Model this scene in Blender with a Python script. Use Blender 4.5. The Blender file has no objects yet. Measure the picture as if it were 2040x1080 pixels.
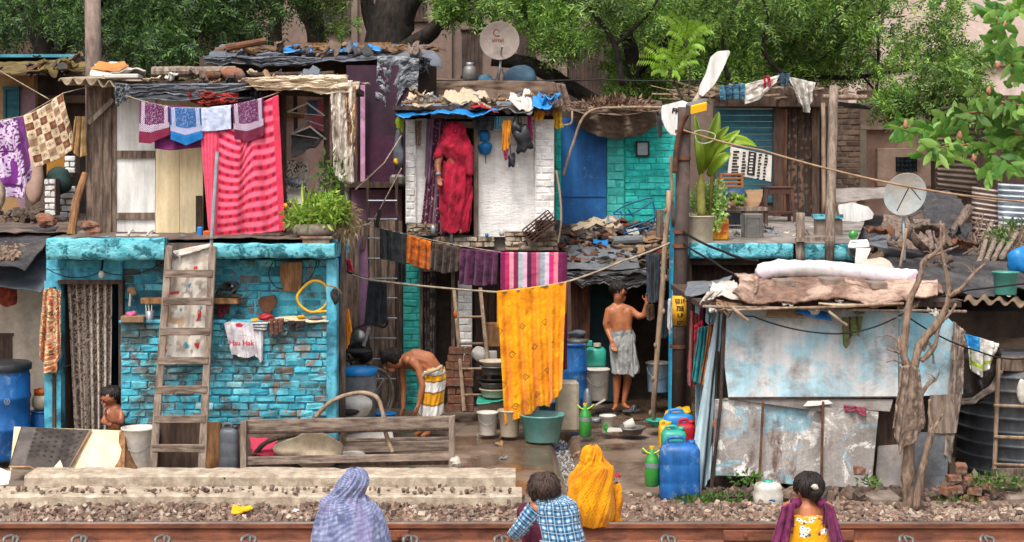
EXPO=0.76
import bpy,math,random
import numpy as np
from mathutils import Vector,Matrix,Euler,noise as mnoise
random.seed(7);rng=np.random.default_rng(11)
R=math.radians;PI=math.pi
F=3000.0;CX=1020.0;HZ=365.0;CZ=2.9
scene=bpy.context.scene
COL=scene.collection
def W(px,py,Y):return Vector(((px-CX)*Y/F,Y,CZ-(py-HZ)*Y/F))
def wx(px,Y):return(px-CX)*Y/F
def wz(py,Y):return CZ-(py-HZ)*Y/F
def lin(c):
 if isinstance(c,str):
  c=[int(c[i:i+2],16)for i in(0,2,4)]
 c=[v/255 if max(c)>1.001 else v for v in c]
 return tuple((v/12.92 if v<=.04045 else((v+.055)/1.055)**2.4)for v in c)
def nz(x,y,z=0.):return mnoise.noise(Vector((x,y,z)))
def vnoise(x,y,seed=0):
 x=np.asarray(x,float);y=np.asarray(y,float)
 xi=np.floor(x).astype(np.int64);yi=np.floor(y).astype(np.int64)
 xf=x-xi;yf=y-yi;xf=xf*xf*(3-2*xf);yf=yf*yf*(3-2*yf)
 def h(a,b):
  n=(a*374761393+b*668265263+seed*974634777)&0xffffffff
  n=((n^(n>>13))*1274126177)&0xffffffff
  return((n^(n>>16))&0xffff)/65535.0
 return(h(xi,yi)*(1-xf)+h(xi+1,yi)*xf)*(1-yf)+(h(xi,yi+1)*(1-xf)+h(xi+1,yi+1)*xf)*yf
def fbm(x,y,seed=0,o=4):
 s=0;a=.5;t=0
 for i in range(o):
  s=s+a*vnoise(x*2**i,y*2**i,seed+i*17);t+=a;a*=.5
 return s/t
ORG={}
def tag(o,label=None,cat=None,group=None,kind=None):
 if label:o['label']=label
 if cat:o['category']=cat
 if group:o['group']=group
 if kind:o['kind']=kind
 return o
def thing(name,label,cat,loc,group=None,kind=None):
 o=bpy.data.objects.new(name,None);COL.objects.link(o)
 o.empty_display_size=.1
 o.location=loc;ORG[o.name]=Vector(loc)
 return tag(o,label,cat,group,kind)
def copy_tree(o,parent=None):
 c=o.copy();COL.objects.link(c);c.parent=parent
 for ch in[x for x in COL.objects if x.parent==o]:
  copy_tree(ch,c)
 return c
class MB:
 def __init__(s):
  s.v=[];s.n=0;s.f=[];s.fm=[];s.col=[];s.anycol=False
  s.m=0;s.uv=[]
 def _add(s,V,Fc,C=None,UV=None):
  V=np.asarray(V,float).reshape(-1,3)
  s.v.append(V)
  b=s.n;s.n+=len(V)
  for f in Fc:s.f.append(tuple(i+b for i in f))
  s.fm+=[s.m]*len(Fc)
  if C is not None:s.anycol=True
  s.col.append(np.ones((len(V),3))*.5 if C is None else np.broadcast_to(np.asarray(C,float),(len(V),3)))
  s.uv.append(V[:,[0,2]]if UV is None else np.asarray(UV,float))
  return s
 def box(s,c,d,rot=None,C=None,jit=0,bev=0):
  c=Vector(c)
  x,y,z=d[0]/2,d[1]/2,d[2]/2
  if bev>0:
   b=min(bev,x*.9,y*.9,z*.9)
   P=[]
   for sx in(-1,1):
    for sy in(-1,1):
     for sz in(-1,1):
      P+=[(sx*x,sy*(y-b),sz*(z-b)),(sx*(x-b),sy*y,sz*(z-b)),(sx*(x-b),sy*(y-b),sz*z)]
   def ix(a,b_,c_,k):return(a*4+b_*2+c_)*3+k
   Fc=[]
   for a in(0,1):
    q=[ix(a,0,0,0),ix(a,1,0,0),ix(a,1,1,0),ix(a,0,1,0)];Fc.append(q if a else q[::-1])
    q=[ix(0,a,0,1),ix(1,a,0,1),ix(1,a,1,1),ix(0,a,1,1)];Fc.append(q[::-1]if a else q)
    q=[ix(0,0,a,2),ix(1,0,a,2),ix(1,1,a,2),ix(0,1,a,2)];Fc.append(q if a else q[::-1])
   def order(q):
    m=sum((Vector(P[i])for i in q),Vector())/len(q)
    n=(Vector(P[q[1]])-Vector(P[q[0]])).cross(Vector(P[q[2]])-Vector(P[q[1]]))
    return q if n.dot(m)>0 else q[::-1]
   for a in(0,1):
    for b_ in(0,1):
     Fc.append(order([ix(a,b_,0,0),ix(a,b_,1,0),ix(a,b_,1,1),ix(a,b_,0,1)]))
     Fc.append(order([ix(a,0,b_,0),ix(a,1,b_,0),ix(a,1,b_,2),ix(a,0,b_,2)]))
     Fc.append(order([ix(0,a,b_,1),ix(1,a,b_,1),ix(1,a,b_,2),ix(0,a,b_,2)]))
     for c_ in(0,1):
      Fc.append(order([ix(a,b_,c_,0),ix(a,b_,c_,1),ix(a,b_,c_,2)]))
   Fc=[order(q)for q in Fc]
  else:
   P=[(sx*x,sy*y,sz*z)for sx in(-1,1)for sy in(-1,1)for sz in(-1,1)]
   Fc=[(0,1,3,2),(4,6,7,5),(0,4,5,1),(2,3,7,6),(0,2,6,4),(1,5,7,3)]
  if jit:
   P=[(p[0]+random.uniform(-jit,jit),p[1]+random.uniform(-jit,jit),p[2]+random.uniform(-jit,jit))for p in P]
  if rot is not None:
   M=rot if isinstance(rot,Matrix)else Euler(rot).to_matrix()
   P=[M@Vector(p)for p in P]
  return s._add([(p[0]+c[0],p[1]+c[1],p[2]+c[2])for p in P],Fc,C)
 def bx(s,x0,x1,y0,y1,z0,z1,**k):
  return s.box(((x0+x1)/2,(y0+y1)/2,(z0+z1)/2),(abs(x1-x0),abs(y1-y0),abs(z1-z0)),**k)
 def pb(s,px0,py0,px1,py1,Y,dep=.1,**k):
  return s.bx(wx(px0,Y),wx(px1,Y),Y,Y+dep,wz(py1,Y),wz(py0,Y),**k)
 def bar(s,a,b,w,d=None,up=None,C=None,jit=0,bev=0):
  a=Vector(a);b=Vector(b);d=w if d is None else d
  z=(b-a);L=z.length;z.normalize()
  u=Vector(up)if up is not None else Vector((0,1,0))
  if abs(z.dot(u))>.98:u=Vector((1,0,0))
  x=u.cross(z).normalized();y=z.cross(x)
  return s.box((a+b)/2,(w,d,L),rot=Matrix((x,y,z)).transposed(),C=C,jit=jit,bev=bev)
 def tube(s,pts,r,n=8,cap=True,C=None,wob=0):
  pts=[Vector(p)for p in pts]
  m=len(pts)
  rs=r if hasattr(r,'__len__')else[r]*m
  V=[];prev=None
  for i,p in enumerate(pts):
   t=(pts[min(i+1,m-1)]-pts[max(i-1,0)])
   if t.length<1e-9:t=Vector((0,0,1))
   t.normalize()
   if prev is None:
    u=Vector((0,1,0))if abs(t.y)<.9 else Vector((1,0,0))
   else:u=prev
   x=(u-t*u.dot(t)).normalized();prev=x
   y=t.cross(x)
   for k in range(n):
    a=2*PI*k/n
    rr=rs[i]*(1+wob*(nz(p.x*9+k*1.7,p.z*9,i*.9)))
    V.append(p+x*math.cos(a)*rr+y*math.sin(a)*rr)
  Fc=[]
  for i in range(m-1):
   for k in range(n):
    k2=(k+1)%n
    Fc.append((i*n+k,i*n+k2,(i+1)*n+k2,(i+1)*n+k))
  if cap:Fc+=[tuple(range(n))[::-1],tuple((m-1)*n+k for k in range(n))]
  return s._add([tuple(v)for v in V],Fc,C)
 def lathe(s,prof,c,n=20,M=None,C=None,sx=1,sy=1,a0=0,a1=2*PI):
  V=[]
  full=abs(a1-a0-2*PI)<1e-6
  N=n if full else n+1
  for(r,z)in prof:
   for k in range(N):
    a=a0+(a1-a0)*k/n
    V.append(Vector((r*math.cos(a)*sx,r*math.sin(a)*sy,z)))
  if M is not None:V=[M@v for v in V]
  V=[v+Vector(c)for v in V]
  Fc=[]
  for i in range(len(prof)-1):
   for k in range(n):
    k2=(k+1)%N
    Fc.append((i*N+k,i*N+k2,(i+1)*N+k2,(i+1)*N+k))
  return s._add([tuple(v)for v in V],Fc,C)
 def sph(s,c,r,n=10,m=7,M=None,C=None,lump=0,seed=0):
  c=Vector(c)
  rx,ry,rz=r if hasattr(r,'__len__')else(r,r,r)
  V=[Vector((0,0,-rz))]
  for j in range(1,m):
   b=-PI/2+PI*j/m
   for k in range(n):
    a=2*PI*k/n
    V.append(Vector((rx*math.cos(b)*math.cos(a),ry*math.cos(b)*math.sin(a),rz*math.sin(b))))
  V.append(Vector((0,0,rz)))
  if lump:
   V=[v*(1+lump*nz(v.x/rx*1.3+seed*3.1,v.y/ry*1.3,v.z/rz*1.3+seed))for v in V]
  if M is not None:V=[M@v for v in V]
  V=[v+c for v in V]
  Fc=[(0,1+(k+1)%n,1+k)for k in range(n)]
  for j in range(m-2):
   for k in range(n):
    a=1+j*n+k;b=1+j*n+(k+1)%n
    Fc.append((a,b,b+n,a+n))
  t=len(V)-1;q=1+(m-2)*n
  Fc+=[(t,q+k,q+(k+1)%n)for k in range(n)]
  return s._add([tuple(v)for v in V],Fc,C)
 def cap(s,a,b,ra,rb,n=10):
  a=Vector(a);b=Vector(b);t=b-a;L=t.length
  if L<1e-6:return s.sph(a,ra)
  t.normalize();P=[];RR=[]
  for k in range(4):
   q=PI/2*(1-k/3.0);P.append(a-t*ra*math.sin(q));RR.append(max(ra*math.cos(q),ra*.05))
  for k in range(4):
   q=PI/2*(k/3.0);P.append(b+t*rb*math.sin(q));RR.append(max(rb*math.cos(q),rb*.05))
  return s.tube(P,RR,n)
 def grid(s,P,C=None,th=0,off=None,wrap=False):
  P=np.asarray(P,float);nu,nv=P.shape[:2]
  idx=np.arange(nu*nv).reshape(nu,nv)
  UV=np.stack(np.meshgrid(np.linspace(0,1,nu),np.linspace(0,1,nv),indexing='ij'),-1).reshape(-1,2)
  a=idx[:-1,:-1].ravel();b=idx[1:,:-1].ravel();c=idx[1:,1:].ravel();d=idx[:-1,1:].ravel()
  Q=np.stack([a,b,c,d],1)
  C2=None if C is None else np.asarray(C).reshape(-1,3)
  if th:
   du=np.gradient(P,axis=0);dv=np.gradient(P,axis=1)
   N=np.cross(du,dv);N/=np.maximum(np.linalg.norm(N,axis=2,keepdims=True),1e-9)
   P2=P-N*th if off is None else P+np.asarray(off)
   V=np.concatenate([P.reshape(-1,3),P2 .reshape(-1,3)])
   M=nu*nv
   e=[]
   for(A,B)in((idx[:-1,0],idx[1:,0]),(idx[1:,-1],idx[:-1,-1]),(idx[0,1:],idx[0,:-1]),(idx[-1,:-1],idx[-1,1:])):
    e.append(np.stack([B,A,A+M,B+M],1))
   Fc=np.concatenate([Q,Q[:,::-1]+M]+e)
   return s._add(V,[tuple(int(i)for i in q)for q in Fc],None if C is None else np.concatenate([C2,C2]),np.concatenate([UV,UV]))
  return s._add(P.reshape(-1,3),[tuple(int(i)for i in q)for q in Q],C2,UV)
 def prism(s,pts,dep,C=None,off=None):
  o=Vector((0,dep,0))if off is None else Vector(off)
  P=[Vector(p)for p in pts];n=len(P)
  area=sum(P[i].x*P[(i+1)%n].z-P[(i+1)%n].x*P[i].z for i in range(n))
  if area<0:P=P[::-1]
  V=P+[p+o for p in P]
  Fc=[tuple(range(n)),tuple(range(2*n-1,n-1,-1))]
  for i in range(n):
   j=(i+1)%n;Fc.append((j,i,i+n,j+n))
  return s._add([tuple(v)for v in V],Fc,C)
 def build(s,name,mat,parent=None,smooth=False,loc=None):
  V=np.concatenate(s.v)if s.v else np.zeros((0,3))
  if parent is not None:o0=ORG[parent.name]
  elif loc is not None:o0=Vector(loc)
  else:
   mn=V.min(0);mx=V.max(0);o0=Vector(((mn[0]+mx[0])/2,(mn[1]+mx[1])/2,mn[2]))
  me=bpy.data.meshes.new(name)
  V2=V-np.array(o0)
  me.from_pydata(V2 .tolist(),[],s.f)
  if s.anycol:
   at=me.color_attributes.new('Col','FLOAT_COLOR','POINT')
   C=np.concatenate(s.col);A=np.ones((len(C),4));A[:,:3]=C
   at.data.foreach_set('color',A.ravel().astype(np.float32))
  uvl=me.uv_layers.new(name='UVMap')
  UV=np.concatenate(s.uv)
  li=np.zeros(len(me.loops),np.int32);me.loops.foreach_get('vertex_index',li)
  uvl.data.foreach_set('uv',UV[li].ravel().astype(np.float32))
  mats=mat if isinstance(mat,(list,tuple))else[mat]
  for m in mats:me.materials.append(m)
  if len(mats)>1:me.polygons.foreach_set('material_index',np.array(s.fm,np.int32))
  if smooth:me.polygons.foreach_set('use_smooth',np.ones(len(me.polygons),bool))
  me.update()
  o=bpy.data.objects.new(name,me);COL.objects.link(o)
  if parent is not None:
   o.parent=parent;ORG[o.name]=o0
  else:
   o.location=o0;ORG[o.name]=Vector(o0)
  return o
def bake(o,mods):
 for(t,kw)in mods:
  m=o.modifiers.new(t,t)
  for k,v in kw.items():setattr(m,k,v)
 dg=bpy.context.evaluated_depsgraph_get();dg.update()
 ev=o.evaluated_get(dg)
 me=bpy.data.meshes.new_from_object(ev)
 mats=[m for m in o.data.materials]
 o.modifiers.clear();o.data=me
 me.materials.clear()
 for m in mats:me.materials.append(m)
 me.polygons.foreach_set('use_smooth',np.ones(len(me.polygons),bool))
 return o
class NT:
 def __init__(s,name):
  s.m=bpy.data.materials.new(name);s.m.use_nodes=True
  s.t=s.m.node_tree;s.t.nodes.clear()
  s.out=s.n('ShaderNodeOutputMaterial');s.b=s.n('ShaderNodeBsdfPrincipled')
  s.l(s.b.outputs[0],s.out.inputs[0])
 def n(s,t,**k):
  x=s.t.nodes.new(t)
  for a,v in k.items():setattr(x,a,v)
  return x
 def l(s,a,b):s.t.links.new(a,b)
 def co(s,kind='Object',sc=(1,1,1)):
  tc=s.n('ShaderNodeTexCoord');mp=s.n('ShaderNodeMapping')
  mp.inputs['Scale'].default_value=sc
  s.l(tc.outputs[kind],mp.inputs['Vector']);return mp.outputs[0]
 def noise(s,vec,sc,det=5,ro=.6,dist=0):
  x=s.n('ShaderNodeTexNoise');s.l(vec,x.inputs['Vector'])
  x.inputs['Scale'].default_value=sc;x.inputs['Detail'].default_value=det
  x.inputs['Roughness'].default_value=ro;x.inputs['Distortion'].default_value=dist
  return x.outputs['Fac']
 def ramp(s,fac,stops):
  x=s.n('ShaderNodeValToRGB');s.l(fac,x.inputs[0])
  e=x.color_ramp.elements
  while len(e)<len(stops):e.new(.5)
  for i,(p,c)in enumerate(stops):
   e[i].position=p;c=c if not isinstance(c,(int,float))else(c,c,c);e[i].color=(*c[:3],1)
  return x.outputs[0]
 def mix(s,fac,a,b,mode='MIX'):
  x=s.n('ShaderNodeMix',data_type='RGBA',blend_type=mode)
  for(v,i)in((fac,0),(a,6),(b,7)):
   if isinstance(v,(int,float)):x.inputs[i].default_value=v
   elif isinstance(v,tuple):x.inputs[i].default_value=(*v[:3],1)
   else:s.l(v,x.inputs[i])
  return x.outputs[2]
 def bump(s,h,st,dist=.01):
  x=s.n('ShaderNodeBump');s.l(h,x.inputs['Height'])
  x.inputs['Strength'].default_value=st;x.inputs['Distance'].default_value=dist
  s.l(x.outputs[0],s.b.inputs['Normal']);return x
 def set(s,**k):
  for a,v in k.items():s.b.inputs[a.replace('_',' ')].default_value=v
def pm(name,c1,c2=None,scale=4,st=(1,1,1),lo=.38,hi=.62,dirt=None,dsc=1.5,dlo=.55,dhi=.7,isl=0,rough=.8,metal=0,bump=.35,bsc=None,bd=.01,spec=.35,coat=0,wet=None,grime=.36,gsc=3.2,streak=0):
 s=NT(name)
 c1=lin(c1);c2=lin(c2)if c2 is not None else tuple(v*.72 for v in c1)
 v=s.co('Object',st)
 n1=s.noise(v,scale,8,.65)
 col=s.ramp(n1,[(lo,c1),(hi,c2)])
 if dirt is not None:
  v2=s.co('Object',(1,1,1));n2=s.noise(v2,dsc,9,.7,.4)
  f=s.ramp(n2,[(dlo,0.),(dhi,1.)])
  col=s.mix(f,col,lin(dirt))
 gr=s.ramp(s.noise(s.co('Object'),gsc,12,.78,.3),[(.34,1-grime),(.62,1.07)])
 col=s.mix(1.0,col,gr,'MULTIPLY')
 if streak:col=s.mix(1.0,col,s.ramp(s.noise(s.co('Object',(11,11,.9)),1,8,.7),[(.36,1-streak),(.56,1.04)]),'MULTIPLY')
 if isl:
  g=s.n('ShaderNodeNewGeometry')
  f=s.ramp(g.outputs['Random Per Island'],[(0,1-isl),(1,1+isl*.6)])
  col=s.mix(1.0,col,f,'MULTIPLY')
 s.l(col,s.b.inputs['Base Color'])
 s.set(Roughness=rough,Metallic=metal)
 s.b.inputs['Specular IOR Level'].default_value=spec
 if coat:s.b.inputs['Coat Weight'].default_value=coat
 n3=s.noise(v,bsc or scale*4,6,.7)
 if bump:s.bump(n3,bump,bd)
 if wet:
  r=s.ramp(s.noise(s.co('Object'),wet[0],5),[(wet[1],wet[3]),(wet[2],rough)])
  s.l(r,s.b.inputs['Roughness'])
 return s.m
def islmat(name,stops,rough=.85,scale=14,dirt=None,dsc=2.5,dlo=.5,dhi=.62,bump=.5,worn=None,wsc=9,wlo=.55,whi=.6,grime=.4):
 s=NT(name)
 g=s.n('ShaderNodeNewGeometry')
 col=s.ramp(g.outputs['Random Per Island'],[(p,lin(c))for p,c in stops])
 v=s.co('Object')
 n=s.noise(v,scale,8,.7)
 col=s.mix(1.0,col,s.ramp(n,[(.3,.62),(.7,1.18)]),'MULTIPLY')
 col=s.mix(1.0,col,s.ramp(s.noise(v,2.6,12,.78,.4),[(.36,1-grime),(.6,1.06)]),'MULTIPLY')
 col=s.mix(1.0,col,s.ramp(s.noise(s.co('Object',(9,9,.8)),1,8,.7),[(.36,1-grime*.5),(.55,1.04)]),'MULTIPLY')
 if worn:
  f=s.ramp(s.noise(v,wsc,9,.75,.6),[(wlo,0.),(whi,1.)]);col=s.mix(f,col,lin(worn))
 if dirt:
  f=s.ramp(s.noise(v,dsc,9,.7,.6),[(dlo,0.),(dhi,1.)]);col=s.mix(f,col,lin(dirt))
 s.l(col,s.b.inputs['Base Color']);s.set(Roughness=rough)
 s.b.inputs['Specular IOR Level'].default_value=.25
 s.bump(s.noise(v,45,6,.7),bump,.008)
 return s.m
def colmat(name='dyed_cloth',rough=.9,bump=.35,bsc=160,sheen=.15,var=.22,trans=0):
 s=NT(name)
 a=s.n('ShaderNodeAttribute',attribute_name='Col')
 v=s.co('Object')
 f=s.ramp(s.noise(v,22,6,.7),[(.3,1-var),(.7,1+var*.4)])
 col=s.mix(1.0,a.outputs['Color'],f,'MULTIPLY')
 s.l(col,s.b.inputs['Base Color']);s.set(Roughness=rough)
 s.b.inputs['Specular IOR Level'].default_value=.2
 if sheen:s.b.inputs['Sheen Weight'].default_value=sheen
 if bump:s.bump(s.noise(v,bsc,3,.6),bump,.002)
 if trans:
  tr=s.n('ShaderNodeBsdfTranslucent');mx=s.n('ShaderNodeMixShader');mx.inputs[0].default_value=trans
  s.l(col,tr.inputs[0]);s.l(s.b.outputs[0],mx.inputs[1]);s.l(tr.outputs[0],mx.inputs[2]);s.l(mx.outputs[0],s.out.inputs[0])
 return s.m
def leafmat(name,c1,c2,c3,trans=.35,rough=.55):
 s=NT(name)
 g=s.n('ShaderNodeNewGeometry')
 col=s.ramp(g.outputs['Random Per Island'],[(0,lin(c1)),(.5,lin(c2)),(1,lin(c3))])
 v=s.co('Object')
 col=s.mix(1.0,col,s.ramp(s.noise(v,1.1,4,.6),[(.35,.42),(.65,1.3)]),'MULTIPLY')  # broad noise paints shaded gaps and lighter clumps into the leaf colour
 s.l(col,s.b.inputs['Base Color']);s.set(Roughness=rough)
 tr=s.n('ShaderNodeBsdfTranslucent');mx=s.n('ShaderNodeMixShader');mx.inputs[0].default_value=trans
 s.l(col,tr.inputs[0]);s.l(s.b.outputs[0],mx.inputs[1]);s.l(tr.outputs[0],mx.inputs[2]);s.l(mx.outputs[0],s.out.inputs[0])
 return s.m
M={}
def mm(key,*a,**k):
 M[key]=pm(key,*a,**k);return M[key]
mm('wood_old','8a7668','4e4038',3,(2,2,14)if False else(9,9,1.2),rough=.9,bump=.6,isl=.25)
mm('wood_grey','a08f80','6b5b50',3,(9,9,1.2),rough=.9,bump=.6,isl=.2)
mm('wood_h','9c8a7c','5c4c42',3,(1.2,9,9),rough=.9,bump=.6,isl=.2)
mm('wood_dark','5c473b','382b25',3,(9,9,1.2),rough=.85,bump=.5,isl=.2)
mm('wood_tan','a5784f','6e4c34',3,(8,8,1.5),rough=.85,bump=.4,isl=.15)
mm('hair_brown','4e3c33','2c211c',8,(1,1,.2),rough=.5,bump=.5)
mm('bark','5a4d44','2b2521',5,(3,3,1),rough=.95,bump=.9,bd=.02)
mm('bark_dark','3a322d','1c1815',5,(3,3,1),rough=.95,bump=.9,bd=.02)
mm('deadwood','b59a84','705a4c',6,(5,5,1),rough=.9,bump=1.,bd=.02,lo=.35,hi=.65)
mm('bamboo','a68d74','75604f',3,(5,5,1),rough=.7,bump=.3)
mm('white_panel','e6e5e2','d2cfca',3,(3,3,.6),rough=.7,bump=.15,grime=.15,streak=.25,dirt='8f8579',dsc=1.6,dlo=.6,dhi=.85)
mm('cream_panel','e6d3ae','d6c098',2,(3,3,.6),rough=.75,bump=.15,grime=.15,streak=.2,dirt='a08562',dsc=1.5,dlo=.6,dhi=.9)
mm('concrete','c8b8a3','9f8e7b',9,rough=.95,bump=.9,bsc=60,bd=.012,dirt='8c7b6b',dsc=4,dlo=.55,dhi=.68,grime=.28)
mm('concrete_grey','9b928b','756c66',5,rough=.9,bump=.4,dirt='5d534c',dsc=1.5,dlo=.5,dhi=.7)
mm('plaster_beige','cfc0ae','b7a592',2.5,rough=.9,bump=.2,dirt='8f7d6c',dsc=1.,dlo=.52,dhi=.8)
mm('plaster_pink','c9a99a','b59182',2,rough=.9,bump=.2,dirt='8c7064',dsc=1.1,dlo=.55,dhi=.8)
mm('plaster_ochre','b08a5c','8d6c4a',3,rough=.9,bump=.3,dirt='6d5240')
mm('building_bg','8f7a70','77645b',1.6,rough=.95,bump=.2,dirt='66554d',dsc=.6,dlo=.5,dhi=.75)
mm('building_light','d3c0b6','c0aa9e',1.6,rough=.95,bump=.2,dirt='b39a8c',dsc=.7,dlo=.55,dhi=.8)
mm('mud','7c6a5e','51443c',3,rough=.85,bump=.6,bd=.02)
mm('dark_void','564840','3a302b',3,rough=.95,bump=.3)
mm('tarp_black','4e4b4e','2b292b',3.5,rough=.6,bump=1.,bsc=11,bd=.05,dirt='6f6660',dsc=2,dlo=.5,dhi=.75)
mm('tarp_grey','7d8186','55575c',2.5,rough=.65,bump=.7,bsc=8,bd=.03,dirt='5b514a',dsc=2,dlo=.55,dhi=.75)
mm('tarp_slate','6b7078','494c53',2.0,rough=.6,bump=.6,bsc=8,bd=.03)
mm('sack_brown','7b6656','54453a',3,rough=.95,bump=.7,bsc=20,bd=.02)
mm('sack_cream','cbb89c','a3907a',3,rough=.9,bump=.6,bsc=18,bd=.02,dirt='75614f',dlo=.55,dhi=.7)
mm('plastic_white_sheet','d8d3cb','b3aaa0',3,rough=.5,bump=.7,bsc=10,bd=.02,dirt='8b7a69',dlo=.55,dhi=.75)
mm('yellow_sack','7d6834','453a24',3,rough=.9,bump=.6,bsc=8,bd=.02,dirt='3d342a',dlo=.5,dhi=.65)
mm('plastic_blue','2268ae','1a569a',2,rough=.42,bump=.08,dirt='6c90b0',dsc=6,dlo=.53,dhi=.66,spec=.4,streak=.3)
mm('plastic_bright_blue','1d86cf','1877bd',2,rough=.4,bump=.05,spec=.5)
mm('plastic_white','d9d4cb','c4bcb0',3,rough=.45,bump=.05,dirt='9b8a76',dsc=3,dlo=.55,dhi=.8)
mm('plastic_cream','cdbfa9','b8a78f',3,rough=.5,bump=.05,dirt='8b7a69',dsc=3,dlo=.5,dhi=.8)
mm('plastic_teal','4f9c90','3e8278',3,rough=.4,bump=.05,spec=.5)
mm('plastic_tub','5aa8a0','6f938c',3,rough=.35,bump=.05,spec=.5)
mm('plastic_mint','35ab95','2c957f',3,rough=.4,bump=.05,spec=.5)
mm('plastic_black','35373b','212326',3,rough=.45,bump=.1,dirt='5f5d5c',dsc=2,dlo=.5,dhi=.8)
mm('plastic_grey','62676e','4a4e54',3,rough=.45,bump=.1)
mm('plastic_yellow','e6b21c','cf9a14',4,rough=.45,bump=.3)
mm('plastic_red','b8202e','8f1a26',4,rough=.45,bump=.3)
mm('plastic_brown','5a382e','432a23',4,rough=.45,bump=.05)
mm('plastic_orange','d8641c','b94f14',4,rough=.45,bump=.05)
mm('green_bottle','3f9a3e','2d7f33',4,rough=.2,bump=.02,spec=.6)
mm('lime','b7cf2e','8fae24',4,rough=.4,bump=.05)
mm('foliage_stem','5c6b33','444f28',4,rough=.8,bump=.2)
mm('steel','9a9894','7b7874',4,rough=.35,metal=.8,bump=.05)
mm('steel_dull','8e8b86','6a6763',4,rough=.5,metal=.5,bump=.1,dirt='5b4c41',dsc=3)
mm('galv','9aa0a6','7f858a',3,rough=.45,metal=.4,bump=.1)
mm('iron_black','2b2625','1a1716',4,rough=.6,metal=.3,bump=.1)
mm('rust_rail','8a5540','5f3a2c',4,(1,4,4),rough=.8,bump=.35,dirt='8a5338',dsc=3,dlo=.5,dhi=.7)
mm('rail_top','8f857e','6d625a',5,(.6,6,6),rough=.35,metal=.5,bump=.1)
mm('rust','7b5038','4e3428',6,rough=.9,bump=.5)
mm('pole_paint','53433d','3c312d',3,(3,3,1),rough=.75,bump=.4,dirt='75604f',dsc=3)
mm('lilac_pipe','c794b0','a87894',3,rough=.7,bump=.2,dirt='6a5460',dsc=3)
mm('purple_wall','44283a','2c1b26',2,rough=.85,bump=.3)
mm('pink_wall','b08098','8d6379',2,rough=.85,bump=.3,dirt='5e454e')
mm('teal_wood','2f6a78','24525e',2,(1,1,6),rough=.8,bump=.3,dirt='1d3a42')
mm('blue_door','1f62a0','184d86',2,(3,3,.6),rough=.7,bump=.2,dirt='4d90b4',dsc=4,dlo=.62,dhi=.66)
mm('rubber','3a3635','2b2828',4,rough=.8,bump=.2)
mm('hair','2b211d','15100e',8,(1,1,.2),rough=.5,bump=.5)
mm('wire_black','1c1a1a','151313',4,rough=.6,bump=0)
mm('rope','b5a48f','8b7b69',20,rough=.9,bump=.3)
mm('cable_tan','a98a6c','8a6e55',8,rough=.7,bump=.1)
mm('brick_red','9a6148','6b4536',6,rough=.95,bump=.8,isl=.35,dirt='8a786a',dsc=7,dlo=.45,dhi=.6)
mm('stone','97877b','6f6056',5,rough=.95,bump=.6,dirt='a08a78')
mm('card','9b7b5b','7d6149',3,rough=.9,bump=.2)
mm('foam','cfc5b8','b9ac9c',5,rough=.9,bump=.3,dirt='8c7566',dsc=3)
mm('carpet_roof','927464','6b5044',12,rough=1,bump=.9,bsc=60,dirt='c7ab98',dsc=2.2,dlo=.48,dhi=.62)
mm('mud_roof','8a735f','66523f',3,rough=.95,bump=.6,dirt='b0937a',dsc=2)
mm('blanket_mauve','b0788c','8a5c70',5,rough=.95,bump=.5)
CM=colmat();CMT=colmat('thin_cloth',trans=.25)
PAINT=colmat('painted',rough=.8,bump=.3,bsc=40,sheen=0,var=.12)
PLAST=colmat('printed_plastic',rough=.45,bump=.1,bsc=20,sheen=0,var=.1)
def skin(name,c1,c2):
 s=NT(name);v=s.co()
 s.l(s.ramp(s.noise(v,7,4,.6),[(.35,lin(c1)),(.65,lin(c2))]),s.b.inputs['Base Color'])
 s.set(Roughness=.5);s.b.inputs['Subsurface Weight'].default_value=.12
 s.b.inputs['Subsurface Radius'].default_value=(.02,.008,.004);s.b.inputs['Subsurface Scale'].default_value=.5
 s.bump(s.noise(v,60,3),.1,.002)
 return s.m
M['skin_mid']=skin('skin_mid','b5724c','9c5d3c');M['skin_dark']=skin('skin_dark','965a3d','7d472f')
def polyat(pts,t):
 pts=np.asarray(pts,float);d=np.r_[0,np.cumsum(np.linalg.norm(np.diff(pts,axis=0),axis=1))]
 d/=max(d[-1],1e-9)
 return np.stack([np.interp(t,d,pts[:,k])for k in range(pts.shape[1])],-1)
def solid(c,c2=None,sc=6,seed=1):
 a=np.array(lin(c));b=np.array(lin(c2))if c2 else a
 def f(U,V):
  n=np.clip((fbm(U*sc,V*sc,seed)-.35)/.3,0,1)[...,None]
  return a*(1-n)+b*n
 return f
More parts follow.
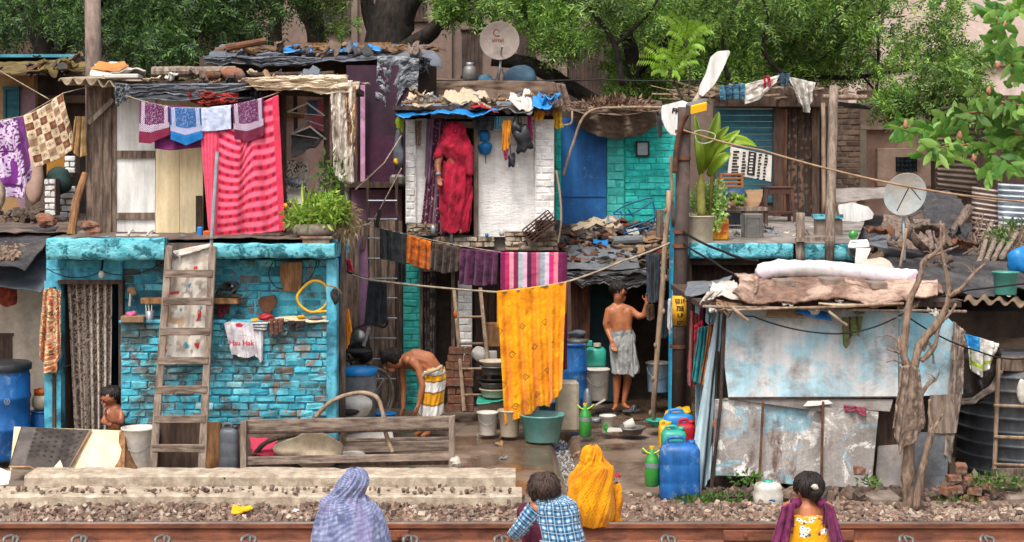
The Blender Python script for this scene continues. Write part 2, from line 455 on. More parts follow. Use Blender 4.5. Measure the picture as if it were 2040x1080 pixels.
def cloth(name,label,cat,top,bot,Y,cf,folds=4,amp=.03,flap=.12,nu=70,nv=70,seed=0,group=None,th=.006,parent=None,Yb=None,mat=None,rum=0,gather=1.,rag=0,phase=0,sharp=1.0,tagit=True):
 Yb=Y if Yb is None else Yb
 u=np.linspace(0,1,nu);Tp=polyat(top,u);Bp=polyat(bot,u)
 v=np.linspace(0,1,nv)
 U,V=np.meshgrid(u,v,indexing='ij')
 if rag:Bp=Bp+np.stack([u*0,rag*(fbm(u*14,u*0+seed,seed+3)-.5)*2],-1)
 PX=Tp[:,None,0]*(1-V)+Bp[:,None,0]*V
 PY=Tp[:,None,1]*(1-V)+Bp[:,None,1]*V
 YY=Y*(1-V)+Yb*V
 ph=2*PI*(folds*(U+.05*np.sin(3*U+seed))+phase+.06*np.sin(V*3+seed))
 w=np.sin(ph)+.45*np.sin(ph*1.9+seed)+.7*(fbm(U*folds*1.5,V*2,seed)-.5)
 D=amp*w*(.35+.65*V**.7)+amp*1.2*(fbm(U*5,V*5,seed+5)-.5)
 if rum:D=D+rum*(fbm(U*7+V*3,V*8-U*2,seed+31)-.5)*2+rum*.6*(np.abs(fbm(U*12-V*5,V*11+U*4,seed+41)-.5)*3-.3)
 X=(PX-CX)*YY/F;Z=CZ-(PY-HZ)*YY/F
 P=np.stack([X,YY+D,Z],-1)
 C=cf(U,V)
 if flap:
  k=6
  vf=np.linspace(1,0,k)[:-1]
  Pb=[]
  H=(Z[:,0]-Z[:,-1])*flap
  for q in vf:
   Pb.append(np.stack([X[:,0],P[:,0,1]+.035*np.sqrt(min(1,q*3)),Z[:,0]-H*q+(.012 if q<.4 else.0)],-1))
  P=np.concatenate([np.stack(Pb,1),P],1)
  C=np.concatenate([np.repeat(C[:,:1],k-1,1),C],1)
 m=MB();m.grid(P,C,th=th)
 o=m.build(name,mat or CM,parent,smooth=True)
 if parent is None and tagit:tag(o,label,cat,group)
 elif label:o['label']=label
 return o
def patch(P00,P10,P11,P01,nu=40,nv=30,amp=.05,fr=3,seed=0,droop=0,C=None,th=.01,rag=0,cf=None,mb=None):
 A,B,Cc,D=[np.array(p,float)for p in(P00,P10,P11,P01)]
 u=np.linspace(0,1,nu)[:,None,None];v=np.linspace(0,1,nv)[None,:,None]
 P=(A*(1-u)+B*u)*(1-v)+(D*(1-u)+Cc*u)*v
 U=u[...,0]+0*v[...,0];V=v[...,0]+0*u[...,0]
 L=np.linalg.norm(B-A);H=np.linalg.norm(D-A)
 n=fbm(U*L*fr,V*H*fr,seed)-.5;n2=fbm(U*L*fr,V*H*fr,seed+50)-.5
 P=P+np.stack([n2*amp*.6,n*amp*.8,n*amp*1.6],-1)
 if droop:P[...,2]-=droop*np.sin(PI*U)*np.ones_like(V)
 if rag:
  e=(fbm(U*L*9,U*0+seed,seed+9)-.5)*2*rag
  P=P+(A-D)/max(H,.01)*(e*(1-V))[...,None]
 m=mb or MB()
 m.grid(P,None if cf is None else cf(U,V),th=th)
 return m
def corr(P00,P10,P11,P01,waves,amp=.02,nv=6,th=.004,mb=None,seed=0):
 A,B,Cc,D=[np.array(p,float)for p in(P00,P10,P11,P01)]
 nu=waves*8+1
 u=np.linspace(0,1,nu)[:,None,None];v=np.linspace(0,1,nv)[None,:,None]
 P=(A*(1-u)+B*u)*(1-v)+(D*(1-u)+Cc*u)*v
 N=np.cross(B-A,D-A);N/=np.linalg.norm(N)
 P=P+N*amp*np.sin(u*waves*2*PI)+N*.03*(fbm(u[...,0]*4+0*v[...,0],v[...,0]*3+0*u[...,0],seed)-.5)[...,None]
 m=mb or MB();m.grid(P,th=th);return m
def brickwall(mb,px0,py0,px1,py1,Y,dep=.12,bw=.21,bh=.075,gap=.012,pro=.012,jit=.005,drop=0,mortar=None):
 x0,x1,z1,z0=wx(px0,Y),wx(px1,Y),wz(py0,Y),wz(py1,Y)
 mb.m=1;mb.bx(x0,x1,Y+pro,Y+dep,z0,z1);mb.m=0
 rows=max(1,round((z1-z0)/bh));bh=(z1-z0)/rows
 for r in range(rows):
  x=x0-(bw/2 if r%2 else 0)*random.uniform(.8,1.2)
  while x<x1-.02:
   w=bw*random.uniform(.85,1.1)
   a=max(x,x0)+gap/2;b=min(x+w,x1)-gap/2
   if b-a>.025 and random.random()>=drop:
    p=random.uniform(-.006,.008)
    mb.bx(a,b,Y-p,Y+pro+.02,z0+r*bh+gap/2,z0+(r+1)*bh-gap/2,jit=jit,bev=.008)
   x+=w
 return mb
def wire(name,label,cat,pts,r,mat,sag=0,n=24,group=None,parent=None):
 pts=[Vector(p)for p in pts];P=[]
 for a,b in zip(pts[:-1],pts[1:]):
  for i in range(n):
   t=i/n;P.append(a.lerp(b,t)-Vector((0,0,sag*4*t*(1-t))))
 P.append(pts[-1])
 m=MB().tube(P,r,5);o=m.build(name,mat,parent,smooth=True)
 if parent is None:tag(o,label,cat,group)
 return o
def spline(pts,n=8):
 pts=[Vector(p)for p in pts];Q=[pts[0]]+pts+[pts[-1]];out=[]
 for i in range(1,len(Q)-2):
  a,b,c,d=Q[i-1:i+3]
  for k in range(n):
   t=k/n
   out.append(.5*((2*b)+(c-a)*t+(2*a-5*b+4*c-d)*t*t+(3*b-a-3*c+d)*t**3))
 out.append(pts[-1]);return out
def text(body,size,loc,rot,mat,parent,name='lettering',ext=.002,align='CENTER',sx=1,bold=0):
 cu=bpy.data.curves.new(name,'FONT');cu.body=body;cu.size=size;cu.extrude=ext;cu.align_x=align;cu.align_y='CENTER'
 cu.offset=bold
 o=bpy.data.objects.new(name+'_tmp',cu);COL.objects.link(o)
 dg=bpy.context.evaluated_depsgraph_get();dg.update()
 me=bpy.data.meshes.new_from_object(o.evaluated_get(dg));bpy.data.objects.remove(o)
 me.materials.clear();me.materials.append(mat)
 t=bpy.data.objects.new(name,me);COL.objects.link(t)
 t.parent=parent;t.location=Vector(loc)-ORG[parent.name];t.rotation_euler=rot;t.scale=(sx,1,1)
 ORG[t.name]=ORG[parent.name]
 return t
def bucket(name,label,cat,px,pyb,Y,r,h,mat,taper=.8,rim=.012,handle=True,group=None,lid=None,inner=None,elong=1):
 c=W(px,pyb,Y);t=thing(name,label,cat,c,group)
 m=MB()
 m.lathe([(0,0),(r*taper*.97,0),(r*taper,.01),(r*(taper+(1-taper)*.8),h*.8),(r*(taper+(1-taper)*.82)+.004,h*.81),(r,h-.02),(r+rim,h-.015),(r+rim,h),(r-.006,h),(r*taper-.01,.015),(0,.012)],c,28)
 m.build('body',mat,t,True)
 if handle:
  P=[c+Vector((r*math.cos(a)*1.02,-abs(math.sin(a))*r*.9-.01 if 0 else-r*1.02*math.sin(a),h*.93-math.sin(a)*h*.45))for a in np.linspace(0,PI,15)]
  MB().tube(P,.0035,5).build('handle',M['steel'],t,True)
 if lid is not None:
  MB().lathe([(0,h+.02),(r*.9,h+.018),(r+rim+.006,h+.006),(r+rim+.006,h-.012),(r+rim+.002,h-.012)],c,28).build('lid',lid,t,True)
 return t
def jerrycan(name,label,px,pyb,Y,w,d,h,mat,capmat,rot=0,group=None):
 c=W(px,pyb,Y);t=thing(name,label,'jerrycan',(0,0,0),group)
 def ring(k,z,rr=.28):
  out=[]
  for i in range(28):
   a=2*PI*i/28;ca,sa=math.cos(a),math.sin(a);e=.52
   out.append((w/2*k*math.copysign(abs(ca)**e,ca),d/2*k*math.copysign(abs(sa)**e,sa),z))
  return out
 Zs=[(0,.001),(.9,0),(1,.03),(1,h*.3),(.985,h*.32),(1,h*.34),(1,h*.62),(.985,h*.64),(1,h*.66),(.99,h*.86),(.86,h*.95),(.5,h*.985),(0.01,h*.985)]
 P=np.array([ring(k,z)for k,z in Zs]).transpose(1,0,2);P=np.concatenate([P,P[:1]])
 m=MB();m.grid(P)
 m.tube(spline([(-w*.3,0,h*.93),(-w*.28,0,h*1.06),(w*.08,0,h*1.07),(w*.12,0,h*.95)],5),.016,8)
 m.build('body',mat,t,True)
 MB().lathe([(.03,0),(.034,0),(.034,.035),(0,.037)],(w*.3,0,h*.96),14).build('cap',capmat,t,True)
 t.location=c;t.rotation_euler=(0,0,rot);ORG[t.name]=c
 return t
def leaves(mb,P,D,N,L,Wd,fold=.0):
 P=np.asarray(P);L=np.asarray(L)[:,None];Wd=np.asarray(Wd)[:,None]
 a=P;b=P+D*L*.42+N*Wd*.5;c=P+D*L;d=P+D*L*.42-N*Wd*.5
 if fold:
  up=np.cross(D,N);b=b+up*Wd*fold;d=d+up*Wd*fold
 V=np.stack([a,b,c,d],1).reshape(-1,3);n=len(P)
 i=np.arange(n)*4
 mb._add(V,[tuple(int(x)for x in q)for q in np.stack([i,i+1,i+2,i+3],1)])
def unit(a):return a/np.maximum(np.linalg.norm(a,axis=-1,keepdims=True),1e-9)
def sprays(mb,C,spread,n,L=.22,leaf=.06,lw=.016,k=9,droop=.5,out=True):
 m=len(C)
 o=unit(rng.normal(size=(m*n,3)));r=rng.random(m*n)**.45
 sp=np.repeat(spread,n)
 B=np.repeat(C,n,0)+o*(sp*r)[:,None]*np.array([1,1,.75])
 D=unit(o*.7+rng.normal(size=o.shape)*.6+np.array([0,0,-droop]))
 S=unit(np.cross(D,rng.normal(size=D.shape)))
 t=np.linspace(.1,1,k)
 LL=L*(.6+.8*rng.random(m*n))
 PP=[];DD=[];NN=[]
 for j,tj in enumerate(t):
  for sg in(-1,1):
   p=B+D*(LL*tj)[:,None]+np.array([0,0,-.25])*(LL*tj**2)[:,None]
   d=unit(D*.75+S*sg*.8+rng.normal(size=D.shape)*.12)
   PP.append(p);DD.append(d);NN.append(unit(np.cross(d,np.cross(D,S))+1e-3))
 P=np.concatenate(PP);D2=np.concatenate(DD);N2=np.concatenate(NN)
 q=len(P)
 leaves(mb,P,D2,N2,leaf*(.7+.6*rng.random(q)),lw*(.8+.5*rng.random(q)))
cd=bpy.data.cameras.new('camera');cam=bpy.data.objects.new('camera',cd);COL.objects.link(cam)
cam.location=(0,0,CZ);cam.rotation_euler=(R(90),0,0)
cd.lens=F/2040*36;cd.sensor_width=36;cd.shift_y=-(540-HZ)/2040;cd.clip_end=1000;cd.clip_start=.1
scene.camera=cam
scene.view_settings.view_transform='Standard';scene.view_settings.look='None';scene.view_settings.gamma=1
scene.view_settings.exposure=EXPO
wd=bpy.data.worlds.new('World');scene.world=wd;wd.use_nodes=True
nt=wd.node_tree;bg=nt.nodes['Background']
sky=nt.nodes.new('ShaderNodeTexSky');sky.sky_type='NISHITA';sky.sun_disc=False
SEL,SAZ=58,200
sky.sun_elevation=R(SEL);sky.sun_rotation=R(SAZ);sky.dust_density=5;sky.air_density=1.2;sky.ozone_density=.6
hs=nt.nodes.new('ShaderNodeHueSaturation');hs.inputs['Saturation'].default_value=.35
nt.links.new(sky.outputs[0],hs.inputs['Color']);nt.links.new(hs.outputs[0],bg.inputs['Color']);bg.inputs['Strength'].default_value=.15
sl=bpy.data.lights.new('sun','SUN');so=bpy.data.objects.new('sun',sl);COL.objects.link(so)
sl.energy=1.25;sl.angle=R(11);sl.color=(1,.95,.87)
dvec=Vector((math.sin(R(SAZ))*math.cos(R(SEL)),math.cos(R(SAZ))*math.cos(R(SEL)),math.sin(R(SEL))))
so.rotation_euler=dvec.to_track_quat('Z','Y').to_euler();so.location=(0,0,15)
def axis(core0,core1,step,far):
 a=np.arange(core0,core1+step/2,step);k=[1.1,1.3,2,4,8,16,40,far]
 return np.r_[[core0-x for x in k[::-1]],a,[core1+x for x in k]]
gx=axis(-7.2,8.2,.05,220);gy=axis(10.6,20.5,.05,220)
GX,GY=np.meshgrid(gx,gy,indexing='ij')
inside=(GX>-7.3)&(GX<8.3)&(GY>10.5)&(GY<20.6)
drain_x=0.58+.0*GY
g=(fbm(GX*2,GY*2,3)-.5)*.035+(fbm(GX*8,GY*8,8)-.5)*.012
wetmask=np.clip((GY-13.4)/.4,0,1)
g=g*(1-.45*wetmask)
dd=np.abs(GX-(.62-.02*(GY-14)))
g=g-.13*np.clip(1.5-dd/.09,0,1)*((GY>13.3)&(GY<17.8))
g=np.where(inside,g,-.06)
g=g-.05*np.clip((13.2-GY)/1.2,0,1)*inside
wc=np.zeros(GX.shape+(3,));wc[...,0]=wetmask*np.clip(2.2-np.abs(GX-.9)/1.6,0,1)*np.clip((fbm(GX*1.3,GY*1.3,21)-.3)*6,0,1)
wc[...,1]=np.clip((13.4-GY)/.3,0,1)
s_=NT('ground_mud')
at=s_.n('ShaderNodeAttribute',attribute_name='Col');sep=s_.n('ShaderNodeSeparateColor');s_.l(at.outputs['Color'],sep.inputs[0])
v_=s_.co()
c_=s_.ramp(s_.noise(v_,1.6,9,.7),[(.3,lin('8f7c6b')),(.7,lin('5f4f43'))])
c_=s_.mix(s_.ramp(s_.noise(v_,5,8,.7),[(.55,0.),(.7,1.)]),c_,lin('9c8b7c'))
wm=s_.n('ShaderNodeMath',operation='MULTIPLY');s_.l(sep.outputs[0],wm.inputs[0]);s_.l(s_.ramp(s_.noise(v_,1.1,6,.6),[(.3,0.),(.5,1.)]),wm.inputs[1])
c_=s_.mix(wm.outputs[0],c_,s_.mix(1.,c_,(.66,.58,.52),'MULTIPLY'))
s_.l(c_,s_.b.inputs['Base Color'])
s_.l(s_.mix(wm.outputs[0],(.9,.9,.9),(.07,.07,.07)),s_.b.inputs['Roughness'])
bp=s_.bump(s_.noise(v_,18,8,.75),.5,.02)
s_.l(s_.mix(wm.outputs[0],(.5,.5,.5),(.12,.12,.12)),bp.inputs['Strength'])
m=MB();m.grid(np.stack([GX,GY,g],-1),wc)
tag(m.build('ground',s_.m,loc=(0,0,0),smooth=True),'brown muddy ground, wet in the alley','ground',kind='structure')
s_=NT('drain_water');v_=s_.co('Object',(6,1.2,1))
c_=s_.ramp(s_.noise(v_,5,6,.7,1),[(.45,lin('3b3330')),(.62,lin('c9c6c2'))])
s_.l(c_,s_.b.inputs['Base Color']);s_.set(Roughness=.15);s_.bump(s_.noise(v_,7,4),.3,.01)
m=MB()
for i in range(8):
 y0=13.4+i*.5;m.bx(.62-.02*(y0-14)-.12,.62-.02*(y0-14)+.12,y0,y0+.5,-.1,-.085)
tag(m.build('drain_water',s_.m),'narrow open drain of grey running water down the alley','water',kind='structure')
def rocks(mb,P,S,seed=0):
 base=[]
 for k in range(8):
  r2=np.random.default_rng(seed+k)
  v=np.array([(sx,sy,sz)for sx in(-1,1)for sy in(-1,1)for sz in(-1,1)],float)
  v=v*(.55+.45*r2 .random((8,3)));base.append(v)
 Fq=np.array([(0,1,3,2),(4,6,7,5),(0,4,5,1),(2,3,7,6),(0,2,6,4),(1,5,7,3)])
 n=len(P);V=np.zeros((n,8,3))
 for i in range(n):
  e=Euler(rng.random(3)*6.28).to_matrix()
  V[i]=(base[i%8]*S[i]*np.array([1.2,1,.75]))@np.array(e).T+P[i]
 Fc=(Fq[None]+(np.arange(n)*8)[:,None,None]).reshape(-1,4)
 mb._add(V.reshape(-1,3),[tuple(int(x)for x in q)for q in Fc])
def rockfield(n,x0,x1,y0,y1,s0,s1,z0=-.02,zf=None):
 x=rng.uniform(x0,x1,n);y=rng.uniform(y0,y1,n);s=rng.uniform(s0,s1,n)
 z=np.full(n,z0)+rng.uniform(0,.035,n)
 if zf:z=z+zf(x,y)
 return np.stack([x,y,z],1),s
M['ballast']=islmat('ballast',[(0,'5e4f48'),(.2,'9a7d6c'),(.4,'7a6256'),(.6,'b89c88'),(.8,'52443e'),(.92,'cdbba8'),(1,'8a7568')],scale=10,bump=.6)
m=MB()
P,S=rockfield(9500,-5.4,5.6,12.15,13.5,.012,.03,-.035,lambda x,y:.03*vnoise(x*2,y*2,5)*1.5);rocks(m,P,S)
P,S=rockfield(2200,-5.4,5.6,10.7,12.,.016,.034,-.05);rocks(m,P,S,3)
P,S=rockfield(300,-4.6,.2,13.75,14.2,.012,.028,0);rocks(m,P,S,5);P,S=rockfield(150,-4.8,.0,13.5,13.72,.01,.022,.11);rocks(m,P,S,6);P,S=rockfield(700,-5.2,5,13.1,13.5,.014,.03,.0);rocks(m,P,S,7)
P,S=rockfield(600,.2,5.8,13.4,14.0,.01,.03,-.02);rocks(m,P,S,9)
tag(m.build('track_ballast',M['ballast'],loc=(0,12.5,0)),'pinkish grey crushed stone ballast beside the rail','gravel',kind='stuff')
rail=thing('rail','long rusty brown steel rail running across the foreground','rail',(0,12,.02))
RY=12.0
prof=[(-.068,.02),(-.068,.032),(-.02,.047),(-.011,.06),(-.009,.14),(-.033,.158),(-.035,.19),(-.028,.197),(.028,.197),(.035,.19),(.033,.158),(.009,.14),(.011,.06),(.02,.047),(.068,.032),(.068,.02)]
def raily(x):return RY+.0*x
xs=np.linspace(-6,6,2)
m=MB();P=np.array([[(x,RY+a,b)for(a,b)in prof+[prof[0]]]for x in xs]);m.m=0;m.grid(P[::-1]);
m.build('web',M['rust_rail'],rail)
m=MB();m.bx(-6,6,RY-.0275,RY+.0275,.19,.2,bev=.003);m.build('running_surface',M['rail_top'],rail)
fp=MB()
for x0,x1 in((wx(775,12),wx(815,12)),(wx(1440,12),wx(1700,12))):
 fp.bx(x0,x1,RY-.034,RY-.012,.055,.142,bev=.006)
 for k in range(3 if x1-x0>.5 else 1):
  bxp=x0+(x1-x0)*(k+.5)/(3 if x1-x0>.5 else 1)
  fp.lathe([(0,0),(.016,0),(.016,.02),(0,.022)],(bxp,RY-.033,.1),6,M=Matrix.Rotation(R(90),3,'X'))
fp.build('fish_plate',M['rust_rail'],rail)
clip0=None
for px in(30,165,330,500,655,1330,820,1000,1800,1960,1610):
 x=wx(px,11.95);
 if clip0 is None:
  clip0=thing('rail_clip','bent grey spring clip holding down the rusty rail','clip',(x,11.93,.03),'spring clips along the foot of the rail')
  P=spline([(x-.05,11.84,.05),(x-.055,11.86,.1),(x-.01,11.93,.105),(x+.01,11.86,.06),(x+.035,11.84,.055),(x+.05,11.87,.095),(x+.01,11.94,.1)],5)
  MB().tube(P,.014,7).build('spring',M['steel_dull'],clip0,True)
  MB().bx(x-.08,x+.08,11.84,11.97,.02,.034,bev=.004).build('base_plate',M['rust'],clip0)
  cx0=x
 else:
  c=copy_tree(clip0);c.location.x=x
sl0=None
for i in range(-9,10):
 x=i*.62+.08
 if sl0 is None:
  o=MB().box((x,11.4,-.05),(.25,2.2,.14),bev=.015).build('railway_sleeper',M['concrete_grey'])
  sl0=tag(o,'pale concrete sleeper bedded in ballast under the rail','sleeper','concrete sleepers under the rail')
 else:
  c=sl0 .copy();COL.objects.link(c);c.location.x=x
def beam(px0,px1,y0,y1,z0,z1,label,tilt=0):
 Ym=y0
 m=MB();n=24;x0,x1=wx(px0,Ym),wx(px1,Ym)
 prof=[(y0,z0),(y0,z1-.02),(y0+.02,z1),(y1-.02,z1),(y1,z1-.02),(y1,z0)]
 X=np.linspace(x0,x1,160);P=np.zeros((160,len(prof),3))
 for i,x in enumerate(X):
  for j,(a,b)in enumerate(prof):
   P[i,j]=(x,a+.014*nz(x*3,j*3.1)+.01*nz(x*11,j*2),b+.012*nz(x*3,j*2.2,5)-.02*max(0,nz(x*7,j*5,3))+tilt*(x-x0))
 m.grid(P[::-1])
 m._add([P[0,j]for j in range(6)],[(0,1,2,3,4,5)]);m._add([P[-1,j]for j in range(6)],[(5,4,3,2,1,0)])
 return tag(m.build('concrete_beam',M['concrete'],smooth=False),label,'beam','old concrete beams lying along the track')
beam(48,1027,14.2,14.62,-.02,.145,'long pale concrete beam behind, closer to the blue brick house')
beam(-60,1040,13.5,13.9,-.04,.105,'long pale concrete beam in front, beside the ballast')
for(a,b,c_,d,y,l)in((1500,1610,985,1008,13.9,'flat broken concrete slab under the white water can'),(1735,1795,990,1030,13.55,'squarish grey stone block at the foot of the dead tree'),(2008,2060,990,1020,13.6,'grey stone slab at the right edge of the picture')):
 o=MB().pb(a,c_,b,d,y,.28,bev=.02,jit=.012).build('stone_block',M['stone']);tag(o,l,'stone')
tag(MB().pb(1665,1008,1727,1022,13.6,.1,bev=.01).build('concrete_strip',M['concrete_grey']),'short grey concrete strip on the gravel near the yellow kurta','slab')
tag(MB().sph(W(908,920,14.75),(.06,.06,.055),lump=.4).build('stone',M['foam']),'pale round stone at the right foot of the wooden bench','stone')
tag(patch(W(462,1018,13),W(505,1018,13),W(500,1006,13.1),W(465,1006,13.1),12,8,.05,9).build('wrapper',M['plastic_yellow']),'crumpled yellow wrapper lying on the ballast','litter')
M['blue_brick']=islmat('blue_brick',[(0,'45aec6'),(.3,'58c0d4'),(.55,'3ba0ba'),(.8,'74cbdb'),(.93,'4a9fb4'),(.97,'8a7668'),(1,'9ad8e2')],scale=12,worn='7a6f68',wsc=6,wlo=.54,whi=.57,dirt='4a5452',dsc=2.2,dlo=.5,dhi=.58)
M['blue_plaster']=pm('blue_plaster','68bed4','43a0bc',3.5,rough=.85,bump=.6,streak=.25,dirt='2f6678',dsc=2.6,dlo=.46,dhi=.58)
M['slab_paint']=pm('slab_paint','86d6e2','58b4c4',9,(1,1,1.6),rough=.85,bump=1.,bsc=22,bd=.03,dirt='2f7480',dsc=8,dlo=.5,dhi=.56,grime=.3)
M['mortar_teal']=pm('mortar_teal','4a9db2','4f6a70',6,rough=.95,bump=.6)
BH=15.3
H1=thing('blue_brick_house','turquoise painted brick house with slab roof and curtained doorway','house',(wx(380,BH),BH,0))
m=MB();brickwall(m,240,644,656,846,BH-.12,.3,bh=.072,bw=.19,pro=.018,jit=.009,drop=.02);m.build('brick_wall',[M['blue_brick'],M['mortar_teal']],H1)
m=MB();brickwall(m,243,517,668,644,BH+.1,.2,bh=.085,bw=.22,pro=.007,jit=.005,drop=.25);m.build('upper_wall',[M['blue_brick'],M['blue_plaster']],H1)
m=MB();brickwall(m,92,517,243,562,BH+.05,.2,bh=.12,bw=.5,pro=.006,jit=.004);m.pb(88,560,121,940,BH+.02,.2);m.build('lintel',[M['blue_plaster'],M['blue_plaster']],H1)
m=MB();m.pb(236,638,656,645,BH-.14,.3,bev=.01);m.pb(650,515,671,945,BH-.16,.18,bev=.012);m.build('ledge',M['blue_plaster'],H1)
m=MB();m.pb(243,846,660,945,BH-.1,.25);m.build('plinth',M['mud'],H1)
m=MB();m.bx(wx(92,BH),wx(92,BH)+.12,BH+.27,BH+2.6,0,2.12);m.prism([(wx(656,BH),BH+.14,0),(wx(668,BH)-.01,BH+.14,0),(wx(668,BH)-.01,BH+.14,2.14),(wx(656,BH),BH+.14,2.14)],0,off=(-.36,2.5,0));m.bx(wx(92,BH),wx(648,BH)-.3,BH+2.6,BH+2.72,0,2.12)
m.build('side_wall',M['blue_plaster'],H1)
m=MB()
def roughslab(mb,px0,px1,py0,py1,Y,yb,nu=90):
 x0,x1=wx(px0,Y),wx(px1,Y);z1,z0=wz(py0,Y),wz(py1,Y)
 X=np.linspace(x0,x1,nu);prof=[(yb,z0),(Y+.03,z0),(Y,z0+.015),(Y-.006,(z0*2+z1)/3),(Y-.004,(z0+z1*2)/3),(Y,z1-.015),(Y+.03,z1),(Y+.3,z1),(yb,z1)]
 P=np.zeros((nu,len(prof),3))
 for i,x in enumerate(X):
  for j,(a,b)in enumerate(prof):
   w=1 if j<7 else.3
   P[i,j]=(x,a+w*.02*nz(x*5,j*.9),b+w*.018*nz(x*6+7,j*.8,4))
 mb.grid(P[::-1]);mb._add(P[0],[tuple(range(len(prof)))[::1]]);mb._add(P[-1],[tuple(range(len(prof)))[::-1]])
roughslab(m,92,327,475,518,15.0,18.0)
m.build('roof_slab',M['slab_paint'],H1,True)
m=MB();roughslab(m,424,666,486,515,15.0,16.4);m.build('roof_slab',M['slab_paint'],H1,True)
m=MB();m.bx(wx(327,15),wx(424,15),15.12,18,2.17,2.3);m.build('roof_slab',M['mud'],H1)
tag(patch((wx(95,15),15.12,2.352),(wx(662,15),15.12,2.352),(wx(676,17.9),17.9,2.37),(wx(60,16),18,2.37),70,30,.03,5).build('terrace_floor',M['mud']),'brown earth floor of the terrace on top of the turquoise house','floor',kind='structure')
m=MB();m.bar(W(112,745,BH+.05),W(150,745,BH+.3),.02)if 0 else None
m=MB();c0=W(110,572,BH-.02);c1=W(150,566,BH+.35)
m._add([tuple(W(104,572,BH)),tuple(W(150,562,BH+.4)),tuple(W(150,900,BH+.4)),tuple(W(104,935,BH)),tuple(W(104,572,BH)+Vector((.03,.0,0))),tuple(W(150,562,BH+.4)+Vector((.03,0,0))),tuple(W(150,900,BH+.4)+Vector((.03,0,0))),tuple(W(104,935,BH)+Vector((.03,0,0)))],[(0,3,2,1),(4,5,6,7),(0,1,5,4),(3,7,6,2),(1,2,6,5),(0,4,7,3)])
d=m.build('door',M['wood_dark'],H1)
m=MB();m.bar(W(112,735,BH-.03),W(148,725,BH+.25),.015);m.bar(W(112,745,BH-.03),W(112,725,BH-.03),.02);m.build('bolt',M['steel'],d)
m=MB();m.pb(236,560,244,850,BH+.0,.1);m.pb(115,558,244,566,BH+.0,.12);m.build('door_frame',M['wood_dark'],H1)
def leop(U,V):
 a=np.array(lin('8f7f72'));b=np.array(lin('33241f'));w=np.array(lin('cfc4b5'))
 n=vnoise(U*60,V*170,5);st=.5+.5*np.sin(U*2*PI*6.2)
 t=np.clip((n-.62+.45*st)*5,0,1)[...,None]
 C=b*(1-t)+a*t
 e=(np.abs(((U*6.2+.25)%1)-.5)<.05)[...,None]*(vnoise(U*90,V*90,3)>.35)[...,None]
 return C*(1-e*.8)+w*e*.8
cloth('door_curtain','brown and cream speckled striped curtain hanging in the turquoise house doorway','curtain',[(134,561),(224,561)],[(150,895),(222,905)],BH+.12,leop,6,.025,0,nu=110,nv=220,seed=3)
def floral(U,V):
 C=solid('c9a583','a8644a',9,4)(U,V)
 for(sd,col,th,sc)in((7,'d9772f',.72,16),(9,'4e6e3c',.76,18),(13,'d24a3a',.77,15),(15,'3f3a38',.75,22),(17,'e8cfa4',.72,20)):
  k=(vnoise(U*sc,V*sc*4,sd)>th)[...,None];C=C*(1-k)+np.array(lin(col))*k
 return C
cloth('floral_dress','floral orange and cream dress hanging beside the dark wooden door','dress',[(86,578),(100,572),(122,580)],[(77,690),(90,745),(112,742),(122,690)],BH-.1,floral,4,.03,0,nu=60,nv=140,seed=8)
sh=thing('wooden_shelf','plain wooden shelf plank fixed across the turquoise wall','shelf',W(380,600,BH-.05))
MB().pb(280,594,474,606,BH-.12,.2,bev=.005).build('plank',M['wood_tan'],sh)
m=MB();m.bar(W(300,606,BH),W(300,625,BH+.1),.02);m.bar(W(455,606,BH),W(455,625,BH+.1),.02);m.build('bracket',M['wood_tan'],sh)
def shoe(label,px,py,Y,mat,rz=0,rx=0,L=.24,name='slipper',group=None):
 c=W(px,py,Y);t=thing(name,label,'shoe',(0,0,0),group)
 P=[]
 for i in range(20):
  a=2*PI*i/20;x=math.cos(a)*L/2;w=.042 if x>0 else.034
  P.append((x,math.sin(a)*w*(1-.12*math.cos(a*2)),0))
 m=MB();n=20;V=[(p[0],p[1],0)for p in P]+[(p[0],p[1],.022)for p in P]
 m._add(V,[tuple(range(n))[::-1],tuple(range(n,2*n))]+[(i,(i+1)%n,(i+1)%n+n,i+n)for i in range(n)]);m.build('sole',mat,t)
 m=MB();m.tube(spline([(L*.0,-.042,.01),(L*.12,-.02,.06),(L*.2,0,.062),(L*.12,.02,.06),(0,.042,.01)],5),.013,6);m.build('strap',mat,t,True)
 t.location=c;t.rotation_euler=(rx,0,rz);ORG[t.name]=c
 return t
shoe('black slipper lying flat at the left of the shelf shoes',432,590,BH-.07,M['rubber'],.4)
shoe('black slipper propped upright behind on the wall shelf',448,572,BH-.02,M['rubber'],1.2,1.2)
shoe('black slipper leaning upright at the right of the shelf pile',462,570,BH-.0,M['plastic_grey'],1.7,1.3)
shoe('worn black slipper at the right end of the wall shelf',462,590,BH-.09,M['rubber'],-.3)
shoe('left white sandal on the terrace above the turquoise slab',255,470,15.5,M['plastic_white'],.3,name='sandal')
shoe('right white sandal on the terrace above the turquoise slab',297,471,15.5,M['plastic_white'],-.3,name='sandal')
def ladder(name,label,tl,tr,bl,br,rungs,mat,w=.055,rw=.05,cat='ladder',rungmat=None,round_=False,group=None):
 a,b,c,d=[W(*q)for q in(tl,tr,bl,br)]
 t=thing(name,label,cat,(c+d)/2,group)
 for p,q in((a,c),(b,d)):
  m=MB();(m.tube([p,q],w/2,8)if round_ else m.bar(q,p,w,w*.7,jit=.002,bev=.006));m.build('side_rail',mat,t)
 for k in rungs:
  p=a.lerp(c,k);q=b.lerp(d,k);e=(q-p).normalized()*.02
  m=MB();(m.tube([p-e,q+e],rw/2,7)if round_ else m.bar(p-e+Vector((0,-.025,0)),q+e+Vector((0,-.025,0)),rw,.025,up=(0,1,0),jit=.002,bev=.004))
  m.build('rung',rungmat or mat,t)
 return t
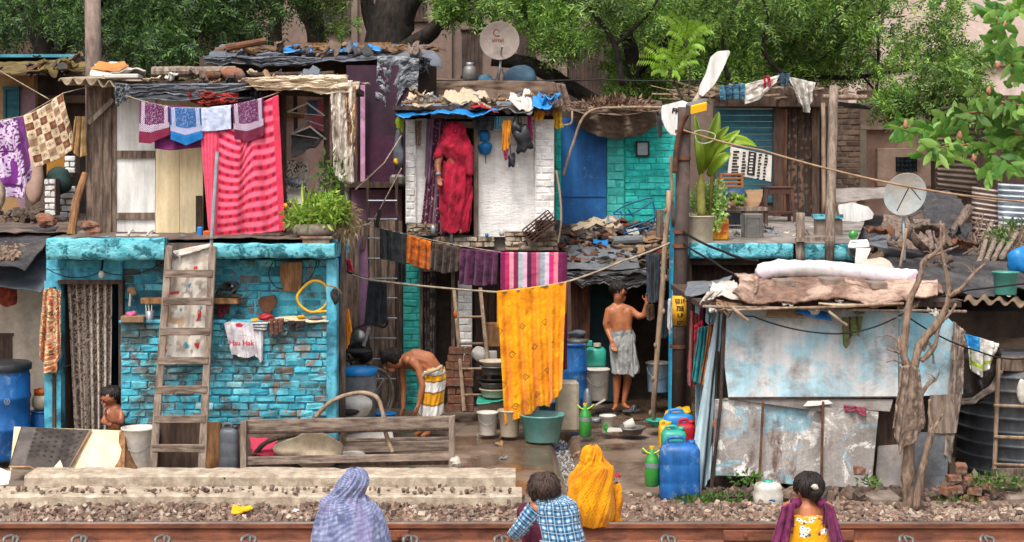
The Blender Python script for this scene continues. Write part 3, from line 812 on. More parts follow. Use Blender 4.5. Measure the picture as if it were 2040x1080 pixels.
ladder('wooden_ladder','wide old wooden ladder leaning against the turquoise house',(338,490,14.97),(424,490,14.97),(305,935,14.75),(402,935,14.75),[.125,.25,.385,.515,.645,.775,.905],M['wood_grey'],.07,.075,rungmat=M['wood_h'])
def poster(U,V):
 C=solid('d8d2c8','bdb2a6',5,3)(U,V)
 for(sd,col,th,sc)in((7,'b8352e',.88,5),(9,'4f8fa6',.86,6),(13,'b89878',.82,5),(5,'a89c90',.72,9)):
  k=(vnoise(U*sc,V*sc*3,sd)>th)[...,None];C=C*(1-k)+np.array(lin(col))*k
 return C
cloth('plastic_banner','torn white printed banner sheet hung behind the leaning ladder','banner',[(345,500),(380,492),(420,485)],[(325,712),(370,716),(410,712)],15.06,poster,2,.015,0,mat=PLAST,seed=5,Yb=14.98)
tag(patch(W(355,505,15.0),W(420,495,15.0),W(425,484,15.2),W(375,490,15.25),20,8,.04,6).build('plastic_sheet',M['plastic_white_sheet']),'white plastic sheet folded over the slab edge at the ladder top','plastic sheet')
tag(patch(W(330,490,14.99),W(350,512,14.99),W(372,500,15.3),W(345,482,15.3),12,12,.04,6).build('tarp_scrap',M['tarp_grey']),'grey tarp scrap between slab edge and ladder','tarp')
tag(MB().pb(312,840,400,938,15.1,.03,jit=.004).build('plywood_board',M['wood_dark']),'dark plywood board standing behind the ladder foot','board')
tag(MB().pb(402,842,440,938,15.12,.03,jit=.004).build('plywood_board',M['wood_tan']),'narrow brown board right of the ladder foot','board')
jerrycan('jerrycan','dark grey plastic can standing between boards and wooden bench',457,935,14.95,.19,.16,.42,M['plastic_grey'],M['plastic_black'])
def loopobj(name,label,cat,pts,Y,r,mat,closed=True):
 P=[W(a,b,Y)for a,b in pts]
 if closed:P=P+[P[0]]
 return tag(MB().tube(spline(P,8),r,7).build(name,mat,smooth=True),label,cat)
loopobj('hose_coil','coiled yellow hose hanging on the turquoise wall','hose',[(602,575),(622,560),(645,565),(654,590),(645,612),(622,622),(600,610),(592,592)],15.2,.014,M['plastic_yellow'])
wire('hose_tail',None,None,[W(625,622,15.2),W(653,620,15.16)],.014,M['plastic_yellow'],parent=bpy.data.objects['hose_coil'])
loopobj('wire_loop','thin dark wire loop hanging beside the brown tray','wire',[(545,520),(600,518),(630,520),(612,560),(560,575),(540,560),(536,540)],15.36,.005,M['wire_black'])
m=MB();m.prism([W(a,b,15.34)for a,b in((558,524),(600,522),(602,528),(600,578),(594,583),(566,580),(558,560))],.04);tag(m.build('metal_tray',M['wood_tan']),'brown metal tray hanging flat on the turquoise wall','tray')
m=MB();m.prism([W(a,b,15.32)for a,b in((514,598),(520,592),(535,590),(546,588),(551,600),(548,612),(540,620),(538,628),(528,628),(525,620),(517,612))],.06);tag(m.build('whisk_broom',M['rust']),'short brown reed broom head stuck on the turquoise wall','broom')
cloth('red_rag','dark red rag hanging under the shoe shelf','rag',[(430,607),(462,607)],[(433,630),(446,634),(455,612)],15.26,solid('7c1f2c','531722'),3,.02,0,nu=24,nv=24)
tag(patch(W(520,640,15.12),W(654,640,15.12),W(654,630,15.35),W(560,630,15.35),30,10,.02,6).build('white_board',M['cream_panel']),'long cream board lying on the brick ledge','board')
for(lab,px,py,w,h,mt)in(('yellow polythene bit beside the red bundle on the ledge',508,638,.09,.05,'plastic_yellow'),('red polythene bundle on the brick ledge',530,633,.16,.07,'plastic_red'),('yellow lump on the cream board',600,631,.09,.04,'plastic_yellow'),('grey rag on the right end of the ledge',628,633,.14,.04,'tarp_grey'),('black pouch on the left end of the ledge',455,641,.1,.05,'plastic_black')):
 m=MB();c=W(px,py,15.2);m.sph(c+Vector((0,0,0)),(w/2,.05,h/2),14,10,lump=.6,seed=px);tag(m.build('polythene_bag',M[mt],smooth=True),lab,'bag')
def tshirt(U,V):
 C=solid('d9d5d6','b9b4ba',4,3)(U,V)
 k=((U-.38)**2/.010+(V-.1)**2/.004<1)[...,None];C=C*(1-k)+np.array(lin('c03048'))*k
 return C
ts=cloth('white_shirt','white shirt with red hindi style print drying on the brick ledge','shirt',[(446,644),(455,641),(480,641),(524,646)],[(462,706),(490,714),(510,708),(519,724),(523,715)],15.13,tshirt,4,.018,0,nu=90,nv=80,seed=4)
text('Hau Hak',.07,W(481,684,15.06),(R(90),0,R(-2)),pm('print_red','c22c4e','a82442',rough=.9),ts,sx=1.0,bold=.002)
text('aone',.035,W(484,668,15.07),(R(90),0,0),pm('print_red2','c27a6e',rough=.9),ts)
cloth('small_cloth','brown cloth pair drying over the brick ledge','cloth',[(535,638),(565,636)],[(538,664),(550,668),(562,660)],15.12,solid('6b4436','4d3028'),3,.02,.3,nu=30,nv=30)
cloth('sock_cloth','black cloth drying over the ledge right of the brown one','cloth',[(568,640),(608,641)],[(568,652),(585,661),(606,655)],15.12,solid('2e2a2d','1f1c1e'),2,.02,.3,nu=30,nv=24)
cloth('white_cloth','white striped cloth drying between shirt and brown cloth','cloth',[(503,643),(534,642)],[(505,658),(530,659)],15.11,lambda U,V:np.where((np.sin(V*18)>.2)[...,None],np.array(lin('c9c9cb')),np.array(lin('55585e'))),1,.012,.3,nu=30,nv=24)
t=thing('garland_box','small carton with pink flowers on the ledge corner by the doorway','box',W(262,642,15.15))
MB().pb(240,630,286,643,15.1,.15,bev=.006).build('carton',M['card'],t);MB().sph(W(262,627,15.17),(.05,.05,.03),12,8,lump=.8,seed=3).build('flowers',pm('pinkflower','e06a9a','c94f80'),t,True)
m=MB();m.lathe([(.035,0),(.045,.12),(.04,.12),(.03,.005),(0,.005)],W(298,643,15.2),12);t=thing('wire_cup','clear cup of pens fixed on the turquoise wall','cup',W(298,643,15.2));m.build('cup',M['galv'],t,True)
m=MB();[m.bar(W(294+4*i,640,15.2),W(290+6*i,605,15.2),.008)for i in range(3)];m.build('pens',M['plastic_white'],t)
t=thing('wall_charm','small hanging charm with orange flower on the turquoise pillar','ornament',W(263,610,15.3));MB().sph(W(264,580,15.3),(.05,.02,.04),10,7,lump=.7).build('flower',M['card'],t,True);MB().tube([W(260,585,15.3),W(258,610,15.3)],.012,6).build('tassel',M['plastic_white_sheet'],t)
t=thing('light_bulb','unlit glass bulb hanging over the turquoise lintel','bulb',W(202,553,15.22));MB().sph(W(202,547,15.22),(.03,.03,.04),12,9).build('glass',M['plastic_white'],t,True);MB().tube([W(202,540,15.22),W(205,518,15.28)],.012,6).build('holder',M['iron_black'],t)
wire('lintel_wire','thin black wire sagging across the turquoise lintel','wire',[W(93,535,15.3),W(202,540,15.3),W(325,522,15.3)],.005,M['wire_black'],.08)
t=thing('leaning_board','cream board box with torn right edge lying in front of the doorway','board',W(140,940,14.4))
def q(px,py,Y):return tuple(W(px,py,Y))
m=MB();m._add([q(20,936,14.62),q(247,944,14.62),q(250,858,14.95),q(28,850,14.95),q(20,936,14.64),q(247,944,14.64),q(252,860,14.99),q(30,852,14.99)],[(0,1,2,3),(7,6,5,4),(0,4,5,1),(3,2,6,7),(1,5,6,2),(0,3,7,4)]);m.build('front_panel',M['cream_panel'],t)
m=MB();P=[(238,860),(250,858),(247,944),(235,940),(228,930),(238,915),(242,895),(236,880)]
m.prism([W(a,b,14.6+.33*(944-b)/86-.02)for a,b in P],.015);m.build('torn_edge',M['wood_tan'],t)
m=MB();m._add([q(250,858,14.95),q(284,936,14.9),q(247,944,14.62),q(251,860,15.0),q(284,938,15.0),q(250,944,15.0)],[(0,2,1),(3,4,5),(0,1,4,3),(1,2,5,4),(2,0,3,5)]);m.build('side_panel',M['wood_tan'],t)
def matf(U,V):
 C=solid('4d4642','38322f',7,3)(U,V)
 k=((np.sin(U*60)>.2)&(np.sin(V*60+np.floor(U*60/PI))>.3)&(U>.2)&(V<.7))[...,None];C=np.where(k,np.array(lin('2c2726')),C)
 e=((U>.965)|(V>.97))[...,None];C=np.where(e,np.array(lin('8c6c50')),C)
 e=(U<.22)[...,None];C=np.where(e&~(U<.02)[...,None],C*1.5+.02,C);return C
cloth('floor_mat','dark patterned rubber mat with tan hem draped over the cream board','mat',[(42,851),(184,857)],[(17,932),(60,932),(108,958),(125,953),(140,930)],14.92,matf,1,.004,0,nu=90,nv=70,Yb=14.58)
tag(patch(W(-10,962,14.2),W(18,962,14.2),W(20,936,14.3),W(-10,930,14.3),10,10,.05,6).build('foam_chunk',M['plastic_white']),'white plastic scrap at the far left on the concrete beam','litter')
bucket('plastic_tub','translucent white tub behind the torn cream board','tub',278,935,15.0,.17,.42,M['plastic_white'],.9)
tag(MB().sph(W(270,893,14.9),(.03,.03,.08),10,8).build('teal_bottle',M['plastic_mint'],smooth=True),'small teal bottle poking out beside the torn board','bottle')
UY=16.4
H2=thing('upper_shack','patched board shack on the terrace with log strewn sheet roof','shack',(wx(430,UY),UY,2.36))
m=MB()
for(a,b,mt)in((172,205,0),(205,222,0),(222,232,0)):
 m.pb(a+.5,162,b-.5,468,UY-.02*(b==222),.04,jit=.004)
m.build('plank_wall',M['wood_old'],H2)
m=MB();m.pb(232,196,309,462,UY+.02,.03);m.build('white_panel',M['white_panel'],H2)
m=MB();m.pb(229,300,312,315,UY-.01,.03,jit=.003);o1=m.build('panel_batten',M['wood_old'],H2)
m=MB();m.pb(231,424,311,437,UY-.01,.03,jit=.003);m.build('panel_batten',M['wood_old'],H2)
m=MB();m.pb(310,296,357,470,UY-.03,.03,jit=.002);m.pb(358,296,404,470,UY-.035,.03,jit=.002);m.pb(232,180,404,300,UY+.06,.03);m.build('cream_door',M['cream_panel'],H2)
tag(MB().bar(W(176,246,UY-.06),W(226,198,UY-.06),.05,.02).build('brace',M['wood_grey'],H2))
m=MB();m.pb(390,390,402,475,UY-.1,.03);m.build('wood_strip',M['wood_dark'],H2)
m=MB();m.pb(400,180,560,475,UY+.4,.04);m.build('inner_wall',M['wood_dark'],H2)
m=MB();m.pb(560,175,660,475,UY+.55,.05);m.build('alcove_back',pm('pink_lining','e8c8bd','d0a79c',3,rough=.9,dirt='94766c',dsc=3,grime=.2),H2)
m=MB();m.bar(W(566,470,UY+.05),W(566,180,UY+.05),.045);m.bar(W(652,470,UY+.0),W(650,180,UY+.0),.06);m.bar(W(560,185,UY+.0),W(660,190,UY+.0),.05);m.bar(W(590,300,UY+.3),W(588,190,UY+.3),.04);m.build('door_post',M['wood_dark'],H2)
m=MB();m.pb(566,224,600,234,UY+.25,.25);m.build('shelf',M['wood_tan'],H2)
def redposter(U,V):
 C=solid('b04a60','c27a86',3,4)(U,V);k=((U<.55)&(V<.45))[...,None];return np.where(k,np.array(lin('4a6a8c')),C)
m=MB();P=np.zeros((20,20,3));a=W(612,200,UY+.53);b=W(650,268,UY+.53)
for i in range(20):
 for j in range(20):P[i,j]=(a.x+(b.x-a.x)*i/19,a.y,a.z+(b.z-a.z)*j/19)
u=np.linspace(0,1,20);Ug,Vg=np.meshgrid(u,u,indexing='ij');m.grid(P[:,::-1],redposter(Ug,Vg)[:,::-1],th=.004)
m.build('poster',PAINT,H2)
def dots(U,V):return np.where((vnoise(U*22,V*26,4)>.62)[...,None],np.array(lin('4a4140')),np.array(lin('cfc4b6')))
cloth('dotted_cloth',None,None,[(568,318),(612,322)],[(566,390),(614,392)],UY+.35,dots,2,.02,0,nu=50,nv=50,parent=H2)
m=MB();m.bx(wx(172,UY),wx(172,UY)+.05,UY+.05,UY+1.5,2.36,3.9);m.bx(wx(655,UY)-.05,wx(655,UY),UY+.6,UY+1.5,2.36,3.9);m.bx(wx(172,UY),wx(655,UY),UY+1.5,UY+1.56,2.36,3.95);m.build('side_wall',M['wood_dark'],H2)
RZ=wz(162,16.0)
m=corr((wx(118,16.0),15.95,wz(160,16)),(wx(238,16.0),15.95,wz(168,16)),(wx(238,16.0),17.9,wz(160,16)+.12),(wx(118,16.0),17.9,wz(155,16)+.12),5,.035,th=.012);m.build('corrugated_sheet',M['sack_cream'],H2,True)
m=MB();m.bx(wx(225,16),wx(690,16),16.1,17.95,wz(172,16),wz(164,16)+.02);m.build('roof_board',M['wood_dark'],H2)
m=patch((wx(225,15.9),15.88,wz(195,15.9)),(wx(510,15.9),15.88,wz(198,15.9)),(wx(510,16),17.8,wz(150,16)),(wx(235,16),17.8,wz(150,16)),60,40,.12,3,seed=4,rag=.08);m.build('roof_tarp',M['tarp_slate'],H2,True)
m=patch((wx(485,15.8),15.78,wz(178,15.8)),(wx(700,15.8),15.78,wz(180,15.8)),(wx(705,16),17.8,wz(140,16)),(wx(485,16),17.8,wz(142,16)),60,30,.1,2,seed=14,rag=.04);m.build('roof_sheet',M['sack_cream'],H2,True)
def tarpc(a,b):return solid(a,b,5,5)
for(nm,lab,tp,bt,a,b,sd,cat)in(('tarp_flap','ragged slate blue tarp edge hanging from the upper shack roof',[(228,165),(260,168),(500,166)],[(232,200),(262,196),(330,186),(400,196),(440,192),(500,176)],'6f767e','484b52',3,'tarp'),('tarp_flap','torn grey tarp strip hanging at the left end of the shack roof',[(230,168),(258,168)],[(232,212),(250,200),(262,190)],'83878c','5d6167',5,'tarp'),('sheet_flap','long cream plastic sheet edge hanging over the shack roof at right',[(482,156),(600,150),(690,150)],[(512,180),(600,178),(640,188),(700,184)],'e3d2b8','b8a48c',7,'plastic sheet'),('sheet_strip','long torn white plastic strip hanging down the right corner of the shack',[(658,165),(702,160)],[(665,350),(680,362),(705,366)],'d6cdc0','a3968a',9,'plastic sheet'),('sheet_strip','frayed cream and brown strip beside the torn white plastic at the shack corner',[(688,170),(708,172)],[(696,320),(704,300),(708,312)],'b7936c','6e5444',12,'plastic sheet'),('black_rag','black torn plastic rag hanging between the bandanas and cream sheet',[(497,160),(530,165)],[(500,200),(512,222),(520,185)],'3a393e','232226',15,'rag'),('red_bundle','red and orange patterned bundle tucked under the tarp edge',[(374,180),(440,182),(476,186)],[(380,205),(420,210),(474,204)],'a3352e','6b2a22',18,'cloth')):
 cloth(nm,lab,cat,tp,bt,15.82 if 'sheet' in nm else 15.9,tarpc(a,b),2,.03,0,nu=70,nv=60,seed=sd,rag=4 if 'cream' not in lab else 2,mat=PLAST,rum=.045)
def log(label,a,b,r,mat='wood_grey',name='log',cat='log',group=None):
 a=W(*a);b=W(*b);m=MB();pts=[a.lerp(b,k/6)+Vector((0,0,.01*nz(k,r*50)))for k in range(7)]
 m.tube(pts,[r*(1+.12*nz(k*1.3,a.x))for k in range(7)],10,wob=.25)
 return tag(m.build(name,M[mat],smooth=False),label,cat,group)
log('long weathered grey log lying on the shack roof',(304,143,16.3),(470,142,16.2),.055)
log('short rusty pipe end on the roof beside the clay pot',(410,151,16.1),(440,151,16.1),.045,'rust','pipe','pipe')
tag(MB().sph(W(465,149,16.15),(.14,.1,.08),14,9,lump=.2).build('clay_pot',M['brick_red'],smooth=True),'reddish clay lump lying on the shack roof','pot')
log('thin dark plank on the roof behind the cream sheet',(500,150,16.2),(665,146,16.3),.03,'wood_dark','plank','plank')
log('pale split pole on the cream sheet roof',(520,157,15.9),(690,152,16.0),.02,'wood_tan','pole','pole')
tag(patch(W(182,140,15.95),W(292,150,15.95),W(290,134,16.5),(W(190,128,16.5)),30,16,.12,4).build('plastic_bag',M['plastic_white_sheet'],smooth=True),'crumpled white plastic bag lying on the corrugated sheet','bag')
tag(patch(W(180,134,16.1),W(255,134,16.1),W(250,123,16.4),(W(200,124,16.4)),24,10,.08,4,seed=8).build('orange_cloth',pm('orangecl','c98a45','a06a3a'),smooth=True),'orange cloth heap behind the white bag on the roof','cloth')
tag(MB().pb(206,147,275,156,15.93,.2,bev=.01).build('white_tray',M['plastic_white']),'pale blue white tray edge on the corrugated roof','tray')
tag(MB().tube([W(188,470,18.5),W(186,130,18.5),W(184,-40,18.5)],[.1,.098,.095],14,wob=.08).build('utility_post',pm('post','8d7b70','6b5b52',6,(3,3,1),bump=.5),smooth=True),'tall round grey brown post rising behind the upper shack','post')
LY=15.75
def bandana(base,dark):
 def f(U,V):
  C=np.zeros(U.shape+(3,))+np.array(lin(base));w=np.array(lin('d8cfdd'))
  ch=((np.floor(U*34)+np.floor(V*40))%2==0)
  band=(((U<.17)&(U>.05))|((U>.83)&(U<.95))|((V>.55)&(V<.72)))&(V<.72)
  C=np.where((band&ch)[...,None],w,C)
  inn=(U>.2)&(U<.8)&(V<.52)&(vnoise(U*50,V*50,3)>.72)
  C=np.where(inn[...,None],np.array(lin(base))*.5+w*.4,C)
  C=np.where(((V>.74))[...,None],np.array(lin(dark)),C);return C
 return f
for(lab,tp,bt,b,d,sd)in(('left purple bandana with white border drying on the cord',[(279,201),(337,214)],[(276,284),(300,286),(338,268)],'5f2350','7a2340',1),('blue bandana with white border drying on the cord',[(338,215),(400,217)],[(340,278),(372,290),(404,276)],'1e5a96','1a6cae',2),('right purple bandana with white border drying on the cord',[(463,210),(524,196)],[(467,276),(495,283),(526,270)],'5f2350','6a1f38',4)):
 cloth('bandana',lab,'bandana',tp,bt,LY,bandana(b,d),1.5,.012,.1,nu=90,nv=90,seed=sd)
cloth('pale_towel','pale blue white towel drying between the bandanas','towel',[(401,217),(460,211)],[(403,262),(430,261),(461,257)],LY,solid('c3cbe0','a9b3cf'),1.5,.01,.1,nu=50,nv=50,seed=5)
cloth('purple_cloth','plain mauve cloth hanging behind the blue bandana','cloth',[(306,208),(420,216)],[(308,296),(340,300),(405,293)],LY+.08,solid('7a2a6a','5c2050'),2,.015,0,nu=40,nv=40,seed=6)
wire('drying_cord','thin cord with bandanas stretched below the shack roof','cord',[W(250,190,LY),W(338,214,LY+.005),W(460,212,LY+.005),W(556,184,LY+.1)],.006,M['rope'],.01)
def pinkb(U,V):
 a=np.array(lin('e06a86'));b=np.array(lin('c81f3f'));dk=np.array(lin('8c1838'))
 w=V*13+.22*np.sin(U*11+V*3)+.1*np.sin(U*5+2)
 s1=np.clip(.5+.8*np.sin(w*2*PI),0,1)
 C=a*(1-s1[...,None])+b*s1[...,None]
 fx=(U*10+.5*(np.floor(w+.25)%2))%1-.5;fy=(w+.25)%1-.5
 d=(fx**2*1.3+fy**2*1.1)<.05
 C=np.where(d[...,None],dk,C)
 e=((U>.93))[...,None];C=np.where(e,b*.8+a*.2,C)
 e=((U<.2))[...,None];C=np.where(e,b*.6+a*.4+.03*np.sin(U*160)[...,None],C)
 return np.clip(C,0,1)
cloth('pink_blanket','large pink and red wavy dotted blanket hanging from the shack roof','blanket',[(398,250),(430,250),(480,262),(500,215),(555,190)],[(413,452),(425,476),(470,476),(520,465),(569,459)],LY+.03,pinkb,4,.03,.05,nu=150,nv=190,seed=7)
tag(MB().tube([W(421,486,15.15),W(433,303,15.35)],.02,8).build('metal_pole',M['galv']),'slim grey pole leaning upright against the pink blanket','pole')
for(lab,px,py,s,rot,mt)in(('upper white plastic hanger in the shack alcove',612,205,1,.1,'plastic_white'),('middle pale hanger in the shack alcove',612,240,.8,-.2,'galv'),('lower bluish white hanger in the shack alcove',618,252,.95,.15,'plastic_white')):
 t=thing('clothes_hanger',lab,'hanger',W(px,py,16.3));c=W(px,py,16.3)
 Mx=Matrix.Rotation(rot,3,'Y')
 P=[Mx@Vector(v)*s for v in((-.2,0,-.12),(-.03,0,-.02),(0,0,0),(.03,0,-.02),(.2,0,-.12))]
 MB().tube([c+p for p in P],.011,6).build('arms',M[mt],t,True)
 if s>.9:MB().tube([c+Mx@Vector(v)*s for v in((-.2,0,-.12),(.2,0,-.12))],.005,6).build('bar',M[mt],t,True)
 MB().tube([c+Mx@Vector(v)*s for v in spline([(0,0,0),(0,0,.03),(.02,0,.05),(0,0,.07),(-.02,0,.06)],4)],.004,5).build('hook',M['steel'],t,True)
tag(patch(W(585,300,16.2),W(640,290,16.2),W(650,260,16.4),W(580,265,16.4),24,14,.15,6).build('grey_rag',M['tarp_black']),'dark bundle of rags under the hangers in the alcove','rags')
t=thing('wire_basket','tilted wire basket with green things under the hangers','basket',W(590,370,16.1))
m=MB();[m.tube([W(574+a*.9,378-a*.5,16.1),W(570+a,358-a*.5,16.1)],.004,4)for a in range(0,50,6)];m.tube([W(568,358,16.1),W(614,335,16.1)],.007,5);m.tube([W(576,380,16.1),W(620,352,16.1)],.007,5);m.build('wires',M['steel_dull'],t);MB().sph(W(590,364,16.15),(.12,.06,.05),10,8,lump=.6).build('contents',M['tarp_slate'],t,True)
tag(patch(W(570,405,16.1),W(600,405,16.1),W(600,370,16.3),W(575,372,16.3),14,12,.08,6,seed=4).build('white_cloth',M['plastic_white_sheet']),'white crumpled cloth behind the potted herbs','cloth')
t=thing('herb_trough','bushy green herbs growing in a round grey trough on the terrace edge','plant',W(625,486,15.2))
m=MB();c=W(626,470,15.25);m.lathe([(0,0),(.17,0),(.21,.03),(.22,.07),(.2,.12),(.17,.115),(0,.1)],c,24,sx=1.02,sy=.7);m.build('trough',M['stone'],t,True)
m=MB();m.pb(596,471,662,477,15.1,.3,bev=.01);m.pb(602,477,655,487,15.12,.26,jit=.005);m.build('stand',M['brick_red'],t)
def herb(mb,c,rx,ry,rz,n,l,w,up=.6):
 o=rng.normal(size=(n,3));o=unit(o)*(rng.random((n,1))**.5);P=np.array(c)+o*np.array([rx,ry,rz])
 D=unit(o*.8+rng.normal(size=(n,3))*.6+np.array([0,0,up]));N=unit(np.cross(D,rng.normal(size=(n,3))))
 leaves(mb,P,D,N,l*(.6+.8*rng.random(n)),w*(.7+.6*rng.random(n)))
M['leaf_bright']=leafmat('leaf_bright','5f8a2a','94b83c','c8dc66')
M['leaf_mid']=leafmat('leaf_mid','3d6524','557f2e','76983f')
m=MB();herb(m,W(640,428,15.25),.3,.2,.13,800,.075,.024,.1);herb(m,W(605,440,15.25),.17,.14,.1,300,.07,.024,.1);herb(m,W(648,400,15.25),.16,.12,.1,200,.08,.022,.2);herb(m,W(675,425,15.25),.12,.1,.14,160,.08,.02,.3);herb(m,W(605,420,15.25),.12,.1,.12,26,.2,.03,1.6);m.build('foliage',M['leaf_bright'],t)
m=MB()
for i in range(26):
 a=W(626+random.uniform(-16,16),455,15.25);m.tube([a,a+Vector((random.uniform(-.12,.15),random.uniform(-.05,.05),random.uniform(.08,.2)))],.004,4)
m.build('stem',M['foliage_stem'],t)
t=thing('dry_plant','dry straw coloured plant hanging right of the herb trough','plant',W(690,480,15.3))
m=MB();herb(m,W(692,440,15.3),.13,.08,.22,500,.08,.008,-.4);m.build('foliage',leafmat('leaf_dry','8f7a4a','a89060','6f7038',.2),t);m=MB();m.tube([W(680,480,15.3),W(695,430,15.3),W(690,390,15.35)],.006,5);m.build('stem',M['rope'],t)
t=thing('creeper','thin green creeper climbing behind the torn white plastic','plant',W(660,410,15.9))
m=MB();herb(m,W(660,360,15.8),.16,.08,.3,160,.08,.03,0);m.build('foliage',M['leaf_mid'],t);m=MB();m.tube(spline([W(650,410,15.9),W(640,370,15.9),(W(665,330,15.9))],5),.005,5);m.build('stem',M['rope'],t)
t=thing('marigold','small marigold plant beside the corner of the pink blanket','plant',W(572,440,15.6))
m=MB();herb(m,W(575,425,15.6),.05,.05,.14,70,.06,.02,.2);m.build('foliage',M['leaf_bright'],t);MB().sph(W(569,409,15.55),.022,8,6,lump=.5).build('flower',M['plastic_yellow'],t)
tag(MB().pb(500,466,560,484,15.5,.3,bev=.01,jit=.005).build('wood_crate',M['wood_dark']),'low dark wooden crate under the pink blanket','crate')
tag(MB().pb(404,460,420,476,15.6,.2,bev=.01).build('orange_block',M['plastic_orange']),'small orange block left of the slim grey pole','block')
tag(MB().pb(392,452,402,474,15.65,.1,bev=.01).build('blue_sheet',M['plastic_bright_blue']),'bright blue sheet strip beside the cream door','sheet')
tag(patch(W(357,476,15.6),W(388,478,15.6),W(386,469,15.75),W(360,468,15.75),8,6,.02,6).build('blue_card',pm('bluecard','4d9fc0','3f87a6')),'pale blue card on the floor under the cream door','card')
for(lab,px,py,w,h,mt)in(('pinkish rock on top of the pile by the plank wall',178,448,.18,.07,'brick_red'),('pale rock at the left of the small rock pile',160,467,.17,.09,'stone'),('brown rock right in the small rock pile',186,462,.16,.1,'brick_red'),('orange brown brick chunk on the left mud terrace',92,440,.2,.13,'brick_red')):
 tag(MB().sph(W(px,py,16.0),(w*.55,w*.4,h*.6),9,6,lump=.5,seed=px).build('rock',M[mt]),lab,'rock')
tag(MB().tube([W(142,468,15.9),W(152,400,16.0),W(170,345,16.1)],[.045,.042,.035],9,wob=.2).build('leaning_log',M['wood_tan']),'brown log leaning against the plank wall','log')
NY=16.3
H3=thing('plastered_house','low beige plastered house under dark tarps at the left edge','house',(wx(20,NY),NY,0))
m=MB();m.pb(-120,560,93,940,NY,.15);m.build('wall',M['plaster_beige'],H3)
m=MB();m.bx(wx(-120,NY),wx(90,NY),NY+.15,NY+2,0,2.0);m.build('side_wall',M['plaster_beige'],H3)
m=MB();m.pb(-30,668,24,724,NY-.01,.02);m.pb(-30,664,26,669,NY-.02,.04);m.build('window',M['wood_dark'],H3)
m=patch((wx(-140,15.6),15.5,wz(545,15.5)),(wx(80,15.5),15.5,wz(585,15.5)),(wx(122,15.9),16.6,wz(462,16.6)),(wx(-140,16),17,wz(460,17)),50,40,.09,1.6,seed=3);m.build('roof_tarp',M['tarp_slate'],H3,True)
tag(patch((wx(-100,15.3),15.2,wz(515,15.2)),(wx(52,15.3),15.3,wz(540,15.3)),(wx(98,15.9),16.2,wz(455,16.2)),(wx(-140,16),16.6,wz(455,16.6)),50,40,.1,2,seed=23,rag=.03).build('black_tarp',M['tarp_black'],smooth=True),'black rubber tarp sheet lying on top of the left roof','tarp')
m=MB();P,S=rockfield(120,wx(-5,15.7),wx(48,15.7),15.4,15.9,.012,.03,0);P[:,2]=wz(508,15.6)+(P[:,1]-15.6)*.25+rng.uniform(0,.03,len(P));rocks(m,P,S,4)
tag(m.build('wood_chips',M['deadwood']),'scatter of wood chips and rubble on the black tarp','rubble',kind='stuff')
cloth('red_brown_cloth','rust red cloth hanging at the left edge under the tarp','cloth',[(-10,572),(34,568)],[(-8,604),(15,612),(33,606)],15.9,solid('8c3a22','6b2b1b'),1,.03,0,nu=24,nv=24)
tag(patch((wx(-160,15.9),15.95,wz(462,15.9)),(wx(172,15.9),15.95,wz(466,15.9)),(wx(172,21),21,2.45),(wx(-260,21),21,2.5),50,30,.08,3,seed=6).build('mud_terrace',M['mud']),'brown mud terrace behind the left roof','ground',kind='structure')
LY2=20.0
H4=thing('ochre_house','ochre and mauve painted house with teal shutters beyond the left terrace','house',(wx(60,LY2),LY2,2.4))
m=MB();m.pb(-60,150,68,440,LY2,.15);m.build('ochre_wall',M['plaster_ochre'],H4)
m=MB();m.pb(36,178,70,440,LY2-.02,.02);m.build('mauve_wall',pm('mauve','a08090','8a6c70',2,dirt='6d5550'),H4)
m=MB();m.pb(10,178,34,242,LY2-.05,.06);o=m.build('shutter',M['teal_wood'],H4)
m=MB();m.pb(5,172,38,179,LY2-.08,.08);m.pb(6,179,11,245,LY2-.07,.07);m.pb(33,179,38,245,LY2-.07,.07);m.build('window_frame',M['teal_wood'],H4)
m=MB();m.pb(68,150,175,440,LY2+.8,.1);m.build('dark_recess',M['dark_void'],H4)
m=MB();m.pb(50,360,95,430,LY2-.5,.3);m.build('low_wall',M['mud'],H4)
m=patch((wx(-60,19),18.9,wz(152,19)),(wx(170,19),18.9,wz(140,19)),(wx(170,20),21,wz(120,21)),(wx(-60,20),21,wz(118,21)),60,20,.12,2,seed=5,rag=.12);m.build('sack_awning',M['yellow_sack'],H4,True)
m=MB();m.pb(-60,108,155,114,20.5,.6);m.build('roof_edge',pm('bluestrip','5aa0b4','3e7f92'),H4)
m=MB();m.bx(wx(-60,20),wx(175,20),20.6,23,4.0,4.1);m.bx(wx(-60,20),wx(175,20),22.9,23,2,4.1);m.build('roof',M['mud_roof'],H4)
t=thing('brick_pillar','short whitewashed brick pillar stump on the left terrace','pillar',W(99,430,18.5));m=MB();brickwall(m,88,356,110,430,18.5,.2,.14,.08,pro=.01);m.build('shaft',[M['white_panel'],M['mud']],t)
t=thing('low_brick_wall','low whitewashed brick wall behind the pillar stump','wall',W(130,440,19));m=MB();brickwall(m,108,370,150,435,19,.2,.16,.08,pro=.01);brickwall(m,128,310,150,345,19,.2,.16,.08,pro=.01);m.build('bricks',[M['white_panel'],M['mud']],t)
tag(MB().pb(92,310,132,355,19.2,.3,bev=.02).build('orange_crate',M['plastic_yellow']if 0 else pm('ochrecrate','b07a28','8d5f22')),'orange plastic crate behind the checked cloth','crate')
tag(MB().sph(W(120,360,18.8),(.16,.12,.17),14,10,lump=.3).build('dark_green_bag',pm('dkgreen','26403c','1a2c2a'),smooth=True),'dark green sack hanging over the low whitewashed wall','bag')
tag(MB().sph(W(68,350,18.6),(.13,.1,.35),14,10,lump=.25).build('grey_sack',M['plaster_pink'],smooth=True),'tall pinkish grey sack bundle behind the purple floral cloth','sack')
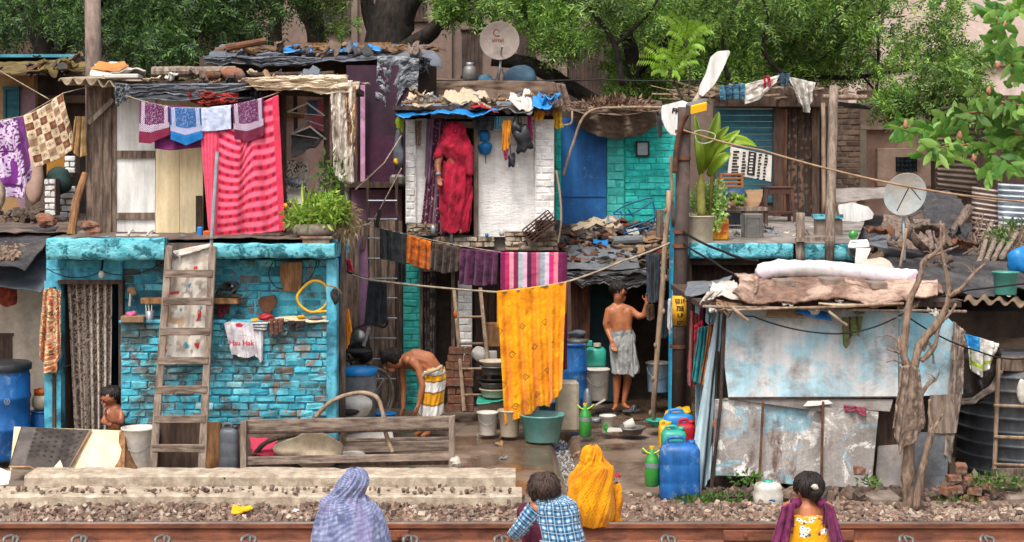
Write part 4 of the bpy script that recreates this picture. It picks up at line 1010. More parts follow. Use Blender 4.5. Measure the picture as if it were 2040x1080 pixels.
m=MB();P,S=rockfield(200,wx(10,18.5),wx(80,18.5),18.2,19,.02,.05,0);P[:,2]=2.4+rng.uniform(0,.16,len(P));rocks(m,P,S,4)
tag(m.build('rubble_heap',M['mud']),'dark rubble heap under the purple floral cloth','rubble',kind='stuff')
def fpurple(U,V):
 w=np.array(lin('d3bfd8'));p=np.array(lin('6e2a78'));C=np.zeros(U.shape+(3,))+w
 C=np.where((vnoise(U*26,V*44,3)>.62)[...,None],p,C)
 big=(vnoise(U*6,V*9,13)>.58)&(((V>.42)&(V<.82)))
 C=np.where(big[...,None],p*1.1,C)
 C=np.where(((np.abs(V-.4)<.015)|(np.abs(V-.84)<.015))[...,None],p*.6,C)
 C=np.where(((U>.82)&(V<.85))[...,None],p*1.1+.02,C);return C
cloth('purple_floral_cloth','purple and white floral cloth hanging at the far left','cloth',[(-30,247),(46,233)],[(-25,398),(20,392),(46,396),(62,345)],16.6,fpurple,2.5,.04,.1,nu=100,nv=150,seed=2)
def checks(U,V):
 a=np.array(lin('d8c3a4'));b=np.array(lin('70402a'));c=np.array(lin('a08468'))
 iu=np.floor(U*6).astype(int);iv=np.floor(V*6.5).astype(int);k=(iu+iv)%2
 C=np.where((k==0)[...,None],a,np.where(((iu+2*iv)%3==0)[...,None],c,b))
 fu=(U*6)%1-.5;fv=(V*6.5)%1-.5;r=np.abs(fu)+np.abs(fv)
 C=np.where(((r<.2)|((r>.33)&(r<.4)))[...,None],b*.75+a*.2,C)
 e=(np.abs(fu)>.46)|(np.abs(fv)>.46);return np.where(e[...,None],a*.9,C)
cloth('checked_cloth','brown and cream checked cloth hanging diagonally beside the plank wall','cloth',[(47,232),(82,217),(125,186)],[(70,334),(110,320),(143,302),(146,280)],16.5,checks,2,.035,.05,nu=110,nv=110,seed=5)
cloth('tan_cloth','plain tan cloth hanging right of the checked cloth','cloth',[(150,232),(170,232)],[(142,300),(158,315),(172,310)],16.3,solid('b39063','8f7048'),2,.03,0,nu=30,nv=40,seed=5)
wire('washing_line','washing line slanting down from the top left corner','line',[W(-20,130,16.6),W(98,198,16.55)],.006,M['rope'],.0)
wire('washing_line','washing line carrying the purple floral and checked cloths','line',[W(-30,246,16.6),W(47,231,16.55),W(125,186,16.5),W(225,160,16.2)],.006,M['rope'],.0)
def drum(name,label,px,pyb,Y,r,h,mat,lidmat=None,group=None,ribs=(.33,.66),opn=True):
 c=W(px,pyb,Y);t=thing(name,label,'drum',c,group);pr=[(0,0),(r*.93,0),(r*.97,.03)]
 for q_ in ribs:pr+=[(r,h*q_-.03),(r*1.03,h*q_-.015),(r*1.03,h*q_+.015),(r,h*q_+.03)]
 pr+=[(r,h*.88),(r*.94,h*.94),(r*.95,h*.96),(r*1.0,h*.965),(r*1.0,h),(r*.93,h)]+([(r*.92,h*.9),(0,h*.88)]if opn else[(0,h)])
 m=MB();m.lathe(pr,c,32);m.build('body',mat,t,True)
 if lidmat:MB().lathe([(r*1.04,h-.05),(r*1.05,h-.04),(r*1.05,h+.01),(r*.98,h+.025),(0,h+.03)],c,32).build('lid',lidmat,t,True)
 return t
d=drum('blue_drum','big blue plastic drum with perforated lid at the left edge',0,912,15.5,.3,.96,M['plastic_blue'],M['plastic_black'])
dc=W(14,800,15.19);m=MB();m.lathe([(.026,0),(.034,0),(.034,.004),(.026,.004)],dc+Vector((0,.0,0)),6,M=Matrix.Rotation(R(90),3,'X'));m.lathe([(.008,0),(.014,0),(.014,.004),(.008,.004)],dc,6,M=Matrix.Rotation(R(90),3,'X'));m.build('emblem',M['galv'],d)
d=drum('small_blue_drum','small blue drum standing behind the big blue drum',84,905,15.75,.12,.46,M['plastic_blue'],None,opn=False)
t=thing('orange_lid_jar','milky plastic jar with orange lid standing on the small blue drum','jar',W(84,816,15.75));c=W(84,815,15.75)
MB().lathe([(0,0),(.08,0),(.105,.04),(.108,.1),(.08,.16),(0,.17)],c,22).build('body',M['plastic_cream'],t,True);MB().lathe([(.082,.15),(.085,.15),(.085,.21),(0,.22)],c,22).build('lid',M['plastic_orange'],t,True)
t=thing('round_basket','rim of a round cane basket at the left edge','basket',W(0,400,16.0))
c=W(-8,390,16.0);m=MB();m.lathe([(.02,.05),(.07,.03),(.1,0),(.105,0),(.07,.045),(.02,.06)],c,20,M=Matrix.Rotation(R(80),3,'X'),sy=1.7);m.build('weave',M['rope'],t,True)
MY=18.8
M['white_brick']=islmat('white_brick',[(0,'e6e3e0'),(.5,'f4f2f0'),(1,'dcd7d2')],scale=10,grime=.12,worn='a58c78',wsc=8,wlo=.62,whi=.66,dirt='9c8b7e',dsc=2,dlo=.62,dhi=.75)
M['white_mortar']=pm('white_mortar','ebe8e4','d2cdc6',5,rough=.95,grime=.15)
M['white_wall']=pm('white_wall','f0eeeb','dedad5',4,(1,1,3),rough=.85,grime=.12,streak=.12,bump=.7,bsc=14,bd=.02,dirt='c9a78c',dsc=1.6,dlo=.55,dhi=.75)
M['turq_brick']=islmat('turq_brick',[(0,'26b4ac'),(.5,'3ac8be'),(1,'22a6a2')],scale=8,worn='4fd0cc',wsc=4,wlo=.5,whi=.7,dirt='1f7a74',dsc=2.,dlo=.5,dhi=.68)
M['turq_pale']=islmat('turq_pale',[(0,'4cbcb4'),(.5,'5cc6c0'),(1,'48b2ac')],scale=8,dirt='3c8a86',dsc=2.4,dlo=.6,dhi=.72)
M['turq_mortar']=pm('turq_mortar','2cae9f','1e9086',5,rough=.95)
H5=thing('white_upper_house','whitewashed brick upper room with open doorway and rag strewn roof','house',(wx(965,MY),MY,2.2))
m=MB();brickwall(m,1066,238,1104,440,MY-.06,.25,.2,.085,pro=.008);m.build('brick_pillar',[M['white_brick'],M['white_mortar']],H5);m=MB();brickwall(m,808,238,828,445,MY-.06,.25,.12,.085,pro=.008);m.build('brick_pillar',[M['white_brick'],M['white_mortar']],H5)
m=MB();m.pb(828,236,858,445,MY+.02,.12);m.pb(948,232,1066,472,MY+.02,.12);m.pb(858,212,950,236,MY+.02,.12);m.build('plaster_wall',M['white_wall'],H5)
m=MB();m.pb(944,236,953,500,MY-.03,.1);m.pb(860,230,948,237,MY-.02,.1);m.build('door_frame',M['wood_grey'],H5)
M['masonry']=islmat('masonry',[(0,'b8a48c'),(.4,'cbbca6'),(.7,'a3876c'),(1,'d8cdbf')],scale=12,dirt='6d5a4b',dsc=4,dlo=.5,dhi=.6)
m=MB();brickwall(m,812,446,872,470,MY-.12,.3,.12,.05,jit=.01);brickwall(m,862,472,985,492,MY-.14,.3,.16,.05,jit=.01);brickwall(m,1006,462,1110,500,MY-.2,.4,.2,.06,jit=.012);m.build('sill',[M['masonry'],M['mud']],H5)
m=MB();m.bx(wx(812,MY),wx(1112,MY),MY+.1,22.2,2.06,2.24);m.build('floor_slab',M['concrete_grey'],H5)
m=MB();m.bx(wx(808,MY),wx(812,MY)+.1,MY+.2,21.8,2.2,3.6);m.bx(wx(1100,MY)-.1,wx(1104,MY)-.01,MY+.2,21.8,2.2,3.6);m.bx(wx(808,MY),wx(1104,MY),21.8,21.9,2.2,3.7);m.build('side_wall',M['plaster_beige'],H5)
m=MB();m.bx(wx(790,MY)-.02,wx(1118,MY),MY-.35,21.9,wz(222,MY),wz(214,MY));m.build('roof_board',M['wood_dark'],H5)
for(lab,P4,mt,sd,a)in(('blue plastic sheet edge on the front left of the white room roof',((788,232,18.35),(990,222,18.3),(985,210,19),(800,212,19)),'plastic_bright_blue',3,.08),('grey tarp heap on the left of the white room roof',((800,218,18.5),(960,214,18.5),(950,196,19.5),(815,200,19.5)),'tarp_grey',4,.12),('grey woven sack roll on the middle of the white room roof',((880,210,18.4),(980,210,18.4),(975,188,18.8),(890,190,18.8)),'sack_cream',5,.12),('pink plastic sheet in the middle of the roof edge',((938,214,18.3),(995,222,18.3),(985,209,18.6),(945,207,18.6)),'plastic_red',6,.05),('white cloth lump on the right of the roof edge',((1010,208,18.4),(1065,210,18.4),(1055,186,18.7),(1020,188,18.7)),'plastic_white_sheet',7,.12),('bright blue sheet heap at the right end of the roof',((1060,208,18.3),(1117,206,18.3),(1110,185,18.7),(1070,183,18.7)),'plastic_bright_blue',8,.1),('grey tarp at the right of the white room roof',((985,224,18.4),(1060,222,18.4),(1050,200,19),(985,203,19)),'tarp_grey',9,.1)):
 tag(patch(*[W(*p)for p in P4],44,26,a*1.5,6,seed=sd,rag=.06).build('roof_sheet',M[mt],smooth=True),lab,'sheet')
log('thin pale plank lying across the left of the rag covered roof',(800,205,18.6),(1010,198,18.7),.02,'wood_tan','plank','plank')
def sparkle(U,V):
 C=np.zeros(U.shape+(3,))+np.array(lin('5b2040'));C=np.where((U>.5)[...,None]&(U<.62)[...,None],np.array(lin('a58a96')),C)
 return np.where((vnoise(U*26,V*90,4)>.8)[...,None],np.array(lin('c9a3b0')),C)
cloth('door_curtain','dark magenta sparkling curtain drawn aside in the white room doorway','curtain',[(862,236),(888,236)],[(838,455),(852,470),(885,470)],MY-.02,sparkle,4,.03,0,nu=60,nv=160,seed=4)
cloth('lilac_cloth','narrow lilac cloth strip hanging left of the white room doorway','cloth',[(850,236),(864,236)],[(846,350),(856,372)],MY-.06,solid('8d6c80','6e5064'),2,.02,0,nu=20,nv=50,seed=4)
cloth('brown_cloth','brown dotted cloth strip hanging by the left whitewashed pillar','cloth',[(826,240),(840,240)],[(828,288),(838,292)],MY-.06,solid('6b4f45','a08a78',20),2,.02,0,nu=20,nv=40,seed=4)
for(nm,lab,tp,bt,a,b,sd)in(('dark_cloth','dark grey cloth drying above the blue ball bags',[(940,232),(985,232)],[(943,258),(983,260)],'3f4144','2b2d30',3),('blue_cloth','small teal blue cloth strips under the roof edge',[(985,232),(1000,232)],[(985,256),(1000,258)],'2f6478','4d8ba0',4),('yellow_cloth','orange yellow cloth hanging among black bags',[(1002,240),(1018,240)],[(999,300),(1008,303),(1016,288)],'e59a1a','c97a10',5),('magenta_cloth','magenta cloth hanging right among black bags',[(1050,225),(1058,228)],[(1053,275),(1062,280)],'a81e5e','7c1748',6),('pink_rag','dark pink rag tip below the orange yellow cloth',[(1002,295),(1013,295)],[(1006,320),(1010,318)],'a82850','7c1c3c',7),('yellow_rag','yellow rag wedged under the right roof corner',[(1068,212),(1086,226)],[(1062,238),(1082,240)],'e0a020','c07a14',8),('yellow_scarf','yellow scarf hanging from the right roof corner',[(1102,218),(1118,218)],[(1104,252),(1110,258),(1122,254)],'d3a51e','a87c16',9)):
 cloth(nm,lab,'cloth',tp,bt,MY-.25,solid(a,b),2.5,.03,0,nu=26,nv=40,seed=sd)
for(lab,px,py,w,h,sd)in(('big black polythene bag bulging among hanging rags',1043,278,.2,.3,2),('small black polythene bag below the rags',1020,320,.09,.16,3),('dark blue polythene bag behind the black one',1030,250,.12,.22,5)):
 t=thing('polythene_bag',lab,'bag',W(px,py+15,MY-.3));MB().sph(W(px,py,MY-.28),(w/2,.07,h/2),14,12,lump=.8,seed=sd).build('body',M['plastic_black'],t,True);MB().tube([W(px-2,py-12,MY-.28),W(px-6,py-45,MY-.28)],.008,5).build('knot',M['plastic_black'],t)
M['ballblue']=pm('ballblue','1d7fc0','1666a3',6,rough=.45,bump=.5,bsc=30)
t=thing('blue_bag_pair','two bright blue knotted bags hanging one above the other on the white wall','bag',W(966,308,MY-.05));MB().sph(W(965,270,MY-.06),(.07,.06,.075),14,10,lump=.4,seed=2).build('bag',M['ballblue'],t,True);MB().sph(W(967,296,MY-.06),(.085,.07,.085),14,10,lump=.4,seed=4).build('bag',M['ballblue'],t,True);MB().tube([W(967,308,MY-.06),W(968,326,MY-.06)],.005,4).build('string',M['wire_black'],t)
t=thing('plastic_crate','tilted brown plastic crate standing on the sill at the right','crate',W(1075,460,MY-.3))
A=W(1043,462,MY-.35);B=W(1094,422,MY-.35);e=(B-A).normalized();nrm=Vector((-e.z,0,e.x))
m=MB();Rm=Matrix((e,Vector((0,1,0)),-nrm if nrm.z<0 else nrm)).transposed();hgt=.2
for k in range(6):m.box((A+B)/2-(nrm if nrm.z>0 else-nrm)*(hgt*(k/5.-.15))*.9,((B-A).length,.28,.012),rot=Rm)
for k in range(7):m.box(A.lerp(B,k/6)-(nrm if nrm.z>0 else-nrm)*hgt*.35,(.012,.28,hgt*.95),rot=Rm)
m.build('slats',M['plastic_brown'],t)
for(nm,lab,px,py,r,h,mt)in(('steel_cup','steel tumbler on the sill left of the open doorway',863,470,.035,.13,'galv'),('blue_cup','tiny blue cup on the sill right of the doorway',970,473,.022,.05,'ballblue'),('white_bottle','slim bottle on the sill before the red sari',899,492,.025,.25,'galv'),('white_mug','white mug on the sill below the white wall',1000,470,.035,.08,'plastic_white')):
 c=W(px,py,MY-.18);m=MB();m.lathe([(0,0),(r*.8,0),(r,h*.5),(r*.95,h*.6),(r*.5 if 'bottle' in nm else r,h),(r*.4,h),(0,h*.9)],c,14);tag(m.build(nm,M[mt],smooth=True),lab,'cup' if 'bottle' not in nm else 'bottle')
t=thing('rag_bundle','grey rag and yellow flower hanging on the left whitewashed corner','rags',W(795,340,MY-.2));MB().sph(W(795,300,MY-.2),(.06,.05,.24),12,10,lump=.8,seed=5).build('rag',M['tarp_slate'],t,True);MB().sph(W(797,245,MY-.2),(.05,.04,.09),12,10,lump=.8,seed=8).build('green_rag',M['lime'],t,True);MB().sph(W(789,322,MY-.24),(.03,.03,.04),8,6,lump=.7).build('flower',M['plastic_yellow'],t,True)
H6=thing('rear_shed','low shed behind the white room under a brown cloth sheet','shed',(wx(985,22),22,2.4))
m=patch(W(835,198,22),W(1140,215,22),W(1122,162,22.9),W(845,158,22.9),60,24,.06,2,seed=5);m.build('roof_sheet',M['sack_brown'],H6,True)
m=MB();m.pb(838,190,1135,420,22.25,.1);m.build('wall',M['wood_dark'],H6)
cloth('sheet_flap',None,None,[(1095,164),(1125,168)],[(1110,215),(1130,245),(1142,225)],22.0,solid('7b6656','5f4e42'),3,.06,0,nu=30,nv=30,parent=H6)
cloth('roof_flap',None,None,[(838,166),(960,160),(1105,163)],[(838,200),(960,202),(1105,214)],22.0,solid('6e594b','7f6b5c'),5,.05,0,nu=70,nv=20,parent=H6)
t=thing('gas_cylinder','small grey metal gas cylinder standing on the brown sheet roof','cylinder',W(936,162,22.4));c=W(936,162,22.4)
MB().lathe([(0,0),(.09,0),(.105,.03),(.105,.17),(.08,.22),(.03,.24),(0,.24)],c,20).build('body',M['steel_dull'],t,True);MB().lathe([(.05,.22),(.055,.22),(.055,.28),(.05,.28)],c,16).build('collar',M['galv'],t,True)
tag(MB().sph(W(1037,165,22.8),(.27,.2,.26),16,12,lump=.25,seed=3).build('blue_bundle',pm('dull_blue','4b6a80','384f60',4,bump=.4),smooth=True),'dull blue covered bundle on the roof right of the dish','bundle')
tag(MB().sph(W(968,160,22.5),(.14,.12,.08),16,12,lump=.3,seed=5).build('blue_bowl',pm('dull_blue2','3f7086','2f5668',4),smooth=True),'dull blue basin upside down left of the dish mast','basin')
def dish(name,label,px,py,Y,rx,rz,ty,mat,mastpts,writing=None,arm=None):
 c=W(px,py,Y);t=thing(name,label,'satellite dish',Vector(mastpts[-1]))
 m=MB();n=9;pr=[(rx*k/n,-.16*rx*(1-(k/n)**2)*-1)for k in range(n+1)]
 Mx=Matrix.Rotation(ty[2],3,'Z')@Matrix.Rotation(ty[0],3,'X')@Matrix.Rotation(ty[1],3,'Z')
 prof=[(max(rx*k/n,.001),.16*rx*((k/n)**2))for k in range(n+1)];prof+=[(rx*1.02,.165*rx),(rx*1.0,.14*rx)]+[(max(rx*k/n,.001),.16*rx*((k/n)**2)-.012)for k in range(n-1,-1,-1)]
 m.lathe(prof,c,40,M=Mx,sy=rz/rx);m.build('reflector',mat,t,True)
 MB().tube(mastpts,.018,8).build('mast',M['galv'],t,True)
 return t,Mx,c
t,Mx,c=dish('satellite_dish','round satellite dish with red brand writing standing on the rear roof',995,82,22.3,.29,.28,(R(88),0,R(3)),pm('dish_grey','9a8d85','857871',3,rough=.7,bump=.05,dirt='6d5f58'),[W(999,105,22.42),W(997,125,22.3),W(993,160,22.3)])
MB().tube([W(999,135,22.3),W(1008,160,22.5)],.009,5).build('strut',M['galv'],t);MB().tube([W(996,135,22.3),W(987,160,22.5)],.009,5).build('strut',M['galv'],t)
MB().tube([W(998,108,22.25),W(999,100,22.2),W(1001,92,22.05)],.014,6).build('feed_arm',M['galv'],t)
rr=pm('sign_rust','7c3f30','6b382c',rough=.8)
text('airtel',.085,W(992,81,22.2)+Vector((0,-.03,0)),(R(88),0,R(3)),rr,t,bold=.002)
P=[W(990+9*math.cos(a)*(.5+.5*a/6),64-9*math.sin(a)*(.5+.5*a/6),22.13)for a in np.linspace(-.3,5.4,26)]
MB().tube(P,[.006+.008*k/25 for k in range(26)],6).build('emblem',rr,t,True)
H7=thing('purple_house','narrow dark purple house wedged behind the upper shack','house',(wx(745,20),20,2.2))
m=MB();m.pb(690,130,812,375,20,.1);m.build('wall',M['purple_wall'],H7)
m=MB();m.pb(732,270,800,362,19.96,.05);m.build('panel',pm('plum','4f2440','38182c',3),H7)
m=MB();m.pb(718,165,727,372,19.8,.06);m.build('frame',M['lilac_pipe'],H7);m=MB();m.pb(706,160,712,372,19.85,.06);m.build('frame',M['wood_dark'],H7)
m=MB();m.pb(700,378,800,438,19.9,.1);m.build('lower_wall',M['pink_wall'],H7)
m=MB();m.pb(686,362,812,374,19.5,.5);m.build('shelf',M['wood_dark'],H7)
m=MB();m.bx(wx(640,20),wx(812,20),20.15,22,0,4);m.build('core',M['dark_void'],H7)
tag(MB().pb(776,348,806,370,19.3,.2,bev=.03).build('dish_rack',M['steel_dull']),'grey metal basin rack on the purple house shelf','rack')
H8=thing('rear_shack','long low rear shack with littered tarp covered roof','shack',(wx(640,21),21,2.4))
m=MB();m.bx(wx(400,21),wx(870,21),20.9,21.0,2.4,wz(115,21));m.build('wall',M['dark_void'],H8)
m=patch(W(405,128,20.2),W(880,122,20.2),W(860,90,21.8),W(440,90,21.8),110,26,.16,1.6,seed=31,rag=.06);m.build('roof_tarp',M['tarp_slate'],H8,True)
m=MB();m.pb(440,118,860,124,20.4,.1);m.build('roof_beam',M['wood_dark'],H8)
m=MB();m.pb(545,85,780,91,21.4,.1,jit=.01);m.build('roof_board',M['wood_tan'],H8)
for k,(a,b,y)in enumerate(((566,600,96),(602,622,95),(652,690,97),(700,712,93),(734,758,97))):
 tag(patch(W(a,y+4,20.8),W(b,y+4,20.8),W(b,y-6,21.1),W(a,y-6,21.1),14,8,.08,5,seed=k).build('blue_sheet',M['plastic_bright_blue'],smooth=True),['first','second','third','fourth','fifth'][k]+' bright blue plastic scrap from the left on the rear shack roof','sheet')
m=MB();n=150
for i in range(n):
 px=random.uniform(440,870);c=W(px,96+random.uniform(-3,8),20.9+random.random()*.4);m.box(c,(random.uniform(.05,.35),.05,random.uniform(.01,.04)),rot=(random.uniform(-.2,.2),random.uniform(-.3,.3),random.uniform(-1,1)))
tag(m.build('roof_litter',M['card']),'splintered boards and litter strewn over the rear shack roof','litter',kind='stuff')
log('rusty corrugated ridge piece on the left end of rear roof',(450,96,20.8),(530,82,20.9),.05,'rust','pipe','pipe')
cloth('tarp_flap','big grey tarp hanging down from the rear shack roof','tarp',[(752,112),(800,112),(835,118)],[(748,195),(762,205),(770,240),(790,210),(808,175),(832,182)],20.0,solid('8a8d91','55585d',6),1,.03,0,nu=80,nv=80,seed=3,rag=1.5,mat=PLAST,rum=.05)
cloth('tarp_flap','dark torn tarp strip hanging right of the big grey tarp','tarp',[(832,112),(856,116)],[(834,150),(850,140),(856,158)],20.1,solid('44464b','2e2f33',6),1,.03,0,nu=30,nv=30,seed=4,rag=3,rum=.08,mat=PLAST)
cloth('tarp_flap','ragged grey tarp edge hanging along the left of the rear roof','tarp',[(405,112),(500,114),(580,112),(640,116)],[(410,125),(440,132),(470,118),(520,136),(560,124),(600,132),(640,122)],20.1,solid('6d7178','44474d',6),3,.03,0,nu=90,nv=20,seed=6,rag=3,rum=.08,mat=PLAST)
LWY=19.3
H9=thing('lower_rooms','row of dark ground floor rooms under the white upper house','house',(wx(950,LWY),LWY,0))
m=MB();[m.pb(690+k*14,440,703+k*14,860,LWY+.1-.01*(k%2),.1,jit=.003)for k in range(8)];m.build('board_wall',M['wood_old'],H9)
m=MB();brickwall(m,803,528,836,860,LWY-.05,.2,.2,.09,pro=.008);m.build('teal_pillar',[islmat('teal_pil',[(0,'38aaa0'),(1,'52c4b8')],grime=.2,dirt='2f6a66',dsc=3),M['turq_mortar']],H9)
m=MB();brickwall(m,912,560,940,720,LWY-.05,.2,.2,.09,pro=.008);m.build('white_pillar',[M['white_brick'],M['white_mortar']],H9)
m=MB();m.pb(836,540,842,860,LWY-.02,.1);m.pb(899,540,906,860,LWY-.02,.1);m.pb(836,535,906,541,LWY-.02,.1);m.build('door_frame',M['wood_old'],H9)
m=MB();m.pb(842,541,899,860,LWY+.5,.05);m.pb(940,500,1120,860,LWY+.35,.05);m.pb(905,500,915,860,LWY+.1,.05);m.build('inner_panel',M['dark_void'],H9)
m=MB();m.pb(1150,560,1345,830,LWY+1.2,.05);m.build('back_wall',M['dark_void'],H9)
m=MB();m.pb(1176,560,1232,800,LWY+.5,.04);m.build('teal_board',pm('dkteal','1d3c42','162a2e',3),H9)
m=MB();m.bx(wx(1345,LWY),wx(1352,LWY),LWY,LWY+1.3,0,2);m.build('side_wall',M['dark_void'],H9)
for k in range(4):
 tag(MB().pb(945+k*14,560,957+k*14,780,LWY+.28,.03,jit=.004).build('plank',M['wood_dark']),None)
 o=COL.objects[-1];tag(o,['first','second','third','fourth'][k]+' dark upright plank from the white pillar behind the thin ladder','plank')
def damask(U,V):
 C=np.zeros(U.shape+(3,))+np.array(lin('2c2020'));f=np.sin(U*2*PI*2+.0)*np.sin(V*2*PI*4+np.where(U>.5,1.6,0))
 return np.where(((np.abs(f)>.5)&(vnoise(U*30,V*120,3)>.4))[...,None],np.array(lin('7c6a60')),C)
cloth('dark_curtain','dark curtain with pale damask pattern in the lower doorway','curtain',[(843,541),(868,541)],[(846,800),(866,800)],LWY+.05,damask,3,.03,0,nu=50,nv=160,seed=3)
cloth('brown_curtain','brown orange curtain hanging in the dark lower room','curtain',[(1136,555),(1176,560)],[(1140,690),(1174,690)],LWY+.2,solid('7c4a34','4e2e22',4),6,.03,0,nu=60,nv=40,seed=3)
def post(name,label,a,b,r,mat,wob=.1,cat='post',knots=0):
 a=W(*a);b=W(*b);t=[a.lerp(b,k/8)+Vector((.012*nz(k*.9,a.x),0,0))for k in range(9)]
 m=MB().tube(t,[r*(1+.08*nz(k,a.x*3))for k in range(9)],10,wob=wob)
 if knots:
  for k in range(knots):
   p=a.lerp(b,(k+.4)/knots);m.sph(p+Vector((random.choice((-1,1))*r,-r*.5,0)),(r*.7,r*.7,r*1.1),8,6)
 return tag(m.build(name,M[mat],smooth=True),label,cat)
post('wooden_post','square brown wooden post at the right corner of the turquoise house',(680,835,15.6),(682,455,15.6),.045,'wood_old')
post('lilac_post','lilac painted round post behind the turquoise house corner',(727,665,18.2),(722,470,18.2),.06,'lilac_pipe')
post('branch_post','pale forked branch tied on top of the lilac post',(722,500,18.1),(732,448,18.1),.03,'deadwood')
tag(MB().tube(spline([W(690,462,17.6),W(715,452,17.8),W(738,446,18.0)],5),[.018]*11,7).build('stick',M['rope'],smooth=True),'pale stick tied across to the lilac post top','stick')
cloth('blue_strip','deep blue cloth strip hanging by the corner of the turquoise house','cloth',[(667,505),(680,505)],[(666,560),(677,566)],15.5,solid('1c4f94','163c74'),1.5,.02,0,nu=20,nv=30)
cloth('orange_scarf','orange yellow scarf hanging beside the wooden post','scarf',[(688,615),(694,615)],[(683,690),(692,696),(701,660)],15.75,solid('e8940e','c97408'),2,.02,0,nu=24,nv=40)
cloth('red_cloth','bright red cloth bundle hanging high beside the wooden post','cloth',[(689,518),(697,516)],[(691,540),(704,540)],15.8,solid('c02440','8a1a30'),2,.03,0,nu=20,nv=24)
tag(MB().sph(W(668,590,15.12),(.04,.04,.07),10,8,lump=.8).build('black_pouch',M['rubber'],smooth=True),'black pouch tied at the corner post with straw rope','bag')
tag(MB().tube(spline([W(652,568,15.1),W(668,572,15.05),W(680,585,15.2)],5),.012,6).build('straw_rope',M['rope'],smooth=True),'frayed straw rope tied round the house corner','rope')
t=thing('metal_ladder','tall dark ladder with thin pale rungs against the board wall','ladder',W(760,800,18.5))
for a,b in(((733,800,18.4),(733,350,18.9)),((792,800,18.4),(790,350,18.9))):MB().tube([W(*a),W(*b)],.02,8).build('side_rail',M['wood_dark'],t)
for y in(400,437,475,515,555,594,634,674,715,755):MB().tube([W(733,y,18.75-(y-400)*.0008),W(791,y,18.75-(y-400)*.0008)],.012,6).build('rung',M['galv'],t)
t=thing('brown_ladder','slim brown ladder leaning by the brick stack','ladder',W(940,800,18.1))
for a,b in(((925,820,17.9),(905,578,18.7)),((976,770,17.9),(957,575,18.7))):MB().tube([W(*a),W(*b)],.026,8,wob=.2).build('side_rail',M['bamboo'],t)
for k,y in enumerate((632,685,735,787)):MB().tube([W(908+(y-600)*.085,y,18.45-k*.18),W(963+(y-600)*.075,y-1,18.45-k*.18)],.017,6).build('rung',M['bamboo'],t)
def bricks(label,group,rects,Y,cols):
 first=None;z0=0
 for(px0,px1,py0,py1)in rects:
  x0,x1,zt,zb=wx(px0,Y),wx(px1,Y),wz(py0,Y),wz(py1,Y);rows=max(1,round((zt-zb)/.095))
  for r in range(rows):
   x=x0+random.uniform(0,.03)
   while x<x1-.08:
    w=random.choice((.2,.2,.11));w=min(w,x1-x)
    if w<.07:break
    c=Vector((x+w/2,Y+.06+random.uniform(-.02,.02),zb+(r+.5)*(zt-zb)/rows))
    o=MB().box((0,0,0),(w-.008,.11,(zt-zb)/rows-.005),bev=.01,jit=.004).build('brick',M['brick_red'],loc=(0,0,-(zt-zb)/rows/2+.0))
    o.location=c;o.rotation_euler=(0,0,random.uniform(-.08,.08));tag(o,label,'brick',group);x+=w
bricks('old red brick stacked in the alley pile under the slim brown ladder','bricks stacked beside the ladder',[(886,944,762,830),(886,944,730,762),(890,940,700,730)],18.2,0)
L1=17.6
wire('washing_line','line of dark clothes strung from the lilac post to the right','line',[W(735,446,18.0),W(760,455,L1),W(1000,503,L1+.02),W(1130,505,L1)],.006,M['rope'],.02)
for(nm,lab,tp,bt,a,b,f,sd)in(('black_trousers','charcoal trousers hanging first on the dark washing line',[(757,455),(810,466)],[(757,515),(790,522),(808,528)],'33373a','232628',4,1),('orange_shorts','orange shorts hanging on the line between charcoal and brown clothes',[(811,468),(859,482)],[(804,520),(830,532),(856,538)],'d0701c','a8540f',4,2),('brown_shirt','dark brown garment hanging between orange and plum ones',[(861,484),(916,494)],[(858,535),(884,545),(912,540)],'4e3e36','392c27',4,3),('plum_shirt','plum coloured garment hanging left of the striped blanket',[(918,496),(992,502)],[(914,566),(960,570),(990,566)],'5c2a4e','451f3b',4,4)):
 cloth(nm,lab,'clothes',tp,bt,L1,solid(a,b),f,.035,.3,nu=60,nv=50,seed=sd)
cloth('black_cloth','long charcoal cloth hanging in front of the ladder over the bicycle','cloth',[(733,560),(770,560)],[(726,645),(748,650),(772,642)],18.0,solid('2f343a','1f2327'),3,.035,0,nu=40,nv=50)
cloth('black_cloth','dark cloth hanging behind the charcoal trousers on the ladder','cloth',[(790,500),(808,510)],[(792,560),(808,562)],18.0,solid('26282b','1a1c1e'),2,.03,0,nu=20,nv=30)
def stripes(U,V):
 cols=['7c2050','c03060','e09aa8','8e2450','9fb8b8','d8a8c0','4f2038','a83a60','b4788a','93a8ac','e0c0d8','d03070','e08090','6e1c48','5c1a40']
 i=np.clip((U*len(cols)).astype(int),0,len(cols)-1);C=np.array([lin(c)for c in cols])[i]
 k=(np.abs((U*5)%1-.5)<.1+.08*np.sin(V*40));return np.where((k&(i%3==0))[...,None],C*.5,C)
cloth('striped_blanket','pink purple and grey striped blanket hanging above the orange sari','blanket',[(997,503),(1060,504),(1130,504)],[(997,578),(1060,572),(1129,562)],L1,stripes,2,.015,.3,nu=140,nv=50,seed=3)
L2=16.9
def sari(U,V):
 C=solid('f5a60e','e08c06',7,9)(U,V)
 cx=np.round(U*3+(np.floor(V*5)%2)*.5-.5)+.5-(np.floor(V*5)%2)*.5;fx=(U*3-cx)*1.4;fy=((V*5)%1-.5)*1.4
 r=np.abs(fx)*3.4+np.abs(fy)*3.6
 k=(((r>.45)&(r<.8))|(r<.2))&(np.abs(fx)<.35)&(U<.8)&(V>.12)
 C=np.where(k[...,None],C*.42,C)
 return np.where(((V>.87)&(U<.6))[...,None]&(vnoise(U*40,V*80,5)>.5)[...,None],C*.8,C)
